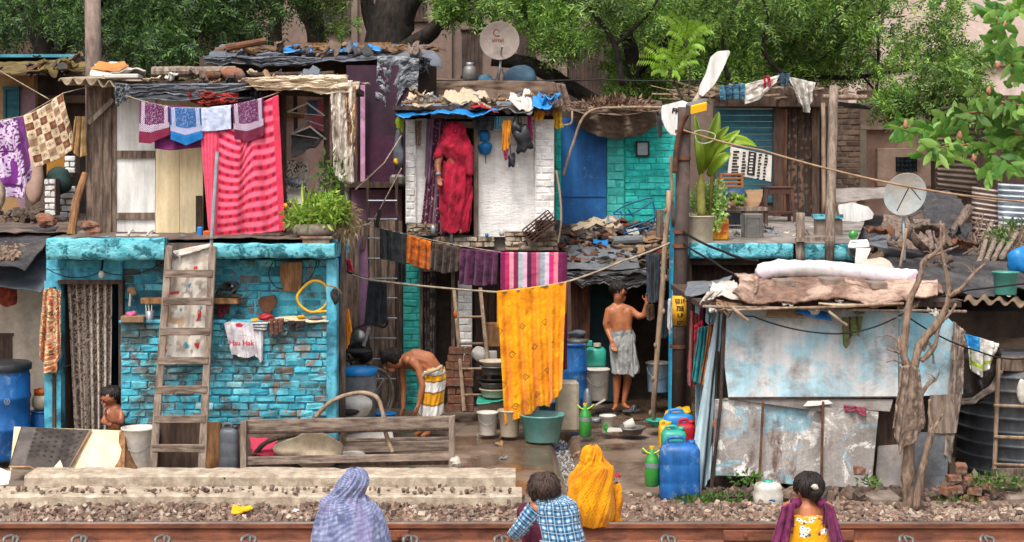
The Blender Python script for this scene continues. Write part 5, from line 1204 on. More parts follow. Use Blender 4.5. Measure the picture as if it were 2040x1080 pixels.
cloth('orange_sari','long bright orange yellow sari hanging in the middle of the alley','sari',[(990,580),(1060,572),(1128,562)],[(1006,846),(1020,838),(1058,824),(1068,812),(1082,806),(1095,812),(1100,796),(1112,790),(1119,772)],L2,sari,4.5,.038,.3,nu=130,nv=230,seed=5,rum=.012)
cloth('magenta_cloth','dark magenta cloth hanging behind the right edge of the orange sari','cloth',[(1118,566),(1131,562)],[(1120,738),(1130,735)],L2+.15,solid('7c1f4a','5c1738'),1.5,.02,0,nu=16,nv=30)
wire('rope_line','pale twisted rope line crossing the alley and carrying the orange sari','line',[W(690,542,17.3),W(740,558,17.2),W(990,582,L2+.01),W(1128,562,L2+.01),W(1240,520,17.1),W(1334,484,17.2)],.012,M['rope'],.012)
wire('black_cable','black cable from the corner post to the ladder','cable',[W(690,540,17.2),W(735,556,17.5)],.012,M['wire_black'],.01)
wire('cord','thin pale cord slanting from the whitewashed corner down to the shack','cord',[W(800,270,18.4),W(765,325,17.5),W(708,378,16.3)],.008,M['rope'])
wire('cord','pale cord slanting from the whitewashed corner down to the lilac post','cord',[W(800,335,18.4),W(752,425,18.1),W(738,446,18.0)],.008,M['rope'])
post('dark_peg','dark wooden peg on the line end above the lilac post',(750,455,18.0),(757,418,18.05),.025,'bark_dark')
def wheel(mb_t,mb_r,c,r,n,tire=.022,ax=None):
 ax=Vector(ax).normalized();u=ax.cross(Vector((0,0,1))).normalized();v=Vector((0,0,1))
 P=[c+u*math.cos(a)*r+v*math.sin(a)*r for a in np.linspace(0,2*PI,29)]
 mb_t.tube(P,tire,8,cap=False);P=[c+(p-c)*(1-.045/r)for p in P];mb_r.tube(P,.008,5,cap=False)
 for k in range(n):a=2*PI*k/n;mb_r.tube([c,c+u*math.cos(a)*(r-.03)+v*math.sin(a)*(r-.03)],.0022,3,cap=False)
 mb_r.tube([c-ax*.04,c+ax*.04],.025,8)
def bicycle(label,base,ax,fw,lean=0):
 t=thing('bicycle',label,'bicycle',base);ax=Vector(ax).normalized();f=ax.cross(Vector((0,0,1))).normalized()*fw;B=Vector(base);up=Vector((0,0,1))
 rw=B+up*.33;fwd=B+f*1.0+up*.33
 for c in(rw,fwd):
  a=MB();b=MB();wheel(a,b,c,.33,16,.02,ax);w=a.build('wheel',M['stone'],t,True);b.build('rim',M['steel'],w)
 seat=B+f*.22+up*.85;head=B+f*.82+up*.85;bb=B+f*.42+up*.3
 m=MB();[m.tube([p,q_],.016,7)for p,q_ in((rw,bb),(bb,seat),(seat-up*.06,head-up*.05),(bb,head-up*.15),(rw,seat-up*.1),(head+up*.08,fwd))];m.build('frame',M['iron_black'],t,True)
 MB().sph(seat+up*.03,(.13*abs(f.x)+.07,.1,.035),10,7).build('saddle',M['rubber'],t,True)
 hb=head+up*.14;MB().tube(spline([hb+ax*.27-f*.12+up*.03,hb+ax*.24,hb,hb-ax*.24,hb-ax*.27-f*.12+up*.03],4),.012,6).build('handlebar',M['steel'],t,True)
 return t
bicycle('black bicycle parked in the alley behind the bending man',W(742,846,17.75),(.75,-.66,0),1)
bicycle('older dark bicycle parked behind the grey drum',W(718,828,18.3),(.8,-.6,0),1)
t=thing('headlamp','round chrome lamp and handlebar of a dark scooter','scooter',W(717,700,17.9));c=W(717,672,17.9)
MB().lathe([(0,0),(.04,.01),(.07,.05),(.075,.09),(.07,.1),(0,.1)],c,16,M=Matrix.Rotation(R(75),3,'X')).build('lamp',M['steel'],t,True)
MB().tube(spline([W(700,660,17.85),W(712,652,17.9),W(740,645,18.0),W(765,652,18.0),W(772,640,17.95)],5),.013,6).build('handlebar',M['iron_black'],t,True);MB().bar(W(724,690,17.95),W(736,652,17.98),.04,.03).build('fork',M['steel'],t)
MB().sph(W(722,700,18.05),(.14,.1,.14),12,9,lump=.4).build('body',M['iron_black'],t,True)
t=thing('grey_drum','wide grey ribbed drum with bright blue sheet over its rim','drum',W(713,840,17.0));c=W(713,840,17.0)
MB().lathe([(0,0),(.19,0),(.2,.03),(.205,.3),(.215,.32),(.205,.34),(.21,.58),(.2,.6),(.0,.6)],c,30).build('body',pm('greydrum','75777a','5a5c60',8,bump=.2),t,True)
MB().lathe([(.22,.54),(.225,.56),(.222,.61),(0,.625)],c,30).build('lid',M['plastic_bright_blue'],t,True)
tag(MB().sph(W(706,812,16.2),(.2,.16,.13),18,12,lump=.35,seed=4).build('white_sack',M['plastic_white_sheet'],smooth=True),'printed white sack slumped behind the wooden bench','sack')
tag(MB().sph(W(668,800,16.0),(.07,.07,.1),10,8,lump=.5).build('white_bundle',M['plastic_white_sheet'],smooth=True),'small white bundle behind the bent branch','bundle')
bucket('blue_basin','small blue basin on a white tub behind the wooden bench','basin',767,850,17.2,.12,.16,M['plastic_bright_blue'],.8,handle=False)
tag(MB().lathe([(0,0),(.1,0),(.13,.03),(.12,.04),(0,.02)],W(692,826,15.9),20).build('dark_pan',M['iron_black'],smooth=True),'dark shallow pan behind the bench','pan')
BY=14.75
t=thing('wooden_bench','long weathered wooden bench frame tipped by the alley','bench',W(690,942,BY))
def bb(nm,a,b,w,d,mt='wood_grey'):return MB().bar(W(*a),W(*b),w,d,jit=.004,bev=.006).build(nm,M[mt],t)
bb('top_board',(482,849,BY+.05),(905,840,BY+.05),.12,.03,'wood_h');bb('top_edge',(482,862,BY+.03),(905,855,BY+.03),.02,.06,'wood_dark')
bb('leg',(486,944,BY),(486,838,BY),.06,.06);bb('leg',(901,932,BY),(900,828,BY),.06,.06);bb('leg',(684,885,BY+.3),(686,855,BY+.15),.05,.05)
bb('lower_board',(488,918,BY+.02),(897,910,BY+.02),.08,.03,'wood_h');bb('back_rail',(500,880,BY+.5),(893,873,BY+.5),.03,.04,'wood_h');bb('seat_board',(650,893,BY+.42),(895,887,BY+.42),.1,.02,'wood_h');bb('seat_board',(500,925,BY+.25),(895,920,BY+.25),.05,.03,'wood_dark')
tag(MB().tube(spline([W(627,832,15.1),W(660,800,15.1),W(710,783,15.1),(W(748,790,15.05)),W(762,820,14.95),W(768,860,14.9),W(782,902,14.8)],6),[.022]*37,8,wob=.3).build('bent_branch',M['bamboo'],smooth=True),'long branch bent into an arch over the wooden bench','branch')
tag(MB().tube(spline([W(498,915,15.0),W(530,882,15.0),W(575,868,15.0),W(640,860,15.05),(W(735,855,15.1))],5),[.025]*21,8,wob=.3).build('dark_branch',M['bark'],smooth=True),'dark crooked branch lying inside the bench frame','branch')
tag(patch(W(500,912,14.95),W(590,905,15),W(595,862,15.3),W(497,862,15.3),30,20,.1,4,seed=4).build('pink_cloth',pm('pinkcl','d0405c','a82844',4,rough=.9),smooth=True),'bright pink cloth lying inside the bench frame','cloth')
t2=tag(MB().sph(W(615,898,15.0),(.3,.16,.17),30,20,lump=.55,seed=6).build('cream_bundle',M['sack_cream'],smooth=True),'lumpy cream cloth bundle lying inside the bench frame','bundle')
tag(patch(W(560,912,14.9),W(730,908,14.95),W(720,898,15.2),W(590,898,15.2),24,10,.04,4,seed=9).build('white_cloth',M['plastic_white_sheet'],smooth=True),'flat white cloth under the cream bundle on the bench','cloth')
tag(patch(W(640,882,15.6),W(790,880,15.7),W(780,862,16.2),W(650,862,16.2),24,10,.06,4,seed=12).build('white_sheet',M['plastic_white_sheet'],smooth=True),'white plastic sheet on the ground behind the bench','plastic sheet')
def txt(*a):pass
bucket('white_bucket','small white bucket with wire handle left of the orange sari','bucket',972,866,17.1,.115,.26,M['plastic_white'])
bucket('cream_bucket','cream bucket half hidden under the orange sari hem','bucket',1015,869,17.0,.125,.3,M['plastic_cream'],handle=False)
bucket('green_tub','wide sea green washing tub under the orange sari','tub',1080,878,16.85,.245,.3,M['plastic_tub'],.78,handle=False)
bucket('cream_bucket','cream bucket with teal cloth on top behind the small white bucket','bucket',980,832,17.8,.17,.2,M['plastic_cream'],.9,handle=False)
tag(patch(W(950,800,17.5),W(1005,800,17.5),W(1000,790,17.9),W(952,790,17.9),20,12,.05,5).build('teal_cloth',M['plastic_mint'],smooth=True),'teal cloth spread on the cream bucket in the alley','cloth')
for k,(py,r,h,mt,lab)in enumerate(((790,.17,.1,'plastic_cream','lowest cream basin of the pot stack by the sari'),(772,.17,.07,'steel_dull','third steel pan from the top in the pot stack by the sari'),(762,.2,.06,'iron_black','dark wide pan in the middle of the pot stack by the sari'),(745,.16,.1,'steel_dull','steel pot second from top in the pot stack'),(728,.17,.06,'plastic_cream','cream basin topping the pot stack'))):
 bucket('basin',lab,'basin',985,py,17.8,r,h,M[mt],.85,handle=False)
tag(MB().pb(955,700,990,724,18.2,.1,bev=.01).build('white_box',M['plastic_white']),'white printed carton on shelf behind the ladder','box')
tag(MB().sph(W(955,705,18.15),(.09,.05,.09),14,10,lump=.3).build('white_bag',M['plastic_white_sheet'],smooth=True),'round white plastic bag behind the slim ladder','bag')
tag(MB().pb(968,645,995,690,18.6,.2).build('carton',M['wood_tan']),'brown carton behind the ladder beside the sari','carton')
tag(MB().sph(W(907,627,18.3),(.025,.025,.045),8,6,lump=.5).build('orange_rag',M['plastic_orange'],smooth=True),'small orange rag tied on the slim brown ladder','rag')
drum('blue_drum','tall blue drum standing behind the orange sari',1138,842,18.2,.19,.97,M['plastic_blue'],ribs=(.33,.66),opn=False)
tag(MB().lathe([(0,0),(.12,0),(.14,.02),(.13,.05),(.05,.07),(0,.07)],W(1150,684,18.2),18).build('upturned_pan',M['steel_dull'],smooth=True),'steel pans upturned on top of the tall blue drum','pan')
tag(MB().sph(W(1150,668,18.2),(.11,.08,.06),12,9,lump=.7,seed=4).build('dark_rag',M['tarp_slate'],smooth=True),'striped dark rag on top of the pans on the drum','rag')
tag(MB().box(W(1130,806,17.3)+Vector((0,.05,-.02)),(.27,.2,.58),bev=.03).build('white_can',M['plastic_cream']),'tall stained cream plastic can beside the orange sari','can')
bucket('blue_bucket','blue grey bucket behind the sari hem','bucket',1098,850,17.5,.15,.3,M['plastic_grey']if 0 else pm('bluegrey','5a86b4','4a7099'),handle=False)
bucket('white_pail','big white lidded bucket left of the standing man','bucket',1190,796,18.8,.145,.38,M['plastic_white'],.88,lid=M['plastic_white'])
t=thing('mint_can','mint green plastic can stacked on the big white bucket','jerrycan',W(1188,732,18.8));MB().box(W(1188,732,18.8)+Vector((0,.1,.12)),(.25,.2,.24),bev=.03).build('body',M['plastic_mint'],t,True);MB().lathe([(0,0),(.05,0),(.05,.04),(0,.04)],W(1190,690,18.85),12).build('cap',M['plastic_cream'],t)
tag(MB().box(W(1172,684,18.7),(.1,.1,.07),bev=.01).build('teal_mug',M['plastic_mint']),'small teal mug between drum and mint can','mug')
bucket('round_bucket','pale blue lidded bucket behind the crooked pole','bucket',1311,780,19.0,.145,.36,pm('paleblue','9cb4c4','6f9cc0',1.2,rough=.4),.9,lid=M['steel_dull'])
def soda(label,px,pyb,Y,h=.33):
 t=thing('green_bottle',label,'bottle',W(px,pyb,Y));c=W(px,pyb,Y);r=h*.19
 MB().lathe([(0,0),(r*.8,0),(r,.015),(r,h*.62),(r*.85,h*.72),(r*.35,h*.9),(r*.33,h*.97),(0,h*.97)],c,18).build('body',M['green_bottle'],t,True)
 MB().lathe([(r*1.02,h*.48),(r*1.02,h*.6)],c,18).build('label',M['galv'],t,True)
 m=MB();m.tube(spline([c+Vector((-r*1.3,0,h*.97)),c+Vector((-r*.5,-.02,h*.85)),c+Vector((r*.5,-.02,h*.86)),c+Vector((r*1.4,0,h*.98))],4),.009,6);m.build('lime_tie',M['lime'],t,True)
 MB().lathe([(0,0),(r*.36,0),(r*.36,.02),(0,.02)],c+Vector((0,0,h*.96)),12).build('cap',M['plastic_yellow'],t);return t
soda('green soda bottle with lime tie standing left by the wet drain',1166,870,16.9,.37)
soda('green soda bottle with lime tie beside the big blue jerrycan',1299,968,13.9,.36)
tag(MB().lathe([(0,0),(.045,0),(.05,.02),(.05,.16),(.03,.2),(.02,.24),(0,.24)],W(1170,815,17.6),14).build('clear_bottle',M['galv'],smooth=True),'clear plastic bottle behind the green soda bottle','bottle')
b=bucket('small_white_pot','small white pot with green leaf print on the wet ground','pot',1211,862,17.1,.085,.2,M['plastic_white'],.75,handle=False)
MB().sph(W(1208,850,17.1)+Vector((0,-.068,0)),(.035,.012,.05),10,8,lump=.8).build('leaf_print',M['green_bottle'],b)
t=bucket('steel_basin','shallow steel basin on the wet ground','basin',1256,864,17.1,.17,.08,M['steel_dull'],.75,handle=False)
tag(MB().lathe([(0,0),(.05,0),(.065,.12),(.055,.12),(.045,.01),(0,.01)],W(1244,850,17.05),16,M=Matrix.Rotation(R(70),3,'Y')).build('white_mug',M['plastic_white'],smooth=True),'white mug lying in the steel basin','mug')
tag(MB().lathe([(0,0),(.06,0),(.075,.05),(.065,.05),(0,.01)],W(1188,842,17.2),16).build('white_bowl',M['galv'],smooth=True),'small bowl stack beside the white pot','bowl')
tag(MB().bar(W(1185,808,17.9),W(1205,796,18.0),.02,.02).build('white_brush',M['plastic_white']),'white brush on the mud near the man','brush')
tag(MB().sph(W(1160,822,17.9),(.03,.03,.03),8,6).build('pink_ball',M['plastic_red']),'small pink toy on the mud beside the white bucket','toy')
tag(patch(W(1210,858,16.2),W(1240,858,16.2),W(1236,852,16.4),W(1212,852,16.4),6,6,.01,5).build('paper_scrap',M['plastic_white']),'paper scrap on wet ground below the steel basin','litter')
shoe('slipper by the standing man left side',1258,820,18.3,M['tarp_grey']if 0 else M['plastic_grey'],.3)
bucket('green_bowl','small green bowl at the foot of the crooked pole','bowl',1308,846,17.3,.11,.06,M['plastic_mint'],.8,handle=False)
TY=20.6
HT=thing('turquoise_house','turquoise brick house with a big faded blue door behind the littered tarp roof','house',(wx(1225,TY),TY,2.2))
m=MB();m.pb(1118,235,1208,455,TY-.06,.08);o=m.build('door',M['blue_door'],HT)
m=MB();m.pb(1119,388,1207,392,TY-.075,.02);m.build('door_rail',M['blue_door'],o)
m=MB();brickwall(m,1106,235,1118,455,TY-.1,.3,.3,.1,pro=.006);brickwall(m,1244,262,1345,455,TY,.2,.22,.09,pro=.006);m.build('brick_wall',[M['turq_brick'],M['turq_mortar']],HT)
m=MB();brickwall(m,1209,262,1244,455,TY-.05,.25,.24,.11,pro=.006);m.build('pale_pilaster',[M['turq_pale'],M['turq_mortar']],HT)
m=MB();m.pb(1206,250,1345,263,TY-.02,.2);m.build('lintel',M['turq_mortar'],HT)
m=MB();m.bx(wx(1106,TY),wx(1345,TY),TY+.3,TY+.4,2.0,3.9);m.build('core',M['dark_void'],HT)
t=thing('wall_frame','small dark framed white panel on the turquoise wall','frame',W(1280,311,TY-.03));MB().pb(1270,284,1291,309,TY-.03,.02).build('panel',M['turq_pale']if 0 else M['galv'],t)
m=MB();[m.pb(*q_,TY-.05,.04)for q_ in((1267,281,1270,312),(1291,281,1294,312),(1270,281,1291,284),(1270,309,1291,312))];m.build('rim',M['iron_black'],t)
cloth('sack_awning','brown sackcloth awning sagging over the blue door','awning',[(1135,222),(1220,215),(1308,224)],[(1150,250),(1190,272),(1235,277),(1280,268),(1306,250)],TY-.6,solid('6e5c4e','4a3d34',7),3,.1,0,nu=90,nv=50,seed=9,mat=M['sack_brown'],Yb=TY-.35)
tag(patch(W(1135,226,TY-.6),W(1312,226,TY-.6),W(1320,205,TY+1),W(1135,205,TY+1),50,24,.12,3,seed=4).build('awning_top',M['sack_brown'],smooth=True),'brown sack sheet lying over the roof above the blue door','sheet')
m=MB();herb(m,W(1225,212,TY-.2),.65,.3,.1,900,.1,.03,.2)
tag(m.build('dry_leaves',leafmat('dryleaf','6d5140','8c6a50','4c3a30',.1)),'heap of dry brown leaves on the sack roof','leaves',kind='stuff')
tag(MB().tube(spline([W(1345,215,TY-.8),W(1240,214,TY-.75),W(1170,225,TY-.7),W(1140,290,TY-.8),W(1122,350,TY-.9)],6),.018,7).build('bent_pipe',M['bamboo'],smooth=True),'long pale bent pipe arching down before the blue door','pipe')
tag(MB().tube(spline([W(1122,250,TY-.8),W(1138,245,TY-.8),W(1140,222,TY-.7)],5),.014,6).build('short_pipe',M['bamboo'],smooth=True),'short bent pale pipe by the yellow scarf','pipe')
tag(MB().tube(spline([W(1108,340,18.5),W(1116,390,18.45),W(1118,440,18.4),W(1112,486,18.4)],5),.014,6).build('curved_stick',M['bamboo'],smooth=True),'curved pale stick at the right corner of the white room','stick')
def roofp(px,py):
 k=(py-450)/95;return W(px,py,20.4-1.25*k)
tag(patch(roofp(1112,548),roofp(1335,560),roofp(1350,448),roofp(1105,450),80,60,.16,2.5,seed=12).build('littered_roof',M['tarp_black'],smooth=True),'black tarp roof strewn with litter before the turquoise house','roof')
tag(patch(roofp(1125,552),roofp(1275,545),roofp(1262,500),roofp(1128,502),50,30,.09,2,seed=22).build('grey_tarp',M['tarp_grey'],smooth=True),'smooth grey tarp on the front slope of the littered roof','tarp')
for v in(0,):
 bpy.data.objects['grey_tarp'].location.z+=.07
cloth('tarp_flap','ragged black grey tarp edge hanging above the standing man','tarp',[(1125,540),(1200,545),(1330,530)],[(1128,552),(1160,575),(1200,562),(1240,580),(1285,568),(1325,590)],19.1,solid('6d6c6c','3a3839',7),2,.04,0,nu=140,nv=50,seed=4,rag=4,mat=PLAST,rum=.07)
m=MB()
for i in range(260):
 px=random.uniform(1120,1340);py=random.uniform(452,535);c=roofp(px,py)+Vector((0,0,.06))
 m.col and None
 col=random.choice(['3a3432','5c4c40','2c2a2c','7c6652','4a4644','8c7c6c','6b3a2c'])
 m.box(c,(random.uniform(.04,.22),random.uniform(.03,.12),random.uniform(.02,.05)),rot=(random.uniform(-.5,.5),random.uniform(-.5,.5),random.uniform(-1.5,1.5)),C=lin(col),jit=.012)
tag(m.build('roof_litter',PAINT),'dark scraps and splinters littering the black tarp roof','litter',kind='stuff')
for(lab,P4,mt,sd)in(('cream torn sheet curled at the foot of the blue door',((1130,470),(1240,462),(1215,446),(1150,455)),'sack_cream',1),('pale blue scrap at the end of the cream torn sheet',((1205,458),(1235,458),(1228,444),(1208,448)),'galv',2),('white paper scrap in the middle of the littered roof',((1245,482),(1275,482),(1270,470),(1248,472)),'plastic_white_sheet',3),('blue and yellow packet on the littered roof',((1180,505),(1212,503),(1210,494),(1182,496)),'plastic_bright_blue',4),('orange cloth on the littered roof by the crooked pole',((1275,505),(1325,492),(1318,478),(1285,480)),'card',5),('yellowish rag at the roof edge under the rope',((1268,522),(1285,520),(1283,508),(1270,510)),'card',6)):
 o=patch(*[roofp(*p)+Vector((0,0,.1))for p in P4],20,12,.1,5,seed=sd).build('scrap',M[mt],smooth=True);tag(o,lab,'scrap')
tag(MB().tube([roofp(1222,498)+Vector((0,0,.12)),roofp(1280,498)+Vector((0,0,.14))],.06,10).build('tyre_piece',M['tarp_grey']),'grey rolled rubber piece lying on the littered roof','roll')
tag(MB().bar(roofp(1209,474)+Vector((0,0,.12)),roofp(1228,488)+Vector((0,0,.12)),.04,.02).build('thin_batten',M['bamboo']),'thin pale batten on the littered roof','batten')
t=thing('scrap_metal','blue metal bicycle-like frame lying on the littered roof','scrap metal',roofp(1270,470));m=MB()
Bq=19.9
for pts in([(1222,425),(1245,410),(1290,395),(1300,396)],[(1222,427),(1260,425),(1302,400)],[(1300,398),(1305,425),(1300,450),(1290,462)],[(1242,458),(1300,436),(1306,425)],[(1242,466),(1300,450)],[(1250,415),(1262,432)],[(1240,455),(1245,470)],[(1280,452),(1288,470)],[(1235,420),(1240,430)]):
 m.tube(spline([W(a,b,Bq)for a,b in pts],4),.012,6)
m.build('tubes',pm('frameblue','17608c','124c70',4,rough=.5),t,True)
tag(MB().pb(1308,418,1322,472,19.6,.1,jit=.01).build('dark_stake',M['wood_old']),'dark split stake standing on the roof by the crooked pole','stake')
cloth('dark_jeans','dark blue jeans hanging from the roof edge beside the crooked pole','jeans',[(1287,508),(1315,506)],[(1290,600),(1300,606),(1312,598)],17.9,solid('2c3440','1e242d'),2,.05,.1,nu=30,nv=60)
cloth('dark_jacket','charcoal garment hanging behind the crooked pole','clothes',[(1316,600),(1336,598)],[(1312,668),(1322,676),(1332,670)],17.8,solid('2f343b','22262b'),2,.04,0,nu=24,nv=40)
cloth('white_rag','narrow white rag hanging left of the yellow number plate','rag',[(1331,596),(1337,594)],[(1329,650),(1334,660),(1339,652)],17.5,solid('c9ced2','a8aeb4'),1.5,.02,0,nu=14,nv=30)
cloth('brown_bag','brown cloth hanging at the right of the standing man','cloth',[(1286,608),(1302,606)],[(1288,636),(1296,640),(1304,634)],18.2,solid('5a3a2c','3f2a20'),2,.03,0,nu=20,nv=24)
post('crooked_pole','crooked bamboo pole with knots leaning beside the painted strip',(1299,850,17.4),(1334,380,17.6),.032,'bamboo',.15,'pole',7)
post('pale_stick','pale stick standing above the crooked bamboo pole',(1341,450,17.7),(1336,310,17.7),.02,'bamboo',.1,'stick')
tag(MB().tube([W(1338,850,17.75),W(1342,400,17.75)],.045,8,C=None).build('painted_strip',pm('stripblue','2fa6cc','2793b8',3,dirt='c9cfd2',dsc=3,dlo=.55,dhi=.6)),'cyan and white painted post standing behind the brown pole','post')
UP=17.25
t=thing('utility_pole','tall dark brown iron pole with yellow number plate and street lamp','pole',W(1354,866,UP))
MB().tube([W(1352,866,UP),W(1355,560,UP),W(1364,214,UP)],[.085,.08,.078],18).build('shaft',M['pole_paint'],t,True)
for y in(262,316,462,490,690):m=MB();m.lathe([(.08,-.02),(.095,-.02),(.095,.02),(.08,.02)],W(1352+(560-y)*.025+2,y,UP),18);m.build('band',M['rust'],t)
np_=MB();c=W(1353,618,UP);np_.lathe([(.084,-.17),(.088,-.17),(.088,.17),(.084,.17)],c,20,a0=R(-160),a1=R(-20));pl=np_.build('number_plate',pm('plate','e0a92a','cf9420',6,rough=.6,dirt='8c6224',dsc=8,dlo=.58,dhi=.7),t,True)
for k,s_t in enumerate(('0318','73B','1-P','J09')):text(s_t,.072,W(1353,599+k*14.5,UP)+Vector((-.0,-.092,0)),(R(90),0,0),M['iron_black'],t,sx=.78,bold=.002)
m=MB();m.tube(spline([W(1345,345,UP-.1),W(1347,300,UP-.12),W(1356,255,UP-.14),W(1370,226,UP-.2)],5),.03,8);m.build('bracket',M['plastic_orange']if 0 else M['rust'],t,True)
lt=MB();c=W(1388,212,UP-.35)
Rm=Euler((R(-48),R(-14),R(10))).to_matrix()
lt.box(c,(.26,.17,.05),rot=Rm,bev=.025);o=lt.build('lamp_head',M['galv'],t);pass
s_=NT('lamp_amber');s_.set(Base_Color=(*lin('e0a21c'),1),Roughness=.4);s_.b.inputs['Emission Color'].default_value=(*lin('f0b020'),1);s_.b.inputs['Emission Strength'].default_value=.5
MB().box(c+Rm@Vector((.01,0,-.033)),(.19,.12,.02),rot=Rm,bev=.006).build('lamp_lens',s_.m,o)
t=thing('lamp_shade','long white old street lamp housing tilted up beside the pole top','street lamp',W(1388,190,UP+.1))
Y=UP+.15;m=MB();m.prism([W(a,b,Y)for a,b in((1392,188),(1396,170),(1407,148),(1418,112),(1430,102),(1452,100),(1455,104),(1440,138),(1424,168),(1408,184),(1400,192))],.12);m.build('housing',M['white_panel'],t)
MB().tube([W(1380,210,Y+.05),W(1398,182,Y+.05)],.035,10).build('socket',M['concrete'],t,True)
t=thing('white_signboard','battered white rounded metal board with black letters behind the pole top','signboard',W(1340,268,UP+.3));Y=UP+.3
m=MB();m.prism([W(a,b,Y)for a,b in((1320,210),(1336,206),(1360,200),(1372,205),(1372,262),(1348,270),(1336,268),(1326,256),(1319,238),(1318,222))],.08);m.build('board',M['white_panel'],t)
text('FRI',.085,W(1348,222,Y)+Vector((0,-.006,0)),(R(90),R(8),0),M['iron_black'],t,bold=.003)
cloth('grey_sock','dark grey rag hanging left of the white signboard','rag',[(1307,230),(1318,232)],[(1310,268),(1315,276),(1320,266)],UP+.4,solid('3c3a3b','2a292a'),1.5,.02,0,nu=14,nv=24)
t=thing('twig_heap','heap of dry twigs and sticks on the roof behind the pole','twigs',W(1400,205,20.5),kind='stuff');m=MB()
for i in range(120):
 a=W(random.uniform(1335,1660),random.uniform(178,200),20.6+random.random()*.8);m.tube([a,a+Vector((random.uniform(-.5,.5),random.uniform(-.2,.2),random.uniform(-.03,.14)))],random.uniform(.006,.018),5)
m.build('sticks',M['bamboo'],t)
wire('overhead_cable','tan cable running from the brown pole down to the right edge','cable',[W(1358,258,UP-.12),W(1520,300,16.2),W(1800,370,14.8),W(2070,404,13.5)],.012,M['cable_tan'],.02)
wire('black_cable','upper black cable from the pole bands across the turquoise slab','cable',[W(1362,462,UP-.1),W(1440,500,16.4),W(1510,520,15.6)],.015,M['wire_black'],.02)
wire('black_cable','lower black cable from the pole bands to the shack roof','cable',[W(1362,486,UP-.1),W(1420,520,16.4),W(1460,545,15.6)],.012,M['wire_black'],.01)
wire('black_cable','black cable slung across the pale shack wall to the tank','cable',[W(1440,600,14.0),W(1500,630,13.9),W(1670,665,13.85),W(1800,625,13.9),W(1950,700,14.0),W(2060,712,14.1)],.008,M['wire_black'],.04)
wire('black_cable','black cable crossing at the right edge over the green bucket','cable',[W(1790,610,14.3),W(1930,578,15),W(2060,563,15.3)],.01,M['wire_black'],.0)
wire('black_cable','thin black cable running across the trees behind the rear roofs','cable',[W(860,160,22.6),W(1200,158,22.4),W(1400,160,22),W(1700,190,22)],.012,M['wire_black'],.02)
RY2=17.3
HR=thing('terrace_house','turquoise edged concrete terrace house with an upper room of teal boards','house',(wx(1540,RY2),RY2,0))
m=MB();roughslab(m,1375,1580,485,516,RY2,21.6);m.build('roof_slab',M['slab_paint'],HR,True)
m=MB();roughslab(m,1597,1706,486,520,RY2+.02,21.6);m.build('roof_slab',M['slab_paint'],HR,True)
m=MB();m.bx(wx(1375,RY2),wx(1706,RY2),RY2+.2,21.6,1.95,2.1);m.build('slab_core',M['dark_void'],HR)
m=MB();m.pb(1375,510,1710,640,RY2+.6,.1);m.pb(1370,510,1378,900,RY2+.1,.5);m.build('under_wall',M['wood_dark'],HR)
tag(patch((wx(1376,RY2),RY2+.03,wz(485,RY2)+.006),(wx(1706,RY2),RY2+.03,wz(486,RY2)+.006),(wx(1730,21.6),21.6,2.48),(wx(1360,21.6),21.6,2.48),50,30,.015,4,seed=6).build('terrace_floor',M['concrete_grey']),'pale grey concrete floor of the right terrace','floor',kind='structure')
RB=21.0
m=MB();[m.pb(1425,205+k*12.5,1545,216.5+k*12.5,RB-.01*(k%2),.04)for k in range(16)];m.build('slat_wall',M['teal_wood'],HR)
m=MB();m.pb(1545,200,1662,445,RB+.9,.05);m.pb(1425,400,1545,445,RB+.02,.05);m.build('dark_wall',M['dark_void'],HR)
m=MB()
for a in((1541,1549),(1549,1556),(1618,1632),(1636,1640)):m.pb(a[0],205,a[1],445,RB-.1,.08,jit=.003)
m.build('door_post',M['wood_dark'],HR)
m=MB();m.pb(1425,178,1660,212,RB-.25,.06,jit=.01);m.bx(wx(1425,RB),wx(1665,RB),RB-.2,22.6,wz(184,RB),wz(178,RB));m.build('roof_board',M['wood_dark'],HR)
def damask2(U,V):
 C=np.zeros(U.shape+(3,))+np.array(lin('3a2a20'));r=((U-.5)/.38)**2+((V-.7)/.25)**2;n=vnoise(U*16,V*34,5)
 return np.where(((r<1)&(n>.45)|(n>.78))[...,None],np.array(lin('6e5240')),C)
cloth('patterned_curtain','dark brown patterned curtain hanging in the teal room doorway','curtain',[(1560,215),(1616,215)],[(1562,425),(1618,425)],RB-.05,damask2,4,.04,0,nu=80,nv=140,seed=6)
cloth('brown_drape','brown narrow drape left of the patterned curtain','curtain',[(1556,215),(1568,215)],[(1556,430),(1566,430)],RB-.1,solid('6e4a38','4a3228'),2,.02,0,nu=16,nv=40)
post('terrace_post','tall grey wooden post at the front of the right terrace',(1652,520,17.2),(1661,172,17.6),.055,'wood_grey',.05)
post('thin_post','thin pale post standing beside the tall grey post',(1642,430,20.5),(1640,205,20.5),.03,'bamboo',.1)
post('stub_post','short grey stub post on the turquoise terrace edge',(1594,520,17.15),(1594,424,17.2),.05,'wood_grey',.1)
tag(MB().bar(W(1585,478,17.1),W(1662,476,17.1),.05,.05,jit=.004).build('rail_board',M['wood_grey']),'short grey plank joining the stub post and the tall post','plank')
post('branch_rail','pale log jutting right from the roof of the teal room',(1640,193,20.2),(1728,194,20.0),.035,'deadwood',.2,'log')
post('branch_rail','dark crooked branch under the pale jutting log',(1655,205,20.2),(1735,215,20.1),.03,'bark_dark',.4,'branch')
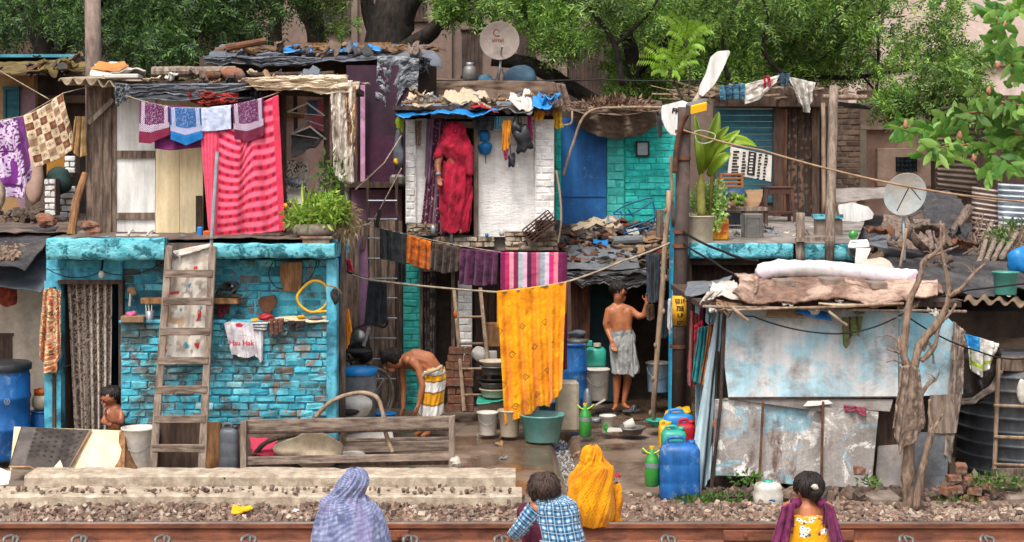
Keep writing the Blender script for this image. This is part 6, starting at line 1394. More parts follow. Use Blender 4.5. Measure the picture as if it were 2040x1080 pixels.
for(nm,lab,tp,bt,a,b,f,sd)in(('blue_shorts','faded blue cloth hanging at the left of the teal room roof',[(1433,172),(1484,166)],[(1436,200),(1460,196),(1482,200)],'3f7488','2c4f68',4,1),('white_sheet','white cloth draped over the left of the teal room roof',[(1484,168),(1552,150)],[(1484,208),(1510,200),(1545,165)],'d3ccc3','b5aca2',2,2),('red_cloth','small red cloth knot on the white roof cloth',[(1521,152),(1534,151)],[(1522,172),(1530,176),(1536,168)],'b01c34','7c1426',1,3),('blue_knot','dark blue cloth knotted between two white roof cloths',[(1549,146),(1573,146)],[(1552,168),(1562,176),(1572,168)],'2f4f68','1f3a50',2,4),('white_sheet','off white cloth triangle hanging at the right of the teal room roof',[(1568,152),(1625,165)],[(1590,195),(1602,222),(1612,226),(1618,190)],'c9c4bb','9c958c',3,5)):
 cloth(nm,lab,'cloth',tp,bt,RB-.6,solid(a,b),f,.05,0,nu=50,nv=40,seed=sd)
t=thing('newspaper_board','tilted white notice board with black hindi newsprint panels','notice board',W(1495,362,20.2));Y=20.2
m=MB();m.prism([W(a,b,Y)for a,b in((1456,292),(1538,310),(1536,362),(1450,345))],.03);m.build('board',M['plastic_white'],t)
m=MB();m.prism([W(a,b,Y-.012)for a,b in((1492,301),(1507,304),(1503,350),(1488,347))],.01);m.build('black_panel',M['iron_black'],t)
m=MB()
for(x0,x1)in((1461,1476),(1480,1489),(1512,1519),(1524,1531)):
 for y in range(300,350,6):
  dx=(y-300)*-.1;dy=(x0-1456)*.2;m.pb(x0+dx,y+dy*.6,x0+dx+(x1-x0)*random.uniform(.5,1),y+dy*.6+3.4,Y-.008,.006)
m.build('print',M['iron_black'],t)
m=MB();[m.pb(1494+random.uniform(0,2)-(y-304)*.08,y,1500-(y-304)*.08+random.uniform(0,2),y+3,Y-.018,.004)for y in range(306,346,6)];m.build('print_white',M['plastic_white'],t)
def stool(label,px,py,Y,s=1):
 t=thing('plastic_stool',label,'stool',W(px,py,Y));c=W(px,py,Y);w=.17*s;h=.46*s
 for a in(-1,1):
  for b in(-1,1):MB().bar(c+Vector((a*w*1.15,b*w*1.15,0)),c+Vector((a*w*.9,b*w*.9,h)),.045,.03,bev=.005).build('leg',M['plastic_brown'],t)
 m=MB();m.box(c+Vector((0,0,h)),(w*2.1,w*2.1,.03),bev=.01);m.box(c+Vector((0,-w*.9,h-.05)),(w*1.9,.02,.08),bev=.004);m.box(c+Vector((0,-w*1.05,h*.32)),(w*2.1,.02,.035),bev=.004);m.build('seat',M['plastic_brown'],t);return t
stool('brown plastic stool standing before the patterned curtain',1548,446,20.0,1.05)
t=thing('slatted_crate','orange brown slatted plastic crate on the right terrace','crate',W(1456,372,19.8));m=MB();[m.pb(1434,345+k*8,1481,350+k*8,19.8,.3,bev=.005)for k in range(4)];m.pb(1434,345,1439,374,19.79,.3);m.pb(1476,345,1481,374,19.79,.3);m.build('slats',M['card']if 0 else pm('cratebr','a0663c','7c4c2c',rough=.6),t)
tag(MB().sph(W(1466,388,19.6),(.16,.12,.09),14,10,lump=.2).build('blue_helmet',pm('navy','2c4a6c','203650',rough=.5),smooth=True),'navy blue round bundle under the slatted crate','bundle')
tag(patch(W(1482,412,19.6),W(1512,408,19.6),W(1520,378,19.9),W(1482,378,19.9),14,14,.06,4).build('card_sheet',M['card'],smooth=True),'curled brown cardboard left of the brown stool','cardboard')
t=thing('small_table','low grey wooden table behind the tin can on the terrace','table',W(1480,470,19.0));MB().pb(1436,413,1530,420,19.0,.4).build('top',M['wood_grey'],t)
for a in(1440,1478,1524):MB().pb(a,420,a+6,462,19.02,.06).build('leg',M['wood_dark'],t)
tag(MB().pb(1452,425,1475,448,19.2,.2).build('blue_box',M['tarp_slate']),'blue grey folded sheets under the low table','sheets')
t=thing('tin_can','square silver tin can with embossed frame on the terrace edge','tin',W(1502,478,17.9));MB().pb(1482,426,1521,479,17.9,.24,bev=.01).build('body',M['steel'],t);m=MB();[m.pb(*q_,17.885,.03)for q_ in((1487,432,1516,434),(1487,472,1516,474),(1487,434,1489,472),(1514,434,1516,472))];m.build('emboss',M['steel_dull'],t)
t=thing('yellow_can','yellow and orange oil can planter on the terrace edge','can',W(1432,480,17.6));MB().pb(1412,434,1452,480,17.6,.25,bev=.02).build('body',pm('oilcan','e0a51c','c04a1c',7,rough=.5,lo=.45,hi=.55),t)
bucket('white_planter','white paint bucket planter beside the brown pole','planter',1394,488,17.5,.17,.34,M['plastic_cream'],.9,handle=False)
t=thing('small_plant','little green plant in a clay pot on the low table','plant',W(1460,414,19.0));MB().lathe([(0,0),(.05,0),(.07,.07),(0,.07)],W(1458,413,18.95),14).build('pot',M['brick_red'],t,True);m=MB();herb(m,W(1468,398,18.95),.12,.06,.07,90,.06,.03);m.build('foliage',M['leaf_bright'],t)
t=thing('bushy_plant','bushy pale green shrub growing in the white and yellow planters','plant',W(1410,440,17.6));m=MB();herb(m,W(1400,405,17.6),.17,.14,.24,900,.045,.026,.2);herb(m,W(1428,405,17.55),.13,.12,.28,800,.045,.026,.2);herb(m,W(1420,445,17.5),.09,.1,.12,200,.04,.02,.2);m.build('foliage',leafmat('leaf_pale','86b04c','a6cc68','d2e8a0'),t);m=MB();[m.tube([W(1400+k*9,450,17.62),W(1396+k*12,400,17.6)],.006,5)for k in range(4)];m.build('stem',M['foliage_stem'],t)
t=thing('banana_plant','young banana plant with broad yellow green leaves beside the pole','plant',W(1402,440,17.5));Yb_=17.4
def blade(mb,a,b,w,bend=.12,tw=.3):
 a=Vector(a);b=Vector(b);d=b-a;L=d.length;n=16;q_=7;side=d.cross(Vector((0,1,0))).normalized()*math.cos(tw)+Vector((0,1,0))*math.sin(tw);P=np.zeros((q_,n,3))
 for j in range(n):
  s=j/(n-1);c=a+d*s+Vector((0,-.1*math.sin(PI*s),bend*L*math.sin(PI*s)*1.0));ww=w*math.sin(PI*min(1,.06+s*.94))**.6*(1-.25*s)
  for i in range(q_):
   k=(i/(q_-1)-.5)*2;P[i,j]=c+side*ww*k/2+Vector((0,-.2*ww*abs(k),.12*ww*abs(k)))
 mb.grid(P,th=.003)
for(a,b,w,bd)in(((1400,340),(1432,222),.2,.0),((1392,330),(1384,228),.11,0),((1402,330),(1452,252),.14,.12),((1408,330),(1474,260),.13,.08),((1420,300),(1508,292),.15,.16),((1410,350),(1456,305),.15,.1),((1396,350),(1388,262),.12,0),((1402,330),(1478,286),.12,.2)):
 m=MB();blade(m,W(*a,Yb_),W(*b,Yb_-.1),w,bd,random.uniform(-.5,.5));m.build('leaf',leafmat('banana','8fae2c','9fbf34','86a52a',.4,.4)if 'banana' not in bpy.data.materials else bpy.data.materials['banana'],t,True)
m=MB();m.tube(spline([W(1398,430,Yb_),W(1396,370,Yb_),W(1402,320,Yb_)],4),[.05]*5+[.03]*4,10);m.tube([W(1414,430,Yb_+.1),W(1420,330,Yb_),W(1426,290,Yb_)],.02,8);m.build('stem',M['lime']if 0 else pm('banana_stem','9a9a4a','7a6a3c',6),t,True)
loopobj('wire_coil','coil of thin green white wire hanging on the cable by the banana leaves','wire',[(1384,262),(1400,260),(1424,268),(1420,280),(1402,286),(1388,280)],17.1,.006,M['plastic_white'])
tag(MB().pb(1626,428,1680,436,18.2,.3,jit=.008).build('painted_slab',M['slab_paint']),'small turquoise painted slab at the right end of the terrace','slab');tag(MB().pb(1628,437,1678,470,18.25,.2,jit=.008).build('stone_pier',M['stone']),'dark stone pier carrying the small turquoise slab','pier')
BB=23.5
t=thing('beige_house','beige plastered house with small barred window behind the dish','house',(wx(1780,BB),BB,0))
m=MB();m.pb(1712,180,1862,480,BB+.1,.2);m.build('wall',M['plaster_pink'],t);m=MB();m.pb(1748,295,1856,372,BB-.1,.15,bev=.01);m.build('front_wall',pm('peach','d9bba8','c9a894',3,dirt='a3897a',dsc=2),t)
m=MB();m.pb(1786,314,1825,341,BB-.14,.03);w=m.build('window',pm('panebl','3f5c72','2c4658'),t);m=MB();[m.pb(1785+k*8,313,1787+k*8,342,BB-.17,.02)for k in range(6)];[m.pb(1785,313+k*9,1827,314.6+k*9,BB-.165,.02)for k in range(4)];m.build('bars',M['iron_black'],w)
m=MB();m.pb(1712,248,1726,400,BB,.12);m.pb(1828,190,1834,320,BB-.2,.05);m.pb(1712,252,1790,258,BB-.02,.15);m.build('corner_trim',M['plaster_beige'],t)
t=thing('old_brick_wall','old dark brick wall between the teal room and the beige house','wall',W(1690,440,22.5));m=MB();brickwall(m,1664,205,1714,400,22.5,.3,.2,.08,pro=.01);m.build('bricks',[islmat('oldbrick',[(0,'6b5648'),(.5,'86705f'),(1,'54453c')],dirt='3c332d'),M['mud']],t)
t=thing('dark_shed','dark timber shed with corrugated sheets at the right behind the beige house','shed',W(1950,400,21.5));m=MB();m.pb(1862,190,2080,480,22.0,.2);m.build('wall',M['wood_dark'],t)
m=corr(W(1866,375,21.6),W(1866,215,21.6),W(1945,205,21.8),W(1945,385,21.8),16,.02,th=.006);m.build('corrugated_wall',M['rust']if 0 else pm('corrbrown','75665c','54483f',3,rough=.6,metal=.3),t,True)
m=corr(W(1936,462,19.5),W(1936,372,19.5),W(1992,380,19.4),W(1992,470,19.4),9,.022,th=.006);m.build('corrugated_sheet',pm('corrrust','a89a92','7d665a',2.2,rough=.5,metal=.4),t,True)
m=corr(W(1988,475,19.3),W(1988,366,19.3),W(2070,370,19.2),W(2070,480,19.2),10,.022,th=.006);m.build('corrugated_sheet',pm('corrsil','c6ced6','8f99a4',2.2,rough=.4,metal=.5),t,True)
t=thing('tarp_shed','low shed under wrinkled black tarps sloping down at the right','shed',(wx(1850,18.5),18.5,0))
m=patch(W(1690,585,15.6),W(2080,600,15.6),W(2060,440,20.5),W(1650,440,21),110,90,.3,1.1,seed=41);m.build('roof_tarp',M['tarp_black'],t,True)
m=MB();m.bx(wx(1700,15.8),wx(2080,15.8),15.9,20,0,1.55);m.build('core',M['dark_void'],t)
for(lab,P4,mt,sd,a)in(('grey asbestos sheet strip behind the white oval tray',((1664,402,20),(1775,392,20),(1775,372,20.6),(1664,374,20.6)),'concrete_grey',1,.03),('dark rubber hump behind the big dish',((1800,425,19),(1905,430,19),(1890,375,20),(1810,375,20)),'tarp_black',2,.4),('second dark hump of tarp under the corrugated wall',((1840,455,18.5),(1920,455,18.5),(1915,405,19.2),(1845,405,19.2)),'tarp_black',3,.3),('brown board stack under the big dish',((1755,495,17.6),(1860,495,17.6),(1850,435,18.6),(1760,435,18.6)),'wood_old',4,.12),('grey angular tarp below the white oval tray',((1725,500,17.2),(1768,500,17.2),(1765,465,17.8),(1735,470,17.8)),'tarp_grey',5,.12),('brown twiggy earth bank under the corrugated sheets',((1930,600,16.6),(2080,590,16.6),(2080,450,19.3),(1920,470,19.3)),'mud',6,.25)):
 tag(patch(*[W(*p)for p in P4],50,40,a,2,seed=sd).build('sheet_heap',M[mt],smooth=True),lab,'heap')
m=MB()
for i in range(420):
 a=W(random.uniform(1940,2060),random.uniform(440,560),0);px=random.uniform(1935,2070);k=random.random();a=W(px,450+k*120,19-2.2*k)
 m.tube([a,a+Vector((random.uniform(-.14,.14),random.uniform(-.12,.05),random.uniform(-.1,.18)))],random.uniform(.003,.01),4)
tag(m.build('twig_bank',M['deadwood']),'tangled dry twigs on the earth bank at the right edge','twigs',kind='stuff')
for k in range(4):log(['first','second','third','fourth'][k]+' slanting grey stake from the left on the twiggy bank',(1950+k*15,525-k*4,17.3),(1975+k*17,445+k*6,18.3),.03,'wood_grey','stake','stake')
log('thick brown log leaning on the tarp heap left of the corrugated sheet',(1898,468,18.4),(1930,415,18.9),.06,'wood_old')
log('dark beam slanting under the big dish mast',(1810,465,17.4),(1845,500,17.0),.05,'wood_dark','beam','beam')
t=thing('bush_patch','small green weeds among the dry twigs at the right','weeds',W(1990,500,18));m=MB();herb(m,W(1990,478,17.9),.15,.1,.14,160,.07,.03);herb(m,W(2020,450,18.3),.12,.1,.1,60,.06,.03);m.build('foliage',M['leaf_mid'],t)
tag(MB().prism([W(a,b,18.6)for a,b in((1672,408),(1700,404),(1730,412),(1741,426),(1738,436),(1710,442),(1676,440),(1668,425))],.04).build('oval_tray',M['white_panel'],smooth=False),'off white oval panel lying against the black tarps','panel')
tag(MB().tube([W(1659,382,17.5),W(1671,430,17.4)],.014,6).build('orange_stick',M['wood_tan']),'thin orange brown stick leaning right of the tall grey post','stick')
tag(MB().sph(W(1700,468,17.3),(.055,.04,.055),10,8).build('green_ball',M['green_bottle'],smooth=True),'small round green cup at the right of the turquoise slab','cup')
tag(patch(W(1690,490,17.1),W(1732,490,17.1),W(1728,478,17.5),W(1694,478,17.5),12,8,.03,4).build('grey_card',M['white_panel']),'flat pale sheet at the right end of the turquoise slab','sheet')
tag(patch(W(1704,520,16.7),W(1722,525,16.7),W(1735,494,17),W(1706,494,17),12,12,.04,4).build('white_bag',M['plastic_white_sheet']),'white plastic bag hanging at the right end of the turquoise slab','bag')
tag(patch(W(1715,530,16.0),W(1782,535,16.0),W(1770,518,16.6),W(1722,515,16.6),20,12,.05,4).build('card_pile',M['foam']),'flattened dirty cardboard behind the white rolled mattress','cardboard')
t,Mx,c=dish('satellite_dish','large pale satellite dish without writing tilted on the black tarps',1803,386,16.6,.245,.215,(R(100),R(55),R(-15)),pm('dish2','c3b8aa','9fb0b8',1.6,rough=.6,bump=.05,dirt='8c7f72',dsc=3),[W(1803,400,16.75),W(1800,440,16.7),W(1802,520,16.4)])
m=MB();m.tube([W(1812,371,16.1),W(1787,420,16.45)],.006,5);m.tube([W(1812,371,16.1),W(1834,398,16.45)],.006,5);m.build('feed_arm',M['iron_black'],t)
post('thin_stick','thin bent pale stick beside the dish mast',(1793,535,16.2),(1806,455,16.3),.014,'bamboo',.4,'stick')
bucket('green_bucket','sea green bucket standing on the low roof at the right edge','bucket',2003,587,15.6,.125,.24,M['plastic_teal'],.88,handle=False)
tag(MB().sph(W(2035,520,15.9),(.14,.1,.14),14,10,lump=.5,seed=3).build('blue_bag',M['plastic_bright_blue'],smooth=True),'bright blue plastic sheet bundle at the right edge','bundle')
tag(corr(W(1920,600,15.0),W(2070,608,15.0),W(2080,588,16.2),W(1925,585,16.2),5,.03,th=.008).build('roof_sheet',M['mud_roof'],smooth=True),'brown corrugated sheet under the green bucket','sheet')
SY=14.15
M['pale_paint']=pm('pale_paint','aed3e0','d6d7d7',2.6,(1,1,1.1),lo=.45,hi=.55,streak=.12,rough=.8,bump=.3,dirt='8b8580',dsc=2.0,dlo=.5,dhi=.68,grime=.35,gsc=1.6)
M['pale_blue']=pm('pale_blue','94d2e8','bccdd4',2.5,(1,1,1.1),lo=.46,hi=.56,streak=.12,rough=.8,bump=.3,dirt='8a8784',dsc=2.4,dlo=.52,dhi=.68)
M['old_render']=pm('old_render','a8a09b','86807c',2.2,rough=.9,bump=.6,dirt='74615a',dsc=1.8,dlo=.52,dhi=.66)
s_=NT('peeling');v_=s_.co()
c_=s_.ramp(s_.noise(v_,2.2,8,.65),[(.38,lin('b5aea8')),(.62,lin('857d78'))])
c_=s_.mix(s_.ramp(s_.noise(v_,3.1,10,.75,.5),[(.53,0.),(.56,1.)]),c_,lin('dedad5'))
c_=s_.mix(s_.ramp(s_.noise(s_.co('Object',(1.0,1,1.3)),1.7,9,.7,.8),[(.53,0.),(.6,1.)]),c_,lin('8db4c2'))
c_=s_.mix(s_.ramp(s_.noise(s_.co('Object',(2,1,.8)),2.3,9,.7),[(.54,0.),(.66,1.)]),c_,lin('6d5044'))
c_=s_.mix(1.,c_,s_.ramp(s_.noise(s_.co('Object',(8,8,2)),1,8,.7),[(.36,.78),(.56,1.05)]),'MULTIPLY');c_=s_.mix(1.,c_,s_.ramp(s_.noise(v_,9,12,.8),[(.36,.6),(.56,1.08)]),'MULTIPLY')
s_.l(c_,s_.b.inputs['Base Color']);s_.set(Roughness=.9);s_.bump(s_.noise(v_,14,9,.75),.7,.02);M['peeling']=s_.m
HS=thing('pale_shack','low shack of pale blue painted sheets and peeling rendered panels','shack',(wx(1670,SY),SY,0))
def sheet(nm,pts,Y,dep,mt):return MB().prism([W(a+random.uniform(-1,1),b+random.uniform(-1,1),Y)for a,b in pts],dep).build(nm,M[mt],HS)
sheet('upper_sheet',[(1440,612),(1790,622),(1790,790),(1452,792),(1443,730)],SY,.03,'pale_paint')
sheet('upper_sheet',[(1792,622),(1880,625),(1916,660),(1918,786),(1792,790)],SY+.01,.03,'pale_blue')
sheet('sheet_edge',[(1452,791),(1792,790),(1792,793),(1452,795)],SY-.02,.06,'wood_dark')
sheet('lower_panel',[(1425,797),(1520,797),(1512,950),(1420,948)],SY+.02,.06,'peeling')
sheet('lower_panel',[(1519,803),(1640,806),(1636,970),(1510,958)],SY+.05,.06,'peeling')
sheet('tilted_panel',[(1641,812),(1750,822),(1746,870),(1735,984),(1637,968)],SY-.03,.04,'peeling')
sheet('top_strip',[(1440,795),(1780,795),(1772,820),(1700,815),(1640,820),(1520,803)],SY+.0,.03,'old_render')
sheet('dark_gap',[(1735,815),(1800,800),(1800,985),(1730,985)],SY+.2,.03,'wood_dark')
sheet('grey_panel',[(1806,862),(1892,862),(1885,985),(1820,990)],SY-.02,.03,'tarp_grey')
sheet('grey_sheet',[(1855,788),(1915,786),(1905,862),(1880,864),(1850,862)],SY-.04,.03,'wood_grey')
sheet('brown_panel',[(1750,890),(1810,885),(1800,985),(1742,990)],SY+.12,.03,'old_render')
m=MB();m.bx(wx(1450,SY),wx(1910,SY),SY+.3,SY+2.3,0,1.7);m.build('core',M['dark_void'],HS)
m=MB();[m.bar(W(a,980,SY-.05),W(a+b,800,SY-.05),.02,.02,jit=.003)for a,b in((1512,8),(1636,4))];m.build('batten',M['rust'],HS)
cloth('pink_scrap','pink and teal cloth scrap caught in the panel joint','cloth',[(1680,806),(1725,812)],[(1684,822),(1700,818),(1724,830)],SY-.06,solid('a8405c','6a4a4c',9),2,.02,0,nu=24,nv=14)
tag(patch(W(1600,806,SY-.05),W(1660,806,SY-.05),W(1650,796,SY-.02),W(1610,797,SY-.02),14,6,.03,5).build('white_scrap',M['plastic_white_sheet']),'white plastic scrap in the joint under the pale sheet','scrap')
cloth('corner_sheet','pale blue plaster soaked cloth sheet wrapped on the left corner of the pale shack','sheet',[(1428,615),(1440,610)],[(1372,955),(1400,985),(1412,950)],SY+.35,solid('a8bcc4','86969c',5),2,.06,0,nu=40,nv=120,seed=7,Yb=SY+.1,mat=PLAST)
cloth('side_sheet','blue white painted side sheet of the pale shack behind the hanging clothes','sheet',[(1385,600),(1436,608)],[(1385,860),(1425,930)],SY+.9,solid('9cb8c4','8d9aa0',5),1,.03,0,nu=40,nv=90,seed=9,mat=PLAST,Yb=SY+.8)
tag(MB().tube([W(1416,985,SY),W(1436,800,SY-.02),W(1444,620,SY)],.018,7,wob=.3).build('corner_post',M['bark']),'thin dark post at the left corner of the pale shack','post')
tag(MB().tube([W(1408,990,SY+.1),W(1424,830,SY+.1),W(1430,700,SY+.1)],.016,7,wob=.3).build('corner_post',M['bark_dark']),'second thin dark post left of the shack corner post','post')
cloth('frayed_cloth','frayed brown cloth hanging down the right corner of the pale shack','cloth',[(1900,640),(1922,660)],[(1880,905),(1896,930),(1905,840),(1918,760)],SY-.03,solid('6f5f55','a39488',12),1,.03,0,nu=40,nv=110,seed=3,rag=5,rum=.04)
for(nm,lab,tp,bt,a,b,f,sd)in(('maroon_cloth','maroon cloth hanging behind the teal one on the shack side',[(1398,600),(1412,596)],[(1392,650),(1400,665),(1410,650)],'6a1a34','4a1226',2,1),('red_pink_cloth','patterned red brown cloth at the left of the hanging clothes',[(1376,620),(1394,630)],[(1370,765),(1380,775),(1388,765)],'8c3a38','4a3228',3,2),('red_cloth','bright red cloth hanging near the teal garment',[(1384,652),(1400,640)],[(1382,680),(1392,690),(1402,668)],'c81c3c','8c142a',2,3),('teal_cloth','teal green garment hanging on the side of the pale shack',[(1392,655),(1414,652)],[(1377,755),(1390,766),(1402,750)],'1d7f86','14656c',3,4),('orange_garment','burnt orange garment hanging beside the teal one on the shack side',[(1412,650),(1430,646)],[(1393,765),(1405,770),(1418,735)],'b4703c','8c5228',3,5),('grey_cloth','pale blue grey cloth strip hanging from the shack roof corner',[(1408,600),(1420,600)],[(1406,640),(1412,648),(1418,640)],'9cb4c0','7c929e',2,6)):
 cloth(nm,lab,'clothes',tp,bt,SY+.75-.05*sd,solid(a,b),f,.035,.05,nu=30,nv=60,seed=sd)
wire('cord','dark cord holding the clothes on the side of the pale shack','cord',[W(1365,600,SY+.9),W(1440,600,SY+.3)],.006,M['wire_black'],.02)
RO=13.95
m=MB();m.bx(wx(1395,RO),wx(1925,RO),RO+.15,SY+2.4,wz(604,RO)-.05,wz(604,RO));m.build('roof_board',M['wood_dark'],HS)
m=MB();nu_,nv_=130,50;u_=np.linspace(0,1,nu_)[:,None];v_2=np.linspace(0,1,nv_)[None]
pyf=np.interp(u_,[0,.08,.3,.5,.62,.68,.8,1],[585,607,600,590,600,612,596,582])+6*(fbm(u_*9,u_*0,3)-.5)
pyb=np.interp(u_,[0,.15,.5,1],[548,540,545,562]);pxf=1460+(1868-1460)*u_;YY=RO-.12+(SY+.9-RO)*v_2**1.3
pxx=pxf+(1-v_2)*0+14*np.sin(v_2*3)*(u_<.1);pyy=pyf*(1-v_2)**1.0+pyb*(1-(1-v_2));pyy=pyy-9*np.sin(PI*v_2)
Zc=CZ-(pyy-HZ)*YY/F+.06*(fbm(u_*9+v_2*2,v_2*4,5)-.5)+.025*(fbm(u_*40,v_2*14,6)-.5)
m.grid(np.stack([(pxx-CX)*YY/F,YY+.06*(fbm(u_*20,v_2*6,9)-.5),Zc],-1),th=.02)
tag(m.build('roof_carpet',M['carpet_roof'],smooth=True),'matted pinkish brown carpet sheet sagging over the shack roof','carpet')
t=thing('rolled_mattress','long white rolled plastic mattress lying on top of the shack roof','mattress',W(1670,560,14.6))
P=spline([W(1508,545,14.5),W(1560,535,14.55),W(1650,538,14.6),W(1760,549,14.65),W(1832,556,14.7)],10);m=MB();N=len(P);rs=[(.085 if 1<i<N-2 else.05)*(1+.1*nz(i*.5,3))for i in range(N)];m.tube(P,rs,14,wob=.2);m.build('roll',pm('mattress','ddd8d6','cbbfc6',3,rough=.6,bump=.4,bsc=9,dirt='a893a4',dsc=2.2,dlo=.6,dhi=.7),t,True)
for k,(px,py,w)in enumerate(((1560,563,.18),(1655,560,.2),(1745,568,.15))):tag(MB().box(W(px,py,14.3),(w,.3,.07),bev=.01).build('brick',M['stone']),['left brown brick','middle tan brick','right dark brick'][k]+' wedged under the white rolled mattress','brick')
for(lab,P4,mt,sd,a)in(('slate tarp edge sticking out at the left of the shack roof',((1362,585,14.6),(1440,575,14.5),(1460,552,15.2),(1370,562,15.4)),'tarp_grey',1,.08),('white plastic sheet lump at the left end of the shack roof',((1408,592,14.1),(1468,588,14.0),(1462,556,14.7),(1420,565,14.7)),'plastic_white_sheet',2,.14),('orange sheet tucked under the white plastic at the roof corner',((1425,605,13.95),(1482,610,13.9),(1470,592,14.3),(1430,588,14.3)),'card',3,.06),('white foam strip under the carpet at the right',((1630,607,13.8),(1800,607,13.8),(1800,598,14.0),(1630,600,14.0)),'sack_cream',4,.03),('blue plastic bit under the roof edge above the pale wall',((1588,630,13.92),(1655,638,13.92),(1650,622,14.0),(1592,618,14.0)),'plastic_blue',5,.06),('tan cardboard under the roof edge above the pale wall',((1525,632,13.94),(1600,635,13.94),(1598,620,14.02),(1530,615,14.02)),'card',6,.05),('orange clay sheet at the right end of the shack roof',((1840,578,14.6),(1880,582,14.6),(1872,562,15),(1842,560,15)),'brick_red',7,.06)):
 tag(patch(*[W(*p)for p in P4],30,16,a,4,seed=sd).build('roof_scrap',M[mt],smooth=True),lab,'scrap')
cloth('white_rag','dirty white rag trailing from the left roof corner','rag',[(1408,582),(1440,578)],[(1394,608),(1398,600),(1420,596)],13.98,solid('c9c2b8','9c9184'),2,.03,0,nu=24,nv=16)
log('long thin grey pole lying along the shack roof edge',(1400,610,13.85),(1925,622,13.85),.013,'wood_grey','pole','pole')
log('second thin pole crossing the shack roof edge',(1450,618,13.8),(1800,606,13.8),.012,'bamboo','pole','pole')
log('short stick poking out under the left roof edge',(1458,612,13.8),(1490,640,13.75),.016,'bamboo','stick','stick')
log('short stick poking out under the middle roof edge',(1650,620,13.8),(1688,650,13.75),.014,'bamboo','stick','stick')
cloth('mossy_rag','green and brown mossy rag hanging on the pale shack wall','rag',[(1678,632),(1718,630)],[(1680,685),(1686,695),(1700,665),(1712,672),(1716,640)],14.05,solid('5e7a3a','6b5646',9),3,.03,0,nu=36,nv=40,rag=3)
TYd=13.45
t=thing('dead_tree','leafless pale dead tree standing in front of the pale shack','tree',W(1815,1018,TYd))
def limb(mb,pts,r0,r1,n=9,Y0=TYd,wob=.7):
 r0*=.8;r1*=.7
 P=spline([W(p[0],p[1],Y0+(p[2]if len(p)>2 else 0))for p in pts],5);k=len(P);mb.tube(P,[r0+(r1-r0)*i/(k-1)for i in range(k)],n,wob=wob)
m=MB();limb(m,[(1812,1020),(1808,960),(1812,880),(1815,800),(1815,740)],.075,.06);m.build('trunk',M['deadwood'],t,True)
for pts,r0,r1 in(([(1815,760),(1800,700),(1805,650),(1812,600),(1830,560),(1842,520),(1862,505),(1880,480),(1878,445)],.05,.02),([(1820,750),(1832,690),(1870,640),(1888,600),(1888,560),(1876,500),(1874,440)],.05,.015),([(1888,590),(1915,575),(1940,545),(1962,526)],.03,.014),([(1862,508),(1890,498),(1910,490)],.018,.01),([(1860,510),(1850,490),(1850,478)],.012,.008),([(1876,500),(1862,475),(1860,460)],.015,.008),([(1835,720),(1862,690),(1870,650),(1892,625),(1905,605)],.03,.014),([(1800,720),(1795,705),(1765,695)],.02,.008),([(1800,725),(1782,718),(1765,722)],.015,.006),([(1800,715),(1790,690),(1792,670)],.018,.01),([(1800,700),(1788,680),(1770,668),(1748,672)],.012,.005),([(1840,700),(1850,680),(1858,705),(1860,725)],.012,.014),([(1832,790),(1850,765),(1866,756)],.03,.014),([(1815,620),(1808,600),(1796,590)],.02,.01)):
 m=MB();limb(m,pts,r0,r1);m.build('branch',M['deadwood'],t,True)
m=MB()
for k in range(26):
 px,py=random.choice(((1862,508),(1880,470),(1888,600),(1940,545),(1830,560),(1806,640),(1800,705),(1866,756),(1880,530),(1858,690)));a=W(px,py,TYd);d=Vector((random.uniform(-1,1),random.uniform(-.6,.4),random.uniform(-.2,1)))*.16;m.tube([a,a+d*.5+Vector((0,0,.02)),a+d+Vector((random.uniform(-.03,.03),0,0))],[.006,.004,.001],5)
m.build('twigs',M['deadwood'],t)
t=thing('forked_branch','pale forked branch leaning against the dead tree trunk','branch',W(1830,1015,TYd-.1));m=MB();limb(m,[(1826,1015),(1836,940),(1852,880),(1858,850)],.045,.032,Y0=TYd-.12);limb(m,[(1858,855),(1852,830),(1852,795)],.024,.014,Y0=TYd-.12);limb(m,[(1857,860),(1868,840),(1878,825)],.02,.012,Y0=TYd-.12);m.build('limb',M['deadwood'],t,True)
cloth('draped_sack','faded brown cloth draped over the dead tree trunk','cloth',[(1795,732),(1815,728),(1832,738)],[(1778,850),(1792,905),(1805,890),(1825,880),(1845,840)],TYd-.1,solid('8f7a6a','5e4e44',16),3,.022,.1,nu=90,nv=110,seed=4,rag=6,rum=.012)
KY=15.3
t=thing('water_tank','large ribbed black plastic water tank at the right edge','tank',W(2040,955,KY));c=W(2040,955,KY);r=.66;m=MB();pr=[(0,0),(r*.97,0)]
for k in range(8):z=.04+k*.135;pr+=[(r,z),(r,z+.1),(r*1.02,z+.11),(r*1.02,z+.125),(r,z+.134)]
pr+=[(r*.9,1.2),(r*.3,1.3),(0,1.3)];m.lathe(pr,c,48);m.build('body',pm('tank','5c6066','44474c',3,rough=.55,bump=.1,streak=.3,dirt='77716c',dsc=2),t,True)
t=thing('bamboo_frame','bamboo ladder like frame in front of the black tank','frame',W(1980,960,14.45));MB().tube([W(1980,965,14.4),W(1990,700,14.5)],.022,7,wob=.2).build('upright',M['bamboo'],t)
for y in(808,870,925):MB().tube([W(1980,y,14.4),W(2060,y+3,14.4)],.016,7,wob=.3).build('crossbar',M['bamboo'],t)
tag(MB().pb(1978,935,2060,968,14.35,.05,jit=.004).build('board',M['wood_old']),'brown board at the foot of the black tank','board')
tag(MB().sph(W(2036,780,14.55),(.05,.03,.12),12,10,lump=.2).build('white_bag',M['plastic_white_sheet'],smooth=True),'white plastic bag hanging on the tank frame at the right edge','bag')
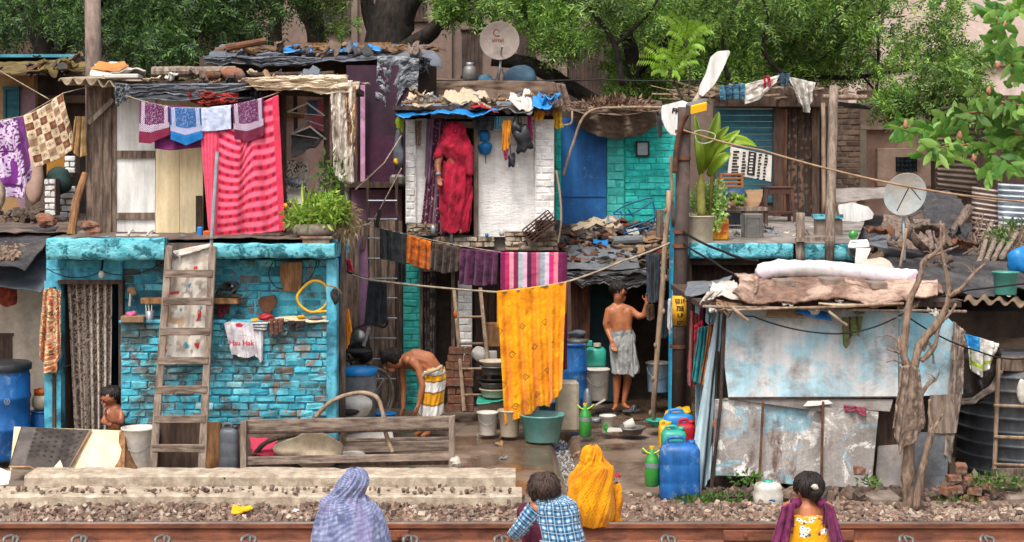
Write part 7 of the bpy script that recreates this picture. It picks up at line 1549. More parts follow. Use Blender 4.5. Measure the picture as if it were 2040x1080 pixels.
t=thing('mud_shed','low earth covered shed roof behind the black tank','shed',W(1990,700,15.6));m=patch(W(1915,700,15.2),W(2080,715,15.2),W(2080,625,16.8),W(1918,632,16.8),60,40,.1,2,seed=17);m.build('roof',M['mud_roof'],t,True);m=MB();m.bx(wx(1925,15.3),wx(2090,15.3),16.1,16.9,0,1.3);m.pb(1900,600,2080,640,17,.1);m.build('wall',M['wood_dark'],t)
tag(MB().pb(1995,715,2070,740,14.7,.2,jit=.01).build('beam',M['wood_old']),'brown timber beam over the black tank','beam')
def pbag(U,V):
 C=solid('d8d5d0','b5b0aa',5)(U,V);C=np.where(((V<.35)&(U<.4))[...,None],np.array(lin('2f86c0')),C);e=(np.abs(V-.75)<.06)|((np.abs(U-.12)<.05)&(V>.35));return np.where(e[...,None],np.array(lin('9ab03c')),C)
cloth('printed_bag','white blue and green printed sack hanging on the cable by the tank','bag',[(1922,665),(1950,672),(1990,685)],[(1932,735),(1955,752),(1975,720)],14.2,pbag,2,.05,0,nu=50,nv=50,seed=5,mat=PLAST)
cloth('dark_tarp','dark curved tarp hanging between the shack and the tank','tarp',[(1918,690),(1990,700)],[(1912,810),(1940,805),(1970,785),(1992,740)],14.6,solid('3a3330','1f1b1a',5),2,.05,0,nu=40,nv=40,seed=8,mat=PLAST)
cloth('frayed_hem','frayed pale hem under the dark curved tarp','cloth',[(1908,795),(1940,792),(1975,765),(1990,735)],[(1908,808),(1942,803),(1980,778),(1997,740)],14.5,solid('8f8378','6d6259',9),3,.02,0,nu=40,nv=10,seed=8)
tag(MB().sph(W(1985,700,14.3),(.05,.05,.06),10,8,lump=.6).build('cable_knot',M['bark_dark']),'dark knot of cloth on the cable above the tank','knot')
for k,(px,py,w)in enumerate(((1915,938,.1),(1900,960,.13),(1930,962,.12),(1905,982,.13),(1940,985,.13),(1965,975,.1),(1925,1000,.12),(1885,985,.1),(1958,1002,.11),(1712,945,.09))):
 o=MB().box((0,0,0),(w,.1,.075),bev=.012,jit=.008).build('loose_brick',M['brick_red'],loc=(0,0,-.03));o.location=W(px,py,13.75);o.rotation_euler=(random.uniform(-.2,.2),random.uniform(-.2,.2),random.uniform(-.6,.6));tag(o,'loose red brick in the small rubble pile left of the black tank' if k<9 else 'single loose brick at the foot of the peeling panels','brick','loose bricks at the foot of the tank' if k<9 else None)
m=MB();P,S=rockfield(420,wx(1420,13.9),wx(2060,13.9),13.75,14.1,.02,.055,0);rocks(m,P,S,12);P,S=rockfield(160,wx(1880,14),wx(2060,14),13.9,14.3,.03,.08,.04);rocks(m,P,S,14)
tag(m.build('rubble',islmat('rubble',[(0,'4a3e38'),(.4,'6e5f54'),(.7,'8a7466'),(1,'5a4438')])),'dark earth and rubble at the foot of the pale shack','rubble',kind='stuff')
for k,(px,py,n,s,lab)in enumerate(((1430,1008,380,.16,'bright low weeds right of the blue jerrycan'),(1385,1005,200,.1,'small weeds at the foot of the blue jerrycan'),(1490,960,90,.08,'weeds behind the white water can'),(1905,1005,150,.1,'green weeds beside the dead tree and bricks'),(1975,965,160,.11,'green weeds in front of the black tank'),(1730,965,60,.05,'tiny weed between the peeling panels and the stone block'),(460,962,60,.05,'tiny weeds on the long concrete beam'),(2030,968,60,.08,'weeds at the right edge under the tank'))):
 Yw=13.7 if px>1000 else 14.3
 t=thing('weeds',lab,'weeds',W(px,py,Yw));m=MB();herb(m,W(px,py-6,Yw),s*2.2,.12,s*.6,n,.05,.022,.5);m.build('foliage',M['leaf_mid'],t)
t=thing('water_can','white plastic water can with blue oval logo on the gravel','water can',W(1530,1010,13.7));c=W(1530,1010,13.7)
MB().lathe([(0,0),(.12,0),(.135,.02),(.138,.12),(.125,.16),(.13,.18),(.11,.215),(.05,.23),(0,.23)],c,28).build('body',M['plastic_white'],t,True);MB().lathe([(0,.22),(.05,.22),(.045,.245),(0,.25)],c,18).build('cap',M['leaf_mid']if 0 else M['plastic_mint'],t,True);MB().lathe([(0,0),(.03,0),(.03,.003),(0,.003)],W(1533,992,13.7)+Vector((0,-.137,0)),20,M=Matrix.Rotation(R(90),3,'X'),sy=.55).build('logo',M['plastic_blue'],t)
bj=jerrycan('blue_jerrycan','large blue jerrycan standing at the front of the can group',1354,995,13.85,.37,.28,.53,M['plastic_blue'],M['plastic_blue'])
jerrycan('jerrycan','mint green jerrycan behind the large blue one',1342,925,14.5,.24,.2,.34,M['plastic_mint'],M['plastic_mint'])
jerrycan('jerrycan','red plastic can behind the mint green jerrycan',1366,915,14.7,.18,.18,.36,M['plastic_red'],M['plastic_red'])
jerrycan('jerrycan','blue plastic can at the back of the can group',1352,890,15.0,.3,.22,.34,M['plastic_bright_blue'],M['plastic_yellow'])
jerrycan('jerrycan','yellow plastic can at the left back of the can group',1324,905,14.9,.12,.16,.3,M['plastic_yellow'],M['plastic_yellow'])
tag(patch(W(1322,832,15.0),W(1378,832,15.0),W(1372,812,15.3),W(1330,815,15.3),24,14,.12,5).build('yellow_bag',M['plastic_yellow'],smooth=True),'crumpled yellow polythene lying on top of the can group','bag')
tag(MB().sph(W(1425,845,14.2),(.025,.02,.045),8,6,lump=.6).build('orange_flower',M['plastic_orange']),'orange flower rag stuck at the shack corner','ornament')
def scraps(label,group,n,px,py,Y,size,mats,zoff=0,slope=None):
 for i in range(n):
  c=W(random.uniform(*px),random.uniform(*py),random.uniform(*Y))if slope is None else slope()
  c.z+=zoff;a=random.uniform(0,6.28);s=random.uniform(*size);e1=Vector((math.cos(a),math.sin(a)*.6,random.uniform(-.2,.2)))*s;e2=Vector((-math.sin(a)*.6,math.cos(a)*.6,random.uniform(.0,.5)))*s*.7
  tag(patch(c-e1-e2,c+e1-e2,c+e1+e2,c-e1+e2,14,10,s*1.3,1.6/s,seed=random.randint(0,999)).build('scrap',M[random.choice(mats)],smooth=True),label,'scrap',group)
scraps('small crumpled rag among the litter on the white room roof','rags on the white room roof',22,(800,1112),(188,222),(18.35,18.8),(.05,.13),['tarp_grey','plastic_white_sheet','tarp_slate','sack_cream','plastic_bright_blue','tarp_black','card','sack_brown'])
scraps('small crumpled scrap along the upper shack roof edge','scraps on the upper shack roof',24,(235,690),(142,172),(15.85,16.3),(.05,.13),['tarp_slate','sack_cream','card','tarp_black','wood_old','plastic_white_sheet'])
scraps('small crumpled scrap on the rear shack roof','scraps on the rear shack roof',22,(430,870),(88,120),(20.3,21.2),(.06,.18),['tarp_slate','card','tarp_black','wood_old','rust','sack_brown'])
scraps('crumpled scrap on the black tarps at the right','scraps on the right tarps',34,(1700,1935),(440,600),(16.0,18.0),(.05,.18),['tarp_black','tarp_grey','wood_old','card','rust','sack_brown','mud'],.02)
scraps('crumpled scrap on the pale shack roof','scraps on the pale shack roof',16,(1405,1900),(596,622),(13.85,14.0),(.04,.1),['tarp_grey','card','sack_brown','tarp_black','plastic_white_sheet','rust'])
scraps('crumpled scrap on the left neighbour roofs','scraps on the left roofs',14,(-20,165),(108,150),(18.8,19.3),(.05,.16),['yellow_sack','tarp_black','rust','sack_brown','wood_old'])
def onground(x0,x1,y0,y1):return lambda:Vector((random.uniform(x0,x1),random.uniform(y0,y1),.02))
scraps('small bit of litter lying on the ballast','litter on the ballast',16,None,None,None,(.012,.035),['plastic_white_sheet','card','tarp_grey','plastic_blue','plastic_yellow'],0,onground(-4.6,4.8,12.3,13.4))
scraps('small bit of litter lying on the alley mud','litter in the alley',22,None,None,None,(.02,.06),['tarp_grey','card','plastic_white_sheet','mud','plastic_red','wood_old'],0,onground(-.6,2.0,14.5,18.8))
scraps('small dirty stone beside the wall foot','bits at the wall foot',16,None,None,None,(.02,.05),['stone','brick_red','mud'],0,onground(-4,-1.8,14.7,15.0))
scraps('small odd bit of clutter on the right terrace floor','clutter on the right terrace',12,(1445,1640),(436,474),(17.6,19.4),(.04,.09),['card','tarp_grey','wood_old','plastic_cream','steel_dull'])
def flesh(mb,Y,segs):
 for ch in segs:
  P=[(W(a,b,Y+d),r)for a,b,d,r in ch]
  if len(P)==1:mb.sph(P[0][0],P[0][1],14,10)
  for(p,r),(q_,r2)in zip(P[:-1],P[1:]):mb.cap(p,q_,r,r2,12)
def hand(mb,c,d,side,s=1.,curl=.5):
 c=Vector(c);d=Vector(d).normalized();side=Vector(side).normalized();up=d.cross(side)
 k=c+d*.07*s
 mb.cap(c+side*.012*s,k+side*.022*s,.016*s,.013*s,8);mb.cap(c-side*.012*s,k-side*.024*s,.016*s,.013*s,8);mb.cap(c,k,.018*s,.015*s,8)
 for i,L in enumerate((.062,.075,.07,.052)):
  b=k+side*(.03-.02*i)*s;m_=b+d*L*.55*s+up*curl*.015*s;mb.cap(b,m_,.0095*s,.009*s,6);mb.cap(m_,m_+(d*.5*(1-curl)+up*curl*.6).normalized()*L*.5*s,.009*s,.0075*s,6)
 b=c+d*.02*s+side*.03*s;m_=b+side*.03*s+d*.025*s;mb.cap(b,m_,.012*s,.01*s,6);mb.cap(m_,m_+d*.03*s+side*.008*s,.01*s,.008*s,6)
def body(t,mb,mat,vox=.008,it=3):
 o=mb.build('body',mat,t)
 return bake(o,[('REMESH',dict(mode='VOXEL',voxel_size=vox)),('SMOOTH',dict(factor=.5,iterations=it))])
def face(mb,c,f,r=.1):
 c=Vector(c);f=Vector(f).normalized();s=f.cross(Vector((0,0,1))).normalized();u=s.cross(f)
 mb.cap(c+f*r*.93+u*.01,c+f*r*1.18-u*.02,.008,.012,6);mb.cap(c+f*r*.9-u*.055+s*.015,c+f*r*.9-u*.055-s*.015,.01,.01,6);mb.cap(c+f*r*.93+u*.025+s*.04,c+f*r*.93+u*.025-s*.04,.008,.008,6);mb.cap(c+f*r*.55-u*.1,c+f*r*.75-u*.085,.03,.028,8)
 for k in(-1,1):mb.sph(c+s*k*r*.82-u*.005,(.016,.016,.03),8,6)
def eyes(t,c,f,r=.1):
 c=Vector(c);f=Vector(f).normalized();s=f.cross(Vector((0,0,1))).normalized();u=s.cross(f)
 for k in(-1,1):MB().sph(c+f*r*.93+s*k*.034+u*.003,(.012,.012,.009),8,6).build('eye',M['hair'],t,True)
def loft(name,rings,Y,cf,t,folds=9,amp=.012,nb=1.2,nu=120,nv=90,mat=None,seed=0,lean=0,dr=.65,twist=0,sm=True):
 Rg=np.array([(r[0],r[1],r[2],(r[3]if len(r)>3 and r[3]else dr),(r[4]if len(r)>4 else 0))for r in rings],float)
 v=np.linspace(0,1,nv);s=np.linspace(0,1,len(Rg))
 K=np.stack([np.interp(v,s,Rg[:,k])for k in range(5)],1)
 if sm:
  for _ in range(int(nv/len(Rg)/2)+1):K[1:-1]=(K[:-2]+K[1:-1]*2+K[2:])/4
 a=np.linspace(0,2*PI,nu)[:,None]-PI/2*0;V=v[None]+0*a;U=a/(2*PI)+0*V
 sc=(Y+K[:,4])/F;hw=K[:,2]*sc
 ph=3.5*(fbm(np.cos(a)*1.5+V*3+9,np.sin(a)*1.5+V*2,seed+3)-.5)
 w=np.sin(a*folds+twist*V*6+seed+ph*2)+.5*np.sin(a*(folds*1.7//1)+seed*2+twist*V*11-ph*3)
 ex=hw[None]+amp*w*np.clip(V*3+.15,0,1)+amp*nb*(vnoise(np.cos(a)*3+V*4+5,np.sin(a)*3+V*3,seed)-.5)
 X=(K[:,0]-CX)*sc+ex*np.cos(a);YY=Y+K[:,4]+ex*K[:,3]*np.sin(a);Z=(CZ-(K[:,1]-HZ)*sc)[None]+0*a+amp*.6*w
 m=MB();m.grid(np.stack([X,YY,Z],-1)[::-1],cf(U,V)[::-1])
 return m.build(name,mat or CM,t,True)
def person(label,px,py,Y):return thing('person',label,'person',W(px,py,Y))
def hairball(t,c,r,sq=(1,1,1),lump=.15,seed=1,extra=(),n=260,st=.02,hm=None):
 m=MB();m.sph(c,(r*sq[0],r*sq[1],r*sq[2]),20,14,lump=lump,seed=seed)
 for(a,b,r1,r2)in extra:m.cap(a,b,r1,r2,8)
 rs=random.Random(seed);c=Vector(c)
 for _ in range(n):
  a=rs.uniform(0,6.28);b0=rs.uniform(.2,1.5);b1=b0-rs.uniform(.5,1.3);P=[]
  for k in range(5):
   b=b0+(b1-b0)*k/4;q=r*(1.02+st*rs.uniform(0,2)*k);P.append(c+Vector((math.cos(a)*math.cos(b)*q*sq[0],math.sin(a)*math.cos(b)*q*sq[1],math.sin(b)*q*sq[2])));a+=rs.uniform(-.15,.15)
  m.tube(P,[.005,.006,.005,.004,.001],4,cap=False)
 return m.build('hair',hm or M['hair'],t,True)
Y=18.8;t=person('young man standing with his back turned, bare back, grey towel round his waist',1238,818,Y)
m=MB();flesh(m,Y,[[(1234,580,-.02,.088),(1232,590,-.03,.06),(1231,603,0,.052)],[(1226,612,0,.06),(1215,619,0,.052)],[(1236,612,0,.06),(1254,618,0,.054)],[(1232,618,0,.08),(1236,640,0,.1),(1239,668,0,.09)],[(1221,622,.0,.08),(1229,650,0,.085),(1233,670,0,.09)],[(1250,622,0,.078),(1246,650,0,.08),(1247,670,0,.09)],[(1213,619,0,.05),(1207,645,.0,.042),(1210,656,0,.038),(1219,680,-.1,.028)],[(1256,618,0,.05),(1272,630,-.03,.044),(1283,628,-.06,.038),(1289,603,-.12,.026)],[(1231,690,0,.075),(1230,740,0,.058),(1229,762,.03,.052),(1227,805,.02,.03)],[(1250,690,0,.075),(1250,735,0,.058),(1250,760,.04,.052),(1243,800,.02,.03)],[(1227,810,.04,.032),(1224,814,-.08,.026),(1222,815,-.15,.018)],[(1243,806,.04,.032),(1248,811,-.06,.026),(1253,812,-.13,.018)]])
hand(m,W(1289,602,Y-.12),(.15,-.2,1),(-1,0,.1),1,.6);hand(m,W(1219,681,Y-.1),(.3,-.4,-1),(1,0,0),1,.5);face(m,W(1235,581,Y-.02),(.85,.5,-.1),.09)
body(t,m,M['skin_mid']);hairball(t,W(1231,575,Y),.1,(1,1,1.0),.2,3)
loft('towel',[(1238,657,23),(1239,668,24),(1240,690,25),(1244,715,26),(1246,743,27)],Y,solid('a5a6a4','7c7d7c',12),t,7,.01,seed=2,dr=1.0)
m=cloth('towel_end',None,None,[(1255,664),(1262,668)],[(1250,745),(1262,752),(1272,738)],Y-.14,solid('a8a9a7','858684',9),2,.02,0,nu=24,nv=40,parent=t)
cloth('blue_net','blue green cloth held up by the hand of the standing man','cloth',[(1288,575),(1312,572)],[(1290,592),(1302,600),(1314,590)],Y-.25,solid('1f6f94','2a8c9c',12),2,.03,0,nu=24,nv=20)
Y=17.2;t=person('bare chested man bending down in a yellow and white striped wrap',850,868,Y)
m=MB();flesh(m,Y,[[(781,717,0,.095),(790,722,0,.07),(806,718,0,.058)],[(808,716,0,.07),(828,712,0,.1),(850,718,0,.105),(865,735,0,.09)],[(820,722,0,.09),(845,727,0,.1),(864,742,0,.09)],[(822,720,-.15,.06),(834,735,-.18,.045),(842,768,-.2,.038),(834,805,-.2,.026)],[(805,720,.13,.058),(800,738,.16,.045),(804,772,.16,.038),(803,812,.12,.026)],[(812,718,-.12,.06),(808,718,.12,.06)],[(864,752,-.07,.08),(860,800,-.08,.062),(856,830,-.1,.05),(853,862,-.1,.032),(842,868,-.1,.024)],[(864,752,.07,.08),(856,800,.08,.062),(842,830,.1,.05),(838,860,.1,.032),(828,866,.1,.024)]])
hand(m,W(834,806,Y-.2),(-.25,0,-1),(-.5,-1,0),1,.5);hand(m,W(803,813,Y+.12),(-.1,-.1,-1),(-.3,-1,0),1,.5)
face(m,W(779,718,Y),(-.75,-.35,-.65),.098);body(t,m,M['skin_mid']);hairball(t,W(779,711,Y),.108,(1.05,1,.95),.3,5);eyes(t,W(779,718,Y),(-.75,-.35,-.65),.098)
def ystr(U,V):
 k=(V*6.2+.18*np.sin(U*6))%2;C=np.where((k<1)[...,None],np.array(lin('e0a01e')),np.array(lin('e0ddd6')));e=(np.abs(k-1)<.07)|(k<.07)|(k>1.93);return np.where(e[...,None],np.array(lin('8c5a1c')),C)
loft('striped_wrap',[(868,731,17,1.2),(864,738,22,1.4),(862,755,24,1.5),(860,790,24,1.5),(857,828,24,1.5)],Y,ystr,t,7,.01,seed=3,sm=False)
MB().tube(spline([W(838,752,Y-.2),W(852,742,Y-.23),W(866,738,Y-.22),W(880,730,Y-.15)],4),.022,8,wob=.4).build('waist_knot',M['sack_cream'],t,True)
Y=18.62;t=person('woman in a crimson sari standing with her back turned in the white doorway',908,468,Y)
m=MB();flesh(m,Y,[[(905,262,0,.085),(905,280,0,.06)],[(880,295,0,.06),(930,295,0,.06)],[(905,300,0,.1),(905,340,0,.1),(905,400,0,.1)],[(879,298,-.03,.05),(872,330,-.08,.042),(874,352,-.15,.028)],[(893,452,-.02,.035),(896,462,-.06,.03)],[(915,452,-.02,.035),(917,462,-.06,.03)]]);hand(m,W(874,353,Y-.15),(.2,-.3,-1),(1,0,0),.9)
body(t,m,M['skin_dark'],.01)
def cr(U,V):
 C=solid('b51e3c','820f26',9,3)(U,V);return np.where((((V*9+U*7)%1)<.06)[...,None],C*.55,C)  # thin darker lines paint fold shade into the cloth colour
loft('sari_skirt',[(908,322,24),(908,340,28),(908,370,30),(908,400,30),(907,430,27),(908,462,25)],Y,cr,t,9,.022,seed=2,twist=1.)
loft('sari_drape',[(905,243,4),(905,247,14),(905,256,19),(905,268,21),(906,280,27),(907,292,35),(912,308,31),(920,325,22),(928,345,12)],Y-.01,cr,t,6,.016,seed=6,twist=1.2)
MB().cap(W(880,294,Y-.02),W(873,310,Y-.06),.062,.058,12).build('sleeve',pm('crimson','a51834','80102a',8,rough=.9),t,True);MB().cap(W(932,296,Y-.02),W(936,345,Y-.12),.058,.045,12).build('sleeve',bpy.data.materials['crimson'],t,True)
m=MB();m.tube([W(873,345,Y-.14),W(874,350,Y-.15)],.034,12);m.build('bangles',M['galv'],t,True)
Y=15.25;t=person('small dark haired child with folded arms sitting in the turquoise house doorway',224,860,Y)
m=MB();flesh(m,Y,[[(219,792,-.02,.085),(226,806,0,.04),(230,815,0,.05)],[(230,818,0,.075),(232,850,0,.09),(232,875,0,.09)],[(242,822,-.05,.038),(241,842,-.12,.03),(222,838,-.2,.024),(212,830,-.22,.02)],[(218,820,-.03,.036),(206,840,-.1,.03),(220,846,-.2,.024)],[(228,880,0,.08)]]);face(m,W(219,793,Y-.02),(-.8,-.5,-.35),.082);hand(m,W(212,830,Y-.22),(-.2,0,1),(0,-1,0),.7,.6)
body(t,m,M['skin_dark'],.007);hairball(t,W(223,785,Y+.01),.098,(1,1,.85),.25,2);eyes(t,W(219,793,Y-.02),(-.8,-.5,-.35),.082)
MB().sph(W(232,840,Y+.01),(.095,.09,.12),14,10,lump=.2).build('top',pm('childtop','b06a72','6a4a52',20),t,True)
Y=11.25;t=person('woman wrapped head to hip in a blue grey patterned shawl, seen from behind',700,1140,Y)
m=MB();flesh(m,Y,[[(708,968,0,.095),(706,995,0,.06)],[(680,1025,0,.07),(725,1025,0,.07)],[(702,1030,0,.12),(700,1110,0,.15)],[(660,1120,-.1,.09),(640,1125,.3,.07)],[(745,1120,-.1,.09),(765,1125,.3,.07)]]);body(t,m,M['skin_mid'],.012)
def shawl(U,V):
 b=np.array(lin('7680a6'));d=np.array(lin('3c4468'));l=np.array(lin('b6b9d2'));p=np.array(lin('9a7fa6'))
 n=vnoise(U*40,V*150,3);k=(.5+.5*np.sin(V*210+14*fbm(U*9,V*3,4)+U*90))*.3+fbm(U*60,V*24,6)*.9+n*.1-.1;k=np.clip((k-.35)*1.7,0,1.1);C=d*(1-k[...,None])+l*k[...,None]
 z=np.clip((fbm(U*12,V*5,8)-.5)*5,0,1)*(V>.35);C=C*(1-.5*z[...,None])+p*.5*z[...,None]
 r=((U-.73)/.03)**2+((V-.7)/.035)**2;C=np.where(((r<1)&(vnoise(U*160,V*90,5)>.3))[...,None],d*.8,C)
 g_=((U*70%1<.16)|(V*60%1<.2))[...,None];C=np.where(g_,C*.7,C);return C*.62+b*.38
loft('shawl',[(707,932,5,.9),(707,936,15,.95),(708,944,22,1),(706,954,27,1),(702,965,31,1),(696,976,33,.95),(691,986,35,.85),(689,995,45,.75),(692,1006,55,.7),(696,1020,62,.7),(698,1045,70,.75),(699,1075,78,.8),(700,1110,84,.85),(700,1145,88,.9)],Y,shawl,t,9,.008,.8,200,160,seed=4,twist=2.4)
Y=11.3;t=person('person in a blue checked shirt with tied up hair and maroon trousers',1090,1140,Y)
m=MB();flesh(m,Y,[[(1079,977,.02,.09),(1090,1000,0,.055)],[(1070,1015,0,.07),(1130,1020,0,.07)],[(1100,1030,0,.12),(1115,1100,0,.14)],[(1066,1018,0,.05),(1040,1050,.05,.042),(1018,1072,.15,.03)]]);face(m,W(1076,980,Y+.02),(-.6,.6,-.5),.09);hand(m,W(1016,1074,Y+.16),(-.5,.3,-.8),(0,1,0),1);body(t,m,M['skin_mid'],.009)
hairball(t,W(1084,971,Y),.103,(1,1,1.02),.2,8,n=500,st=.045,hm=M['hair_brown'],extra=[(W(1074,958,Y),W(1082,954,Y),.045,.04),(W(1098,962,Y-.06),W(1108,970,Y-.05),.035,.03),(W(1095,985,Y),W(1104,992,Y-.02),.06,.03),(W(1062,975,Y),W(1064,995,Y),.03,.02)])
def plaid(U,V,fu=17,fv=10):
 b=np.array(lin('3f7ea6'));d=np.array(lin('24446e'));w=np.array(lin('c9d4da'));x=(U*fu)%1;y=(V*fv)%1
 A=((x>.12)&(x<.76));B=((y>.12)&(y<.76));C=np.where((A&B)[...,None],d,np.where((A|B)[...,None],b,w*.9));e=(np.abs(x-.41)<.04)|(np.abs(y-.41)<.04);C=np.where(e[...,None],w*.8,C);return C
loft('shirt',[(1094,986,14,.8),(1101,990,29,.8),(1106,999,41,.75),(1108,1016,47,.7),(1111,1042,46,.75),(1117,1070,46,.8),(1122,1125,50,.85)],Y,plaid,t,4,.008,1,200,140,seed=4,mat=CM)
m=MB();P=spline([W(1068,1014,Y-.02),W(1050,1036,Y),W(1034,1056,Y+.04),W(1020,1070,Y+.12)],8);N=40;q_=np.array([list(p)for p in P]);A=np.linspace(0,2*PI,N);G=np.zeros((N,len(P),3));r_=np.linspace(.078,.05,len(P));dr_=np.array([.77,0,-.64])
for j in range(len(P)):
 for i in range(N):G[i,j]=q_[j]+r_[j]*(1+.05*math.sin(j*2+i*.3))*(dr_*math.cos(A[i])+np.array([0,1,0])*math.sin(A[i]))
Ug,Vg=np.meshgrid(np.linspace(0,1,N),np.linspace(0,1,len(P)),indexing='ij')
fine=MB()
gi=np.linspace(0,len(P)-1,80);G2=np.stack([[np.interp(gi,np.arange(len(P)),G[i,:,k])for k in range(3)]for i in range(N)]).transpose(0,2,1);Ug,Vg=np.meshgrid(np.linspace(0,1,N),np.linspace(0,1,80),indexing='ij')
fine.grid(G2,plaid(Ug,Vg,9,6));fine.build('sleeve',CM,t,True)
m=MB();m.cap(W(1095,1110,Y+.1),W(1050,1022,Y+.35),.11,.085,14);m.cap(W(1050,1022,Y+.35),W(1062,1110,Y+.3),.085,.06,14);m.cap(W(1118,1110,Y),W(1078,1050,Y-.0),.1,.09,14);m.cap(W(1078,1050,Y),W(1082,1120,Y+.1),.085,.07,14)
bake(m.build('trousers',pm('maroon','6e2240','4c162c',6,rough=.9),t),[('REMESH',dict(mode='VOXEL',voxel_size=.012)),('SMOOTH',dict(factor=.5,iterations=6))])
Y=12.05;t=person('woman wrapped in an orange yellow shawl sitting on the rail, seen from behind',1183,1042,Y)
m=MB();flesh(m,Y,[[(1176,915,.05,.085),(1178,935,.04,.055)],[(1160,955,.04,.06),(1205,955,.04,.06)],[(1180,960,.04,.1),(1183,1010,.03,.12)],[(1205,1025,.1,.07),(1226,985,.25,.05),(1226,1045,.3,.04)]]);body(t,m,M['skin_dark'],.012)
def osh(U,V):
 C=solid('eb9e0a','cc7c04',7,5)(U,V);k=(((U*46+V*30)%1<.3)&((V*46-U*30)%1<.4));return np.where(k[...,None],np.array(lin('a85c08')),C)
loft('shawl',[(1181,887,5,.9),(1181,890,13,1),(1180,898,19,1),(1180,908,22,1),(1180,917,22,1),(1183,924,26,.9),(1184,931,34,.85),(1181,942,40,.8),(1178,957,44,.8),(1176,978,46,.8),(1177,1002,46,.85),(1180,1025,42,.85),(1182,1045,34,.85)],Y,osh,t,6,.011,.6,200,160,seed=9,twist=2.)
loft('kurta',[(1226,962,6,1),(1227,970,13,1.4),(1225,1000,16,1.6),(1220,1036,16,1.6),(1218,1045,15,1.6)],Y+.14,osh,t,4,.008,1,60,60,seed=5)
loft('trousers',[(1221,1028,10,1),(1221,1048,9,1)],Y+.12,solid('8c1f4a','6a1638'),t,4,.004,1,40,20)
Y=11.15;t=person('woman with a hair bun in yellow floral kurta and purple shawl',1608,1130,Y)
m=MB();flesh(m,Y,[[(1608,978,.02,.088),(1608,1000,.01,.055),(1608,1012,0,.06)],[(1575,1016,0,.07),(1643,1016,0,.07)],[(1608,1020,0,.1),(1608,1060,0,.12),(1608,1120,0,.14)],[(1570,1030,0,.05),(1560,1080,.1,.045)],[(1648,1030,0,.05),(1658,1080,.1,.045)]]);face(m,W(1603,978,Y+.02),(-.8,.6,0),.088);body(t,m,M['skin_mid'],.009)
hairball(t,W(1612,968,Y),.102,(1.03,1,1.0),.06,2,[(W(1622,985,Y-.07),W(1626,982,Y-.09),.055,.05)]);MB().sph(W(1624,970,Y-.13),(.028,.02,.02),10,7,lump=.5).build('hair_tie',M['foam'],t,True)
MB().cap(W(1590,975,Y+.0),W(1591,980,Y),.012,.01,6).build('earring',M['plastic_yellow'],t,True)
def kurta(U,V):
 C=solid('e5a414','cc8c0c',5,3)(U,V);rr2=np.random.default_rng(5)
 for k in range(44):
  u0,v0=rr2 .uniform(.52,.98),rr2 .uniform(.06,.62);du=(U-u0)*2.6;dv=(V-v0)*1.1;r=np.sqrt(du**2+dv**2);a=np.arctan2(dv,du);pr_=.05*(1+.3*np.cos(a*5))
  col=[lin('e8e2dc'),lin('7c2440'),lin('2f5a6a'),lin('e8e2dc')][k%4];sz=1 if k%4 in(0,3)else.55
  C=np.where((r<pr_*sz)[...,None],np.array(col),C);C=np.where((r<.016*sz)[...,None],np.array(lin('2c3038')),C)
 return C
loft('kurta',[(1608,1022,24,.95),(1608,1024,44,.9),(1608,1045,50,.82),(1606,1075,54,.85),(1602,1130,72,.9)],Y,kurta,t,5,.006,1,240,140,seed=3)
pc=solid('7c2858','5c1c44',9,3)
cloth('purple_shawl',None,None,[(1558,1010),(1584,1000)],[(1530,1105),(1570,1105)],Y-.17,pc,2.5,.02,.5,nu=40,nv=70,parent=t,seed=2);cloth('purple_shawl',None,None,[(1641,1000),(1661,1010)],[(1658,1105),(1690,1105)],Y-.17,pc,2.5,.02,.5,nu=40,nv=70,parent=t,seed=4)
MB().tube(spline([W(1583,1002,Y-.1),W(1596,1004,Y+.05),W(1608,1008,Y+.12),W(1622,1004,Y+.05),W(1640,1003,Y-.1)],4),.035,10,wob=.3).build('shawl_fold',pm('plumsh','7c2858','5c1c44',6,rough=.9),t,True)
def bldg(name,label,x0,x1,y0,y1,Y,mat,wins=(),dep=3,trims=()):
 t=thing(name,label,'building',(wx((x0+x1)/2,Y),Y,0));m=MB();m.bx(wx(x0,Y),wx(x1,Y),Y,Y+dep,0,wz(y0,Y));m.build('wall',mat,t)
 for(a,b,c_,d)in wins:
  m=MB();m.pb(a,c_,b,d,Y-.03,.05);w=m.build('window',M['dark_void'],t);m=MB();m.pb(a-3,c_-3,b+3,c_,Y-.08,.1);m.pb(a-3,d,b+3,d+3,Y-.08,.1);[m.pb(a+k*8,c_,a+k*8+1.5,d,Y-.05,.02)for k in range(1,int((b-a)/8))];m.build('frame',M['wood_dark'],w)
 for(a,b,c_,d)in trims:MB().pb(a,c_,b,d,Y-.12,.13).build('trim',M['building_bg'],t)
 return t
bldg('tall_building','brownish plastered building behind the big dark tree trunks',430,1420,-260,0,28,M['building_bg'],[(632,700,-60,60),(770,850,-80,40),(920,960,60,150),(1130,1225,60,210),(1030,1065,50,110)],4,[(700,712,-100,160),(890,900,-100,180),(1120,1130,-100,230)])
bldg('pale_building','pale pinkish tall building behind the neem tree at the upper right',1690,2300,-260,0,27.5,M['building_light'],[(1905,1925,190,250)],4,[(1730,1742,-80,300),(1700,2100,125,131)])
bldg('dark_backdrop_wall','added dark backdrop wall behind the dense trees at the upper left',-260,450,-60,0,28.3,M['wood_dark'],[(150,190,60,100)])  # added dark wall that keeps sky from showing through the left trees
bldg('far_house','dull brown house wall behind the neem leaves right of centre',1380,1720,-200,0,28.6,M['building_bg'])
M['neem']=leafmat('neem','3a5c28','5f8836','a8c45c',.35);M['neem_shaded']=leafmat('neem_shaded','1f361a','324f26','6e9440',.25)  # second leaf mix paints canopy shade with a few lit leaves
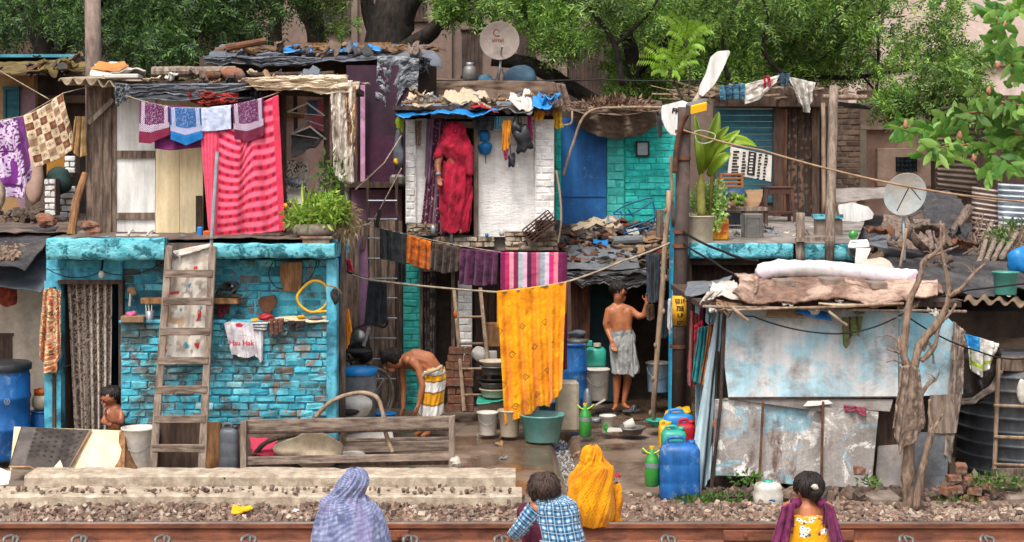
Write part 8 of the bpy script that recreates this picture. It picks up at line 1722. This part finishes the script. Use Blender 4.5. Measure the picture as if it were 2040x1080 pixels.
def crown(t,boxes,mat,L=.24,leaf=.085,lw=.024,k=6,name='crown'):
 m=MB()
 for(x0,x1,y0,y1,Ya,Yb,nc,n,sp)in boxes:
  nc=int(nc*.8);px=rng.uniform(x0,x1,nc);py=rng.uniform(y0,y1,nc);YY=rng.uniform(Ya,Yb,nc);sp*=.66
  C=np.stack([(px-CX)*YY/F,YY,CZ-(py-HZ)*YY/F],1);sprays(m,C,rng.uniform(sp*.6,sp*1.2,nc),n,L,leaf,lw,k)
 return m.build(name,mat,t)
def tree(name,label,base,trunks,boxes,mat,bark='bark_dark',**k):
 t=thing(name,label,'tree',W(*base))
 for i,(pts,r0,r1)in enumerate(trunks):
  P=spline([W(*p)for p in pts],5);n=len(P);m=MB();m.tube(P,[r0+(r1-r0)*j/(n-1)for j in range(n)],10,wob=.3);m.build('trunk' if i==0 else 'limb',M[bark],t,True)
 if boxes:crown(t,boxes,mat,**k)
 return t
tree('dense_tree','dense dark leafy tree behind the ochre house at the upper left',(90,420,23.5),[([(90,420,23.5),(95,150,23.4),(60,20,23.3),(20,-100,23.2)],.2,.1),([(94,120,23.4),(160,60,23.2),(230,-40,23)],.1,.05)],[(-60,175,-80,60,22,25,62,26,.4),(-60,160,40,110,24,26,12,24,.35),(90,165,-10,40,22,23,12,26,.28)],M['neem_shaded'])
tree('dense_tree','dense green tree between the round post and the rear shack',(350,420,24),[([(350,420,24),(352,120,24),(330,-60,24)],.16,.1),([(352,100,24),(420,40,23.6),(480,-40,23.5)],.08,.04)],[(210,420,-80,110,22.3,25,85,26,.38),(250,360,60,120,21.5,22.3,12,28,.26),(400,520,-60,70,23,25,40,24,.36),(200,480,-80,125,25.5,26.5,45,22,.4)],M['neem_shaded'])
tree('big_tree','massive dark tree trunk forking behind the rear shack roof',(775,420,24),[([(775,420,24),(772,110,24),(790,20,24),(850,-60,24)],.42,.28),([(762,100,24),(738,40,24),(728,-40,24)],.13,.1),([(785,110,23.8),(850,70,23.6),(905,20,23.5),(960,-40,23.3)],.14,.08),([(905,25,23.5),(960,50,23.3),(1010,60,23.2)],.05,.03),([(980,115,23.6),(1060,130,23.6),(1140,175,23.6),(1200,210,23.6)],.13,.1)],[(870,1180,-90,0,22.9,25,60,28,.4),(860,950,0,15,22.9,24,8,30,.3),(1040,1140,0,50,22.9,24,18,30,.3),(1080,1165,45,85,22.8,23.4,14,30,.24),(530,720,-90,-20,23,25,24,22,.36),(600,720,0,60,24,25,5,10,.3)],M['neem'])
tree('bare_trunk','slim dark tree trunk standing left of the massive one',(625,420,24.5),[([(625,420,24.5),(632,90,24.5),(608,20,24.5),(580,-60,24.5)],.17,.13),([(550,420,24.6),(548,80,24.6),(556,-60,24.6)],.12,.1)],[(480,640,-80,30,23.5,25,22,22,.34)],M['neem_shaded'],'bark')
tree('neem_tree','neem tree with feathery leaves behind the turquoise house',(1270,400,24.5),[([(1270,400,24.5),(1265,150,24.4),(1240,40,24.2),(1220,-80,24)],.15,.08),([(1265,150,24.4),(1330,80,24),(1400,0,24)],.07,.04),([(1240,170,22.6),(1225,90,22.5),(1180,20,22.4),(1150,-50,22.3)],.05,.025),([(1225,90,22.5),(1290,30,22.3),(1330,-40,22.2)],.03,.015),([(1450,160,22.4),(1440,80,22.3),(1470,0,22.2)],.03,.015)],[(1150,1520,-90,40,22,25.5,120,26,.42),(1190,1340,40,200,25,26.3,60,22,.36),(1350,1500,40,160,22.5,25,56,26,.36),(1180,1330,160,225,24,25,12,18,.3)],M['neem'])
tree('neem_tree','spreading neem tree with thin dark branches over the teal room',(1560,400,24),[([(1560,400,24),(1562,150,24),(1572,100,23.8),(1620,-60,23.6)],.1,.06),([(1562,140,23.8),(1640,120,23.4),(1700,60,23.2),(1760,20,23)],.05,.03),([(1565,145,23.6),(1680,155,23.2),(1800,140,23),(1900,125,22.8)],.045,.02),([(1745,190,23),(1750,120,23),(1748,60,23)],.03,.02),([(1690,120,23),(1730,165,23),(1755,195,23)],.02,.015),([(1562,150,22.3),(1520,100,22.2),(1530,30,22),(1500,-40,22)],.03,.015),([(1640,60,22.2),(1700,0,22),(1740,-60,22)],.02,.012),([(1900,125,22.4),(1930,140,22.2),(1970,150,22)],.015,.008)],[(1480,1740,-90,60,22,25,90,26,.4),(1500,1700,50,140,23,25,50,26,.34),(1740,1905,-60,40,22,24,15,24,.3),(1700,1900,60,130,22,23.6,20,20,.26),(1760,1860,170,205,21.6,22.4,14,28,.2),(1840,1960,90,170,21.6,23,22,26,.28),(1880,1940,190,240,21.5,22,6,20,.2)],M['neem'])
tree('sapling','bright lime green sapling with drooping feathery leaves above the signboard',(1360,200,20.8),[([(1362,205,20.8),(1345,165,20.8),(1335,140,20.8)],.02,.012),([(1372,190,20.8),(1374,130,20.8),(1366,75,20.8)],.015,.008)],[],M['leaf_bright'],'bark')
m=MB();PP=[];DD=[];NN=[]
for(a,b)in(((1335,140),(1290,92)),((1335,140),(1345,82)),((1335,140),(1275,118)),((1336,140),(1385,118)),((1330,145),(1300,140)),((1340,145),(1355,150)),((1366,75),(1330,30)),((1366,78),(1415,58)),((1366,75),(1372,40)),((1368,80),(1400,50)),((1366,85),(1335,60)),((1370,95),(1400,90)),((1345,120),(1310,108)),((1350,125),(1385,100))):
 a=np.array(W(*a,20.8));b=np.array(W(*b,20.6));d=b-a;d0=d/np.linalg.norm(d);sd=np.cross(d0,[0,1,0]);sd/=np.linalg.norm(sd)
 for j in range(1,15):
  for s in(-1,1):PP.append(a+d*j/14+np.array([0,0,.05*math.sin(PI*j/14)]));q_=d0*.45+sd*s+np.array([0,-.3,-.45]);DD.append(q_/np.linalg.norm(q_));NN.append(unit(np.cross(q_,[0,1,.3])))
n=len(PP);leaves(m,np.array(PP),np.array(DD),np.array(NN),.09+.04*rng.random(n),.022+.006*rng.random(n));m.build('crown',leafmat('lime_leaf','86b428','9cc93a','b5dc5c',.45),t if 0 else bpy.data.objects['sapling'])
t=thing('broadleaf_branch','foreground branch with broad glossy green leaves reaching in from the right','tree',W(2140,300,9.0))
def bigleaves(mb,P,D,L,Wd):
 for p,d,l,w in zip(P,D,L,Wd):
  d=Vector(d).normalized();s=d.cross(Vector((random.uniform(-.5,.5),1,random.uniform(-.5,.5)))).normalized();u=s.cross(d);p=Vector(p);V=[]
  for k,(x,y)in enumerate(((0,0),(.2,.36),(.5,.5),(.8,.3),(1,0))):
   c=p+d*l*x+u*(-.12*l*x*x)
   V+=[c+s*w*y+u*.1*w,c,c-s*w*y+u*.1*w]
  mb._add([tuple(v)for v in V],[(0+3*k,1+3*k,4+3*k,3+3*k)for k in range(4)]+[(1+3*k,2+3*k,5+3*k,4+3*k)for k in range(4)])
m=MB();st=MB();YB=9.0
for br in([(2120,190),(2030,150),(1995,60),(1975,10)],[(2120,250),(2010,230),(1930,225),(1850,258),(1800,250)],[(2120,300),(2000,290),(1900,290),(1850,300)],[(2120,120),(2040,110),(1975,100)],[(2120,330),(2040,320),(1960,340)],[(2120,200),(2030,210),(1960,190)],[(2120,20),(2050,10),(2000,30)],[(2120,260),(2060,270),(1985,260)]):
 P=spline([W(a,b,YB+random.uniform(-.3,.3))for a,b in br],8);st.tube(P,[.012-.008*i/len(P)for i in range(len(P))],6)
 for i,p in enumerate(P[4:]):
  for q_ in range(4):
   a=random.uniform(0,6.28);d=Vector((math.cos(a)*.9-.2,random.uniform(-.6,.5),math.sin(a)*.7-.35));bigleaves(m,[p+Vector((random.uniform(-.04,.04),random.uniform(-.1,.1),random.uniform(-.04,.04)))],[d],[random.uniform(.07,.13)],[random.uniform(.03,.055)])
m.build('leaves',leafmat('broad_leaf','467c28','6ea43c','a6cc66',.4,.5),t,True);st.build('branch',M['wood_tan'],t,True)
m=MB();[m.sph(W(a,b,YB-.3),(.013,.01,.024),8,6,lump=.6,seed=a)for a,b in((2002,50),(1970,180),(1940,315),(1804,248),(1912,270),(1988,130))];m.build('red_bud',pm('redbud','b8705c','9c7a5c'),t,True)
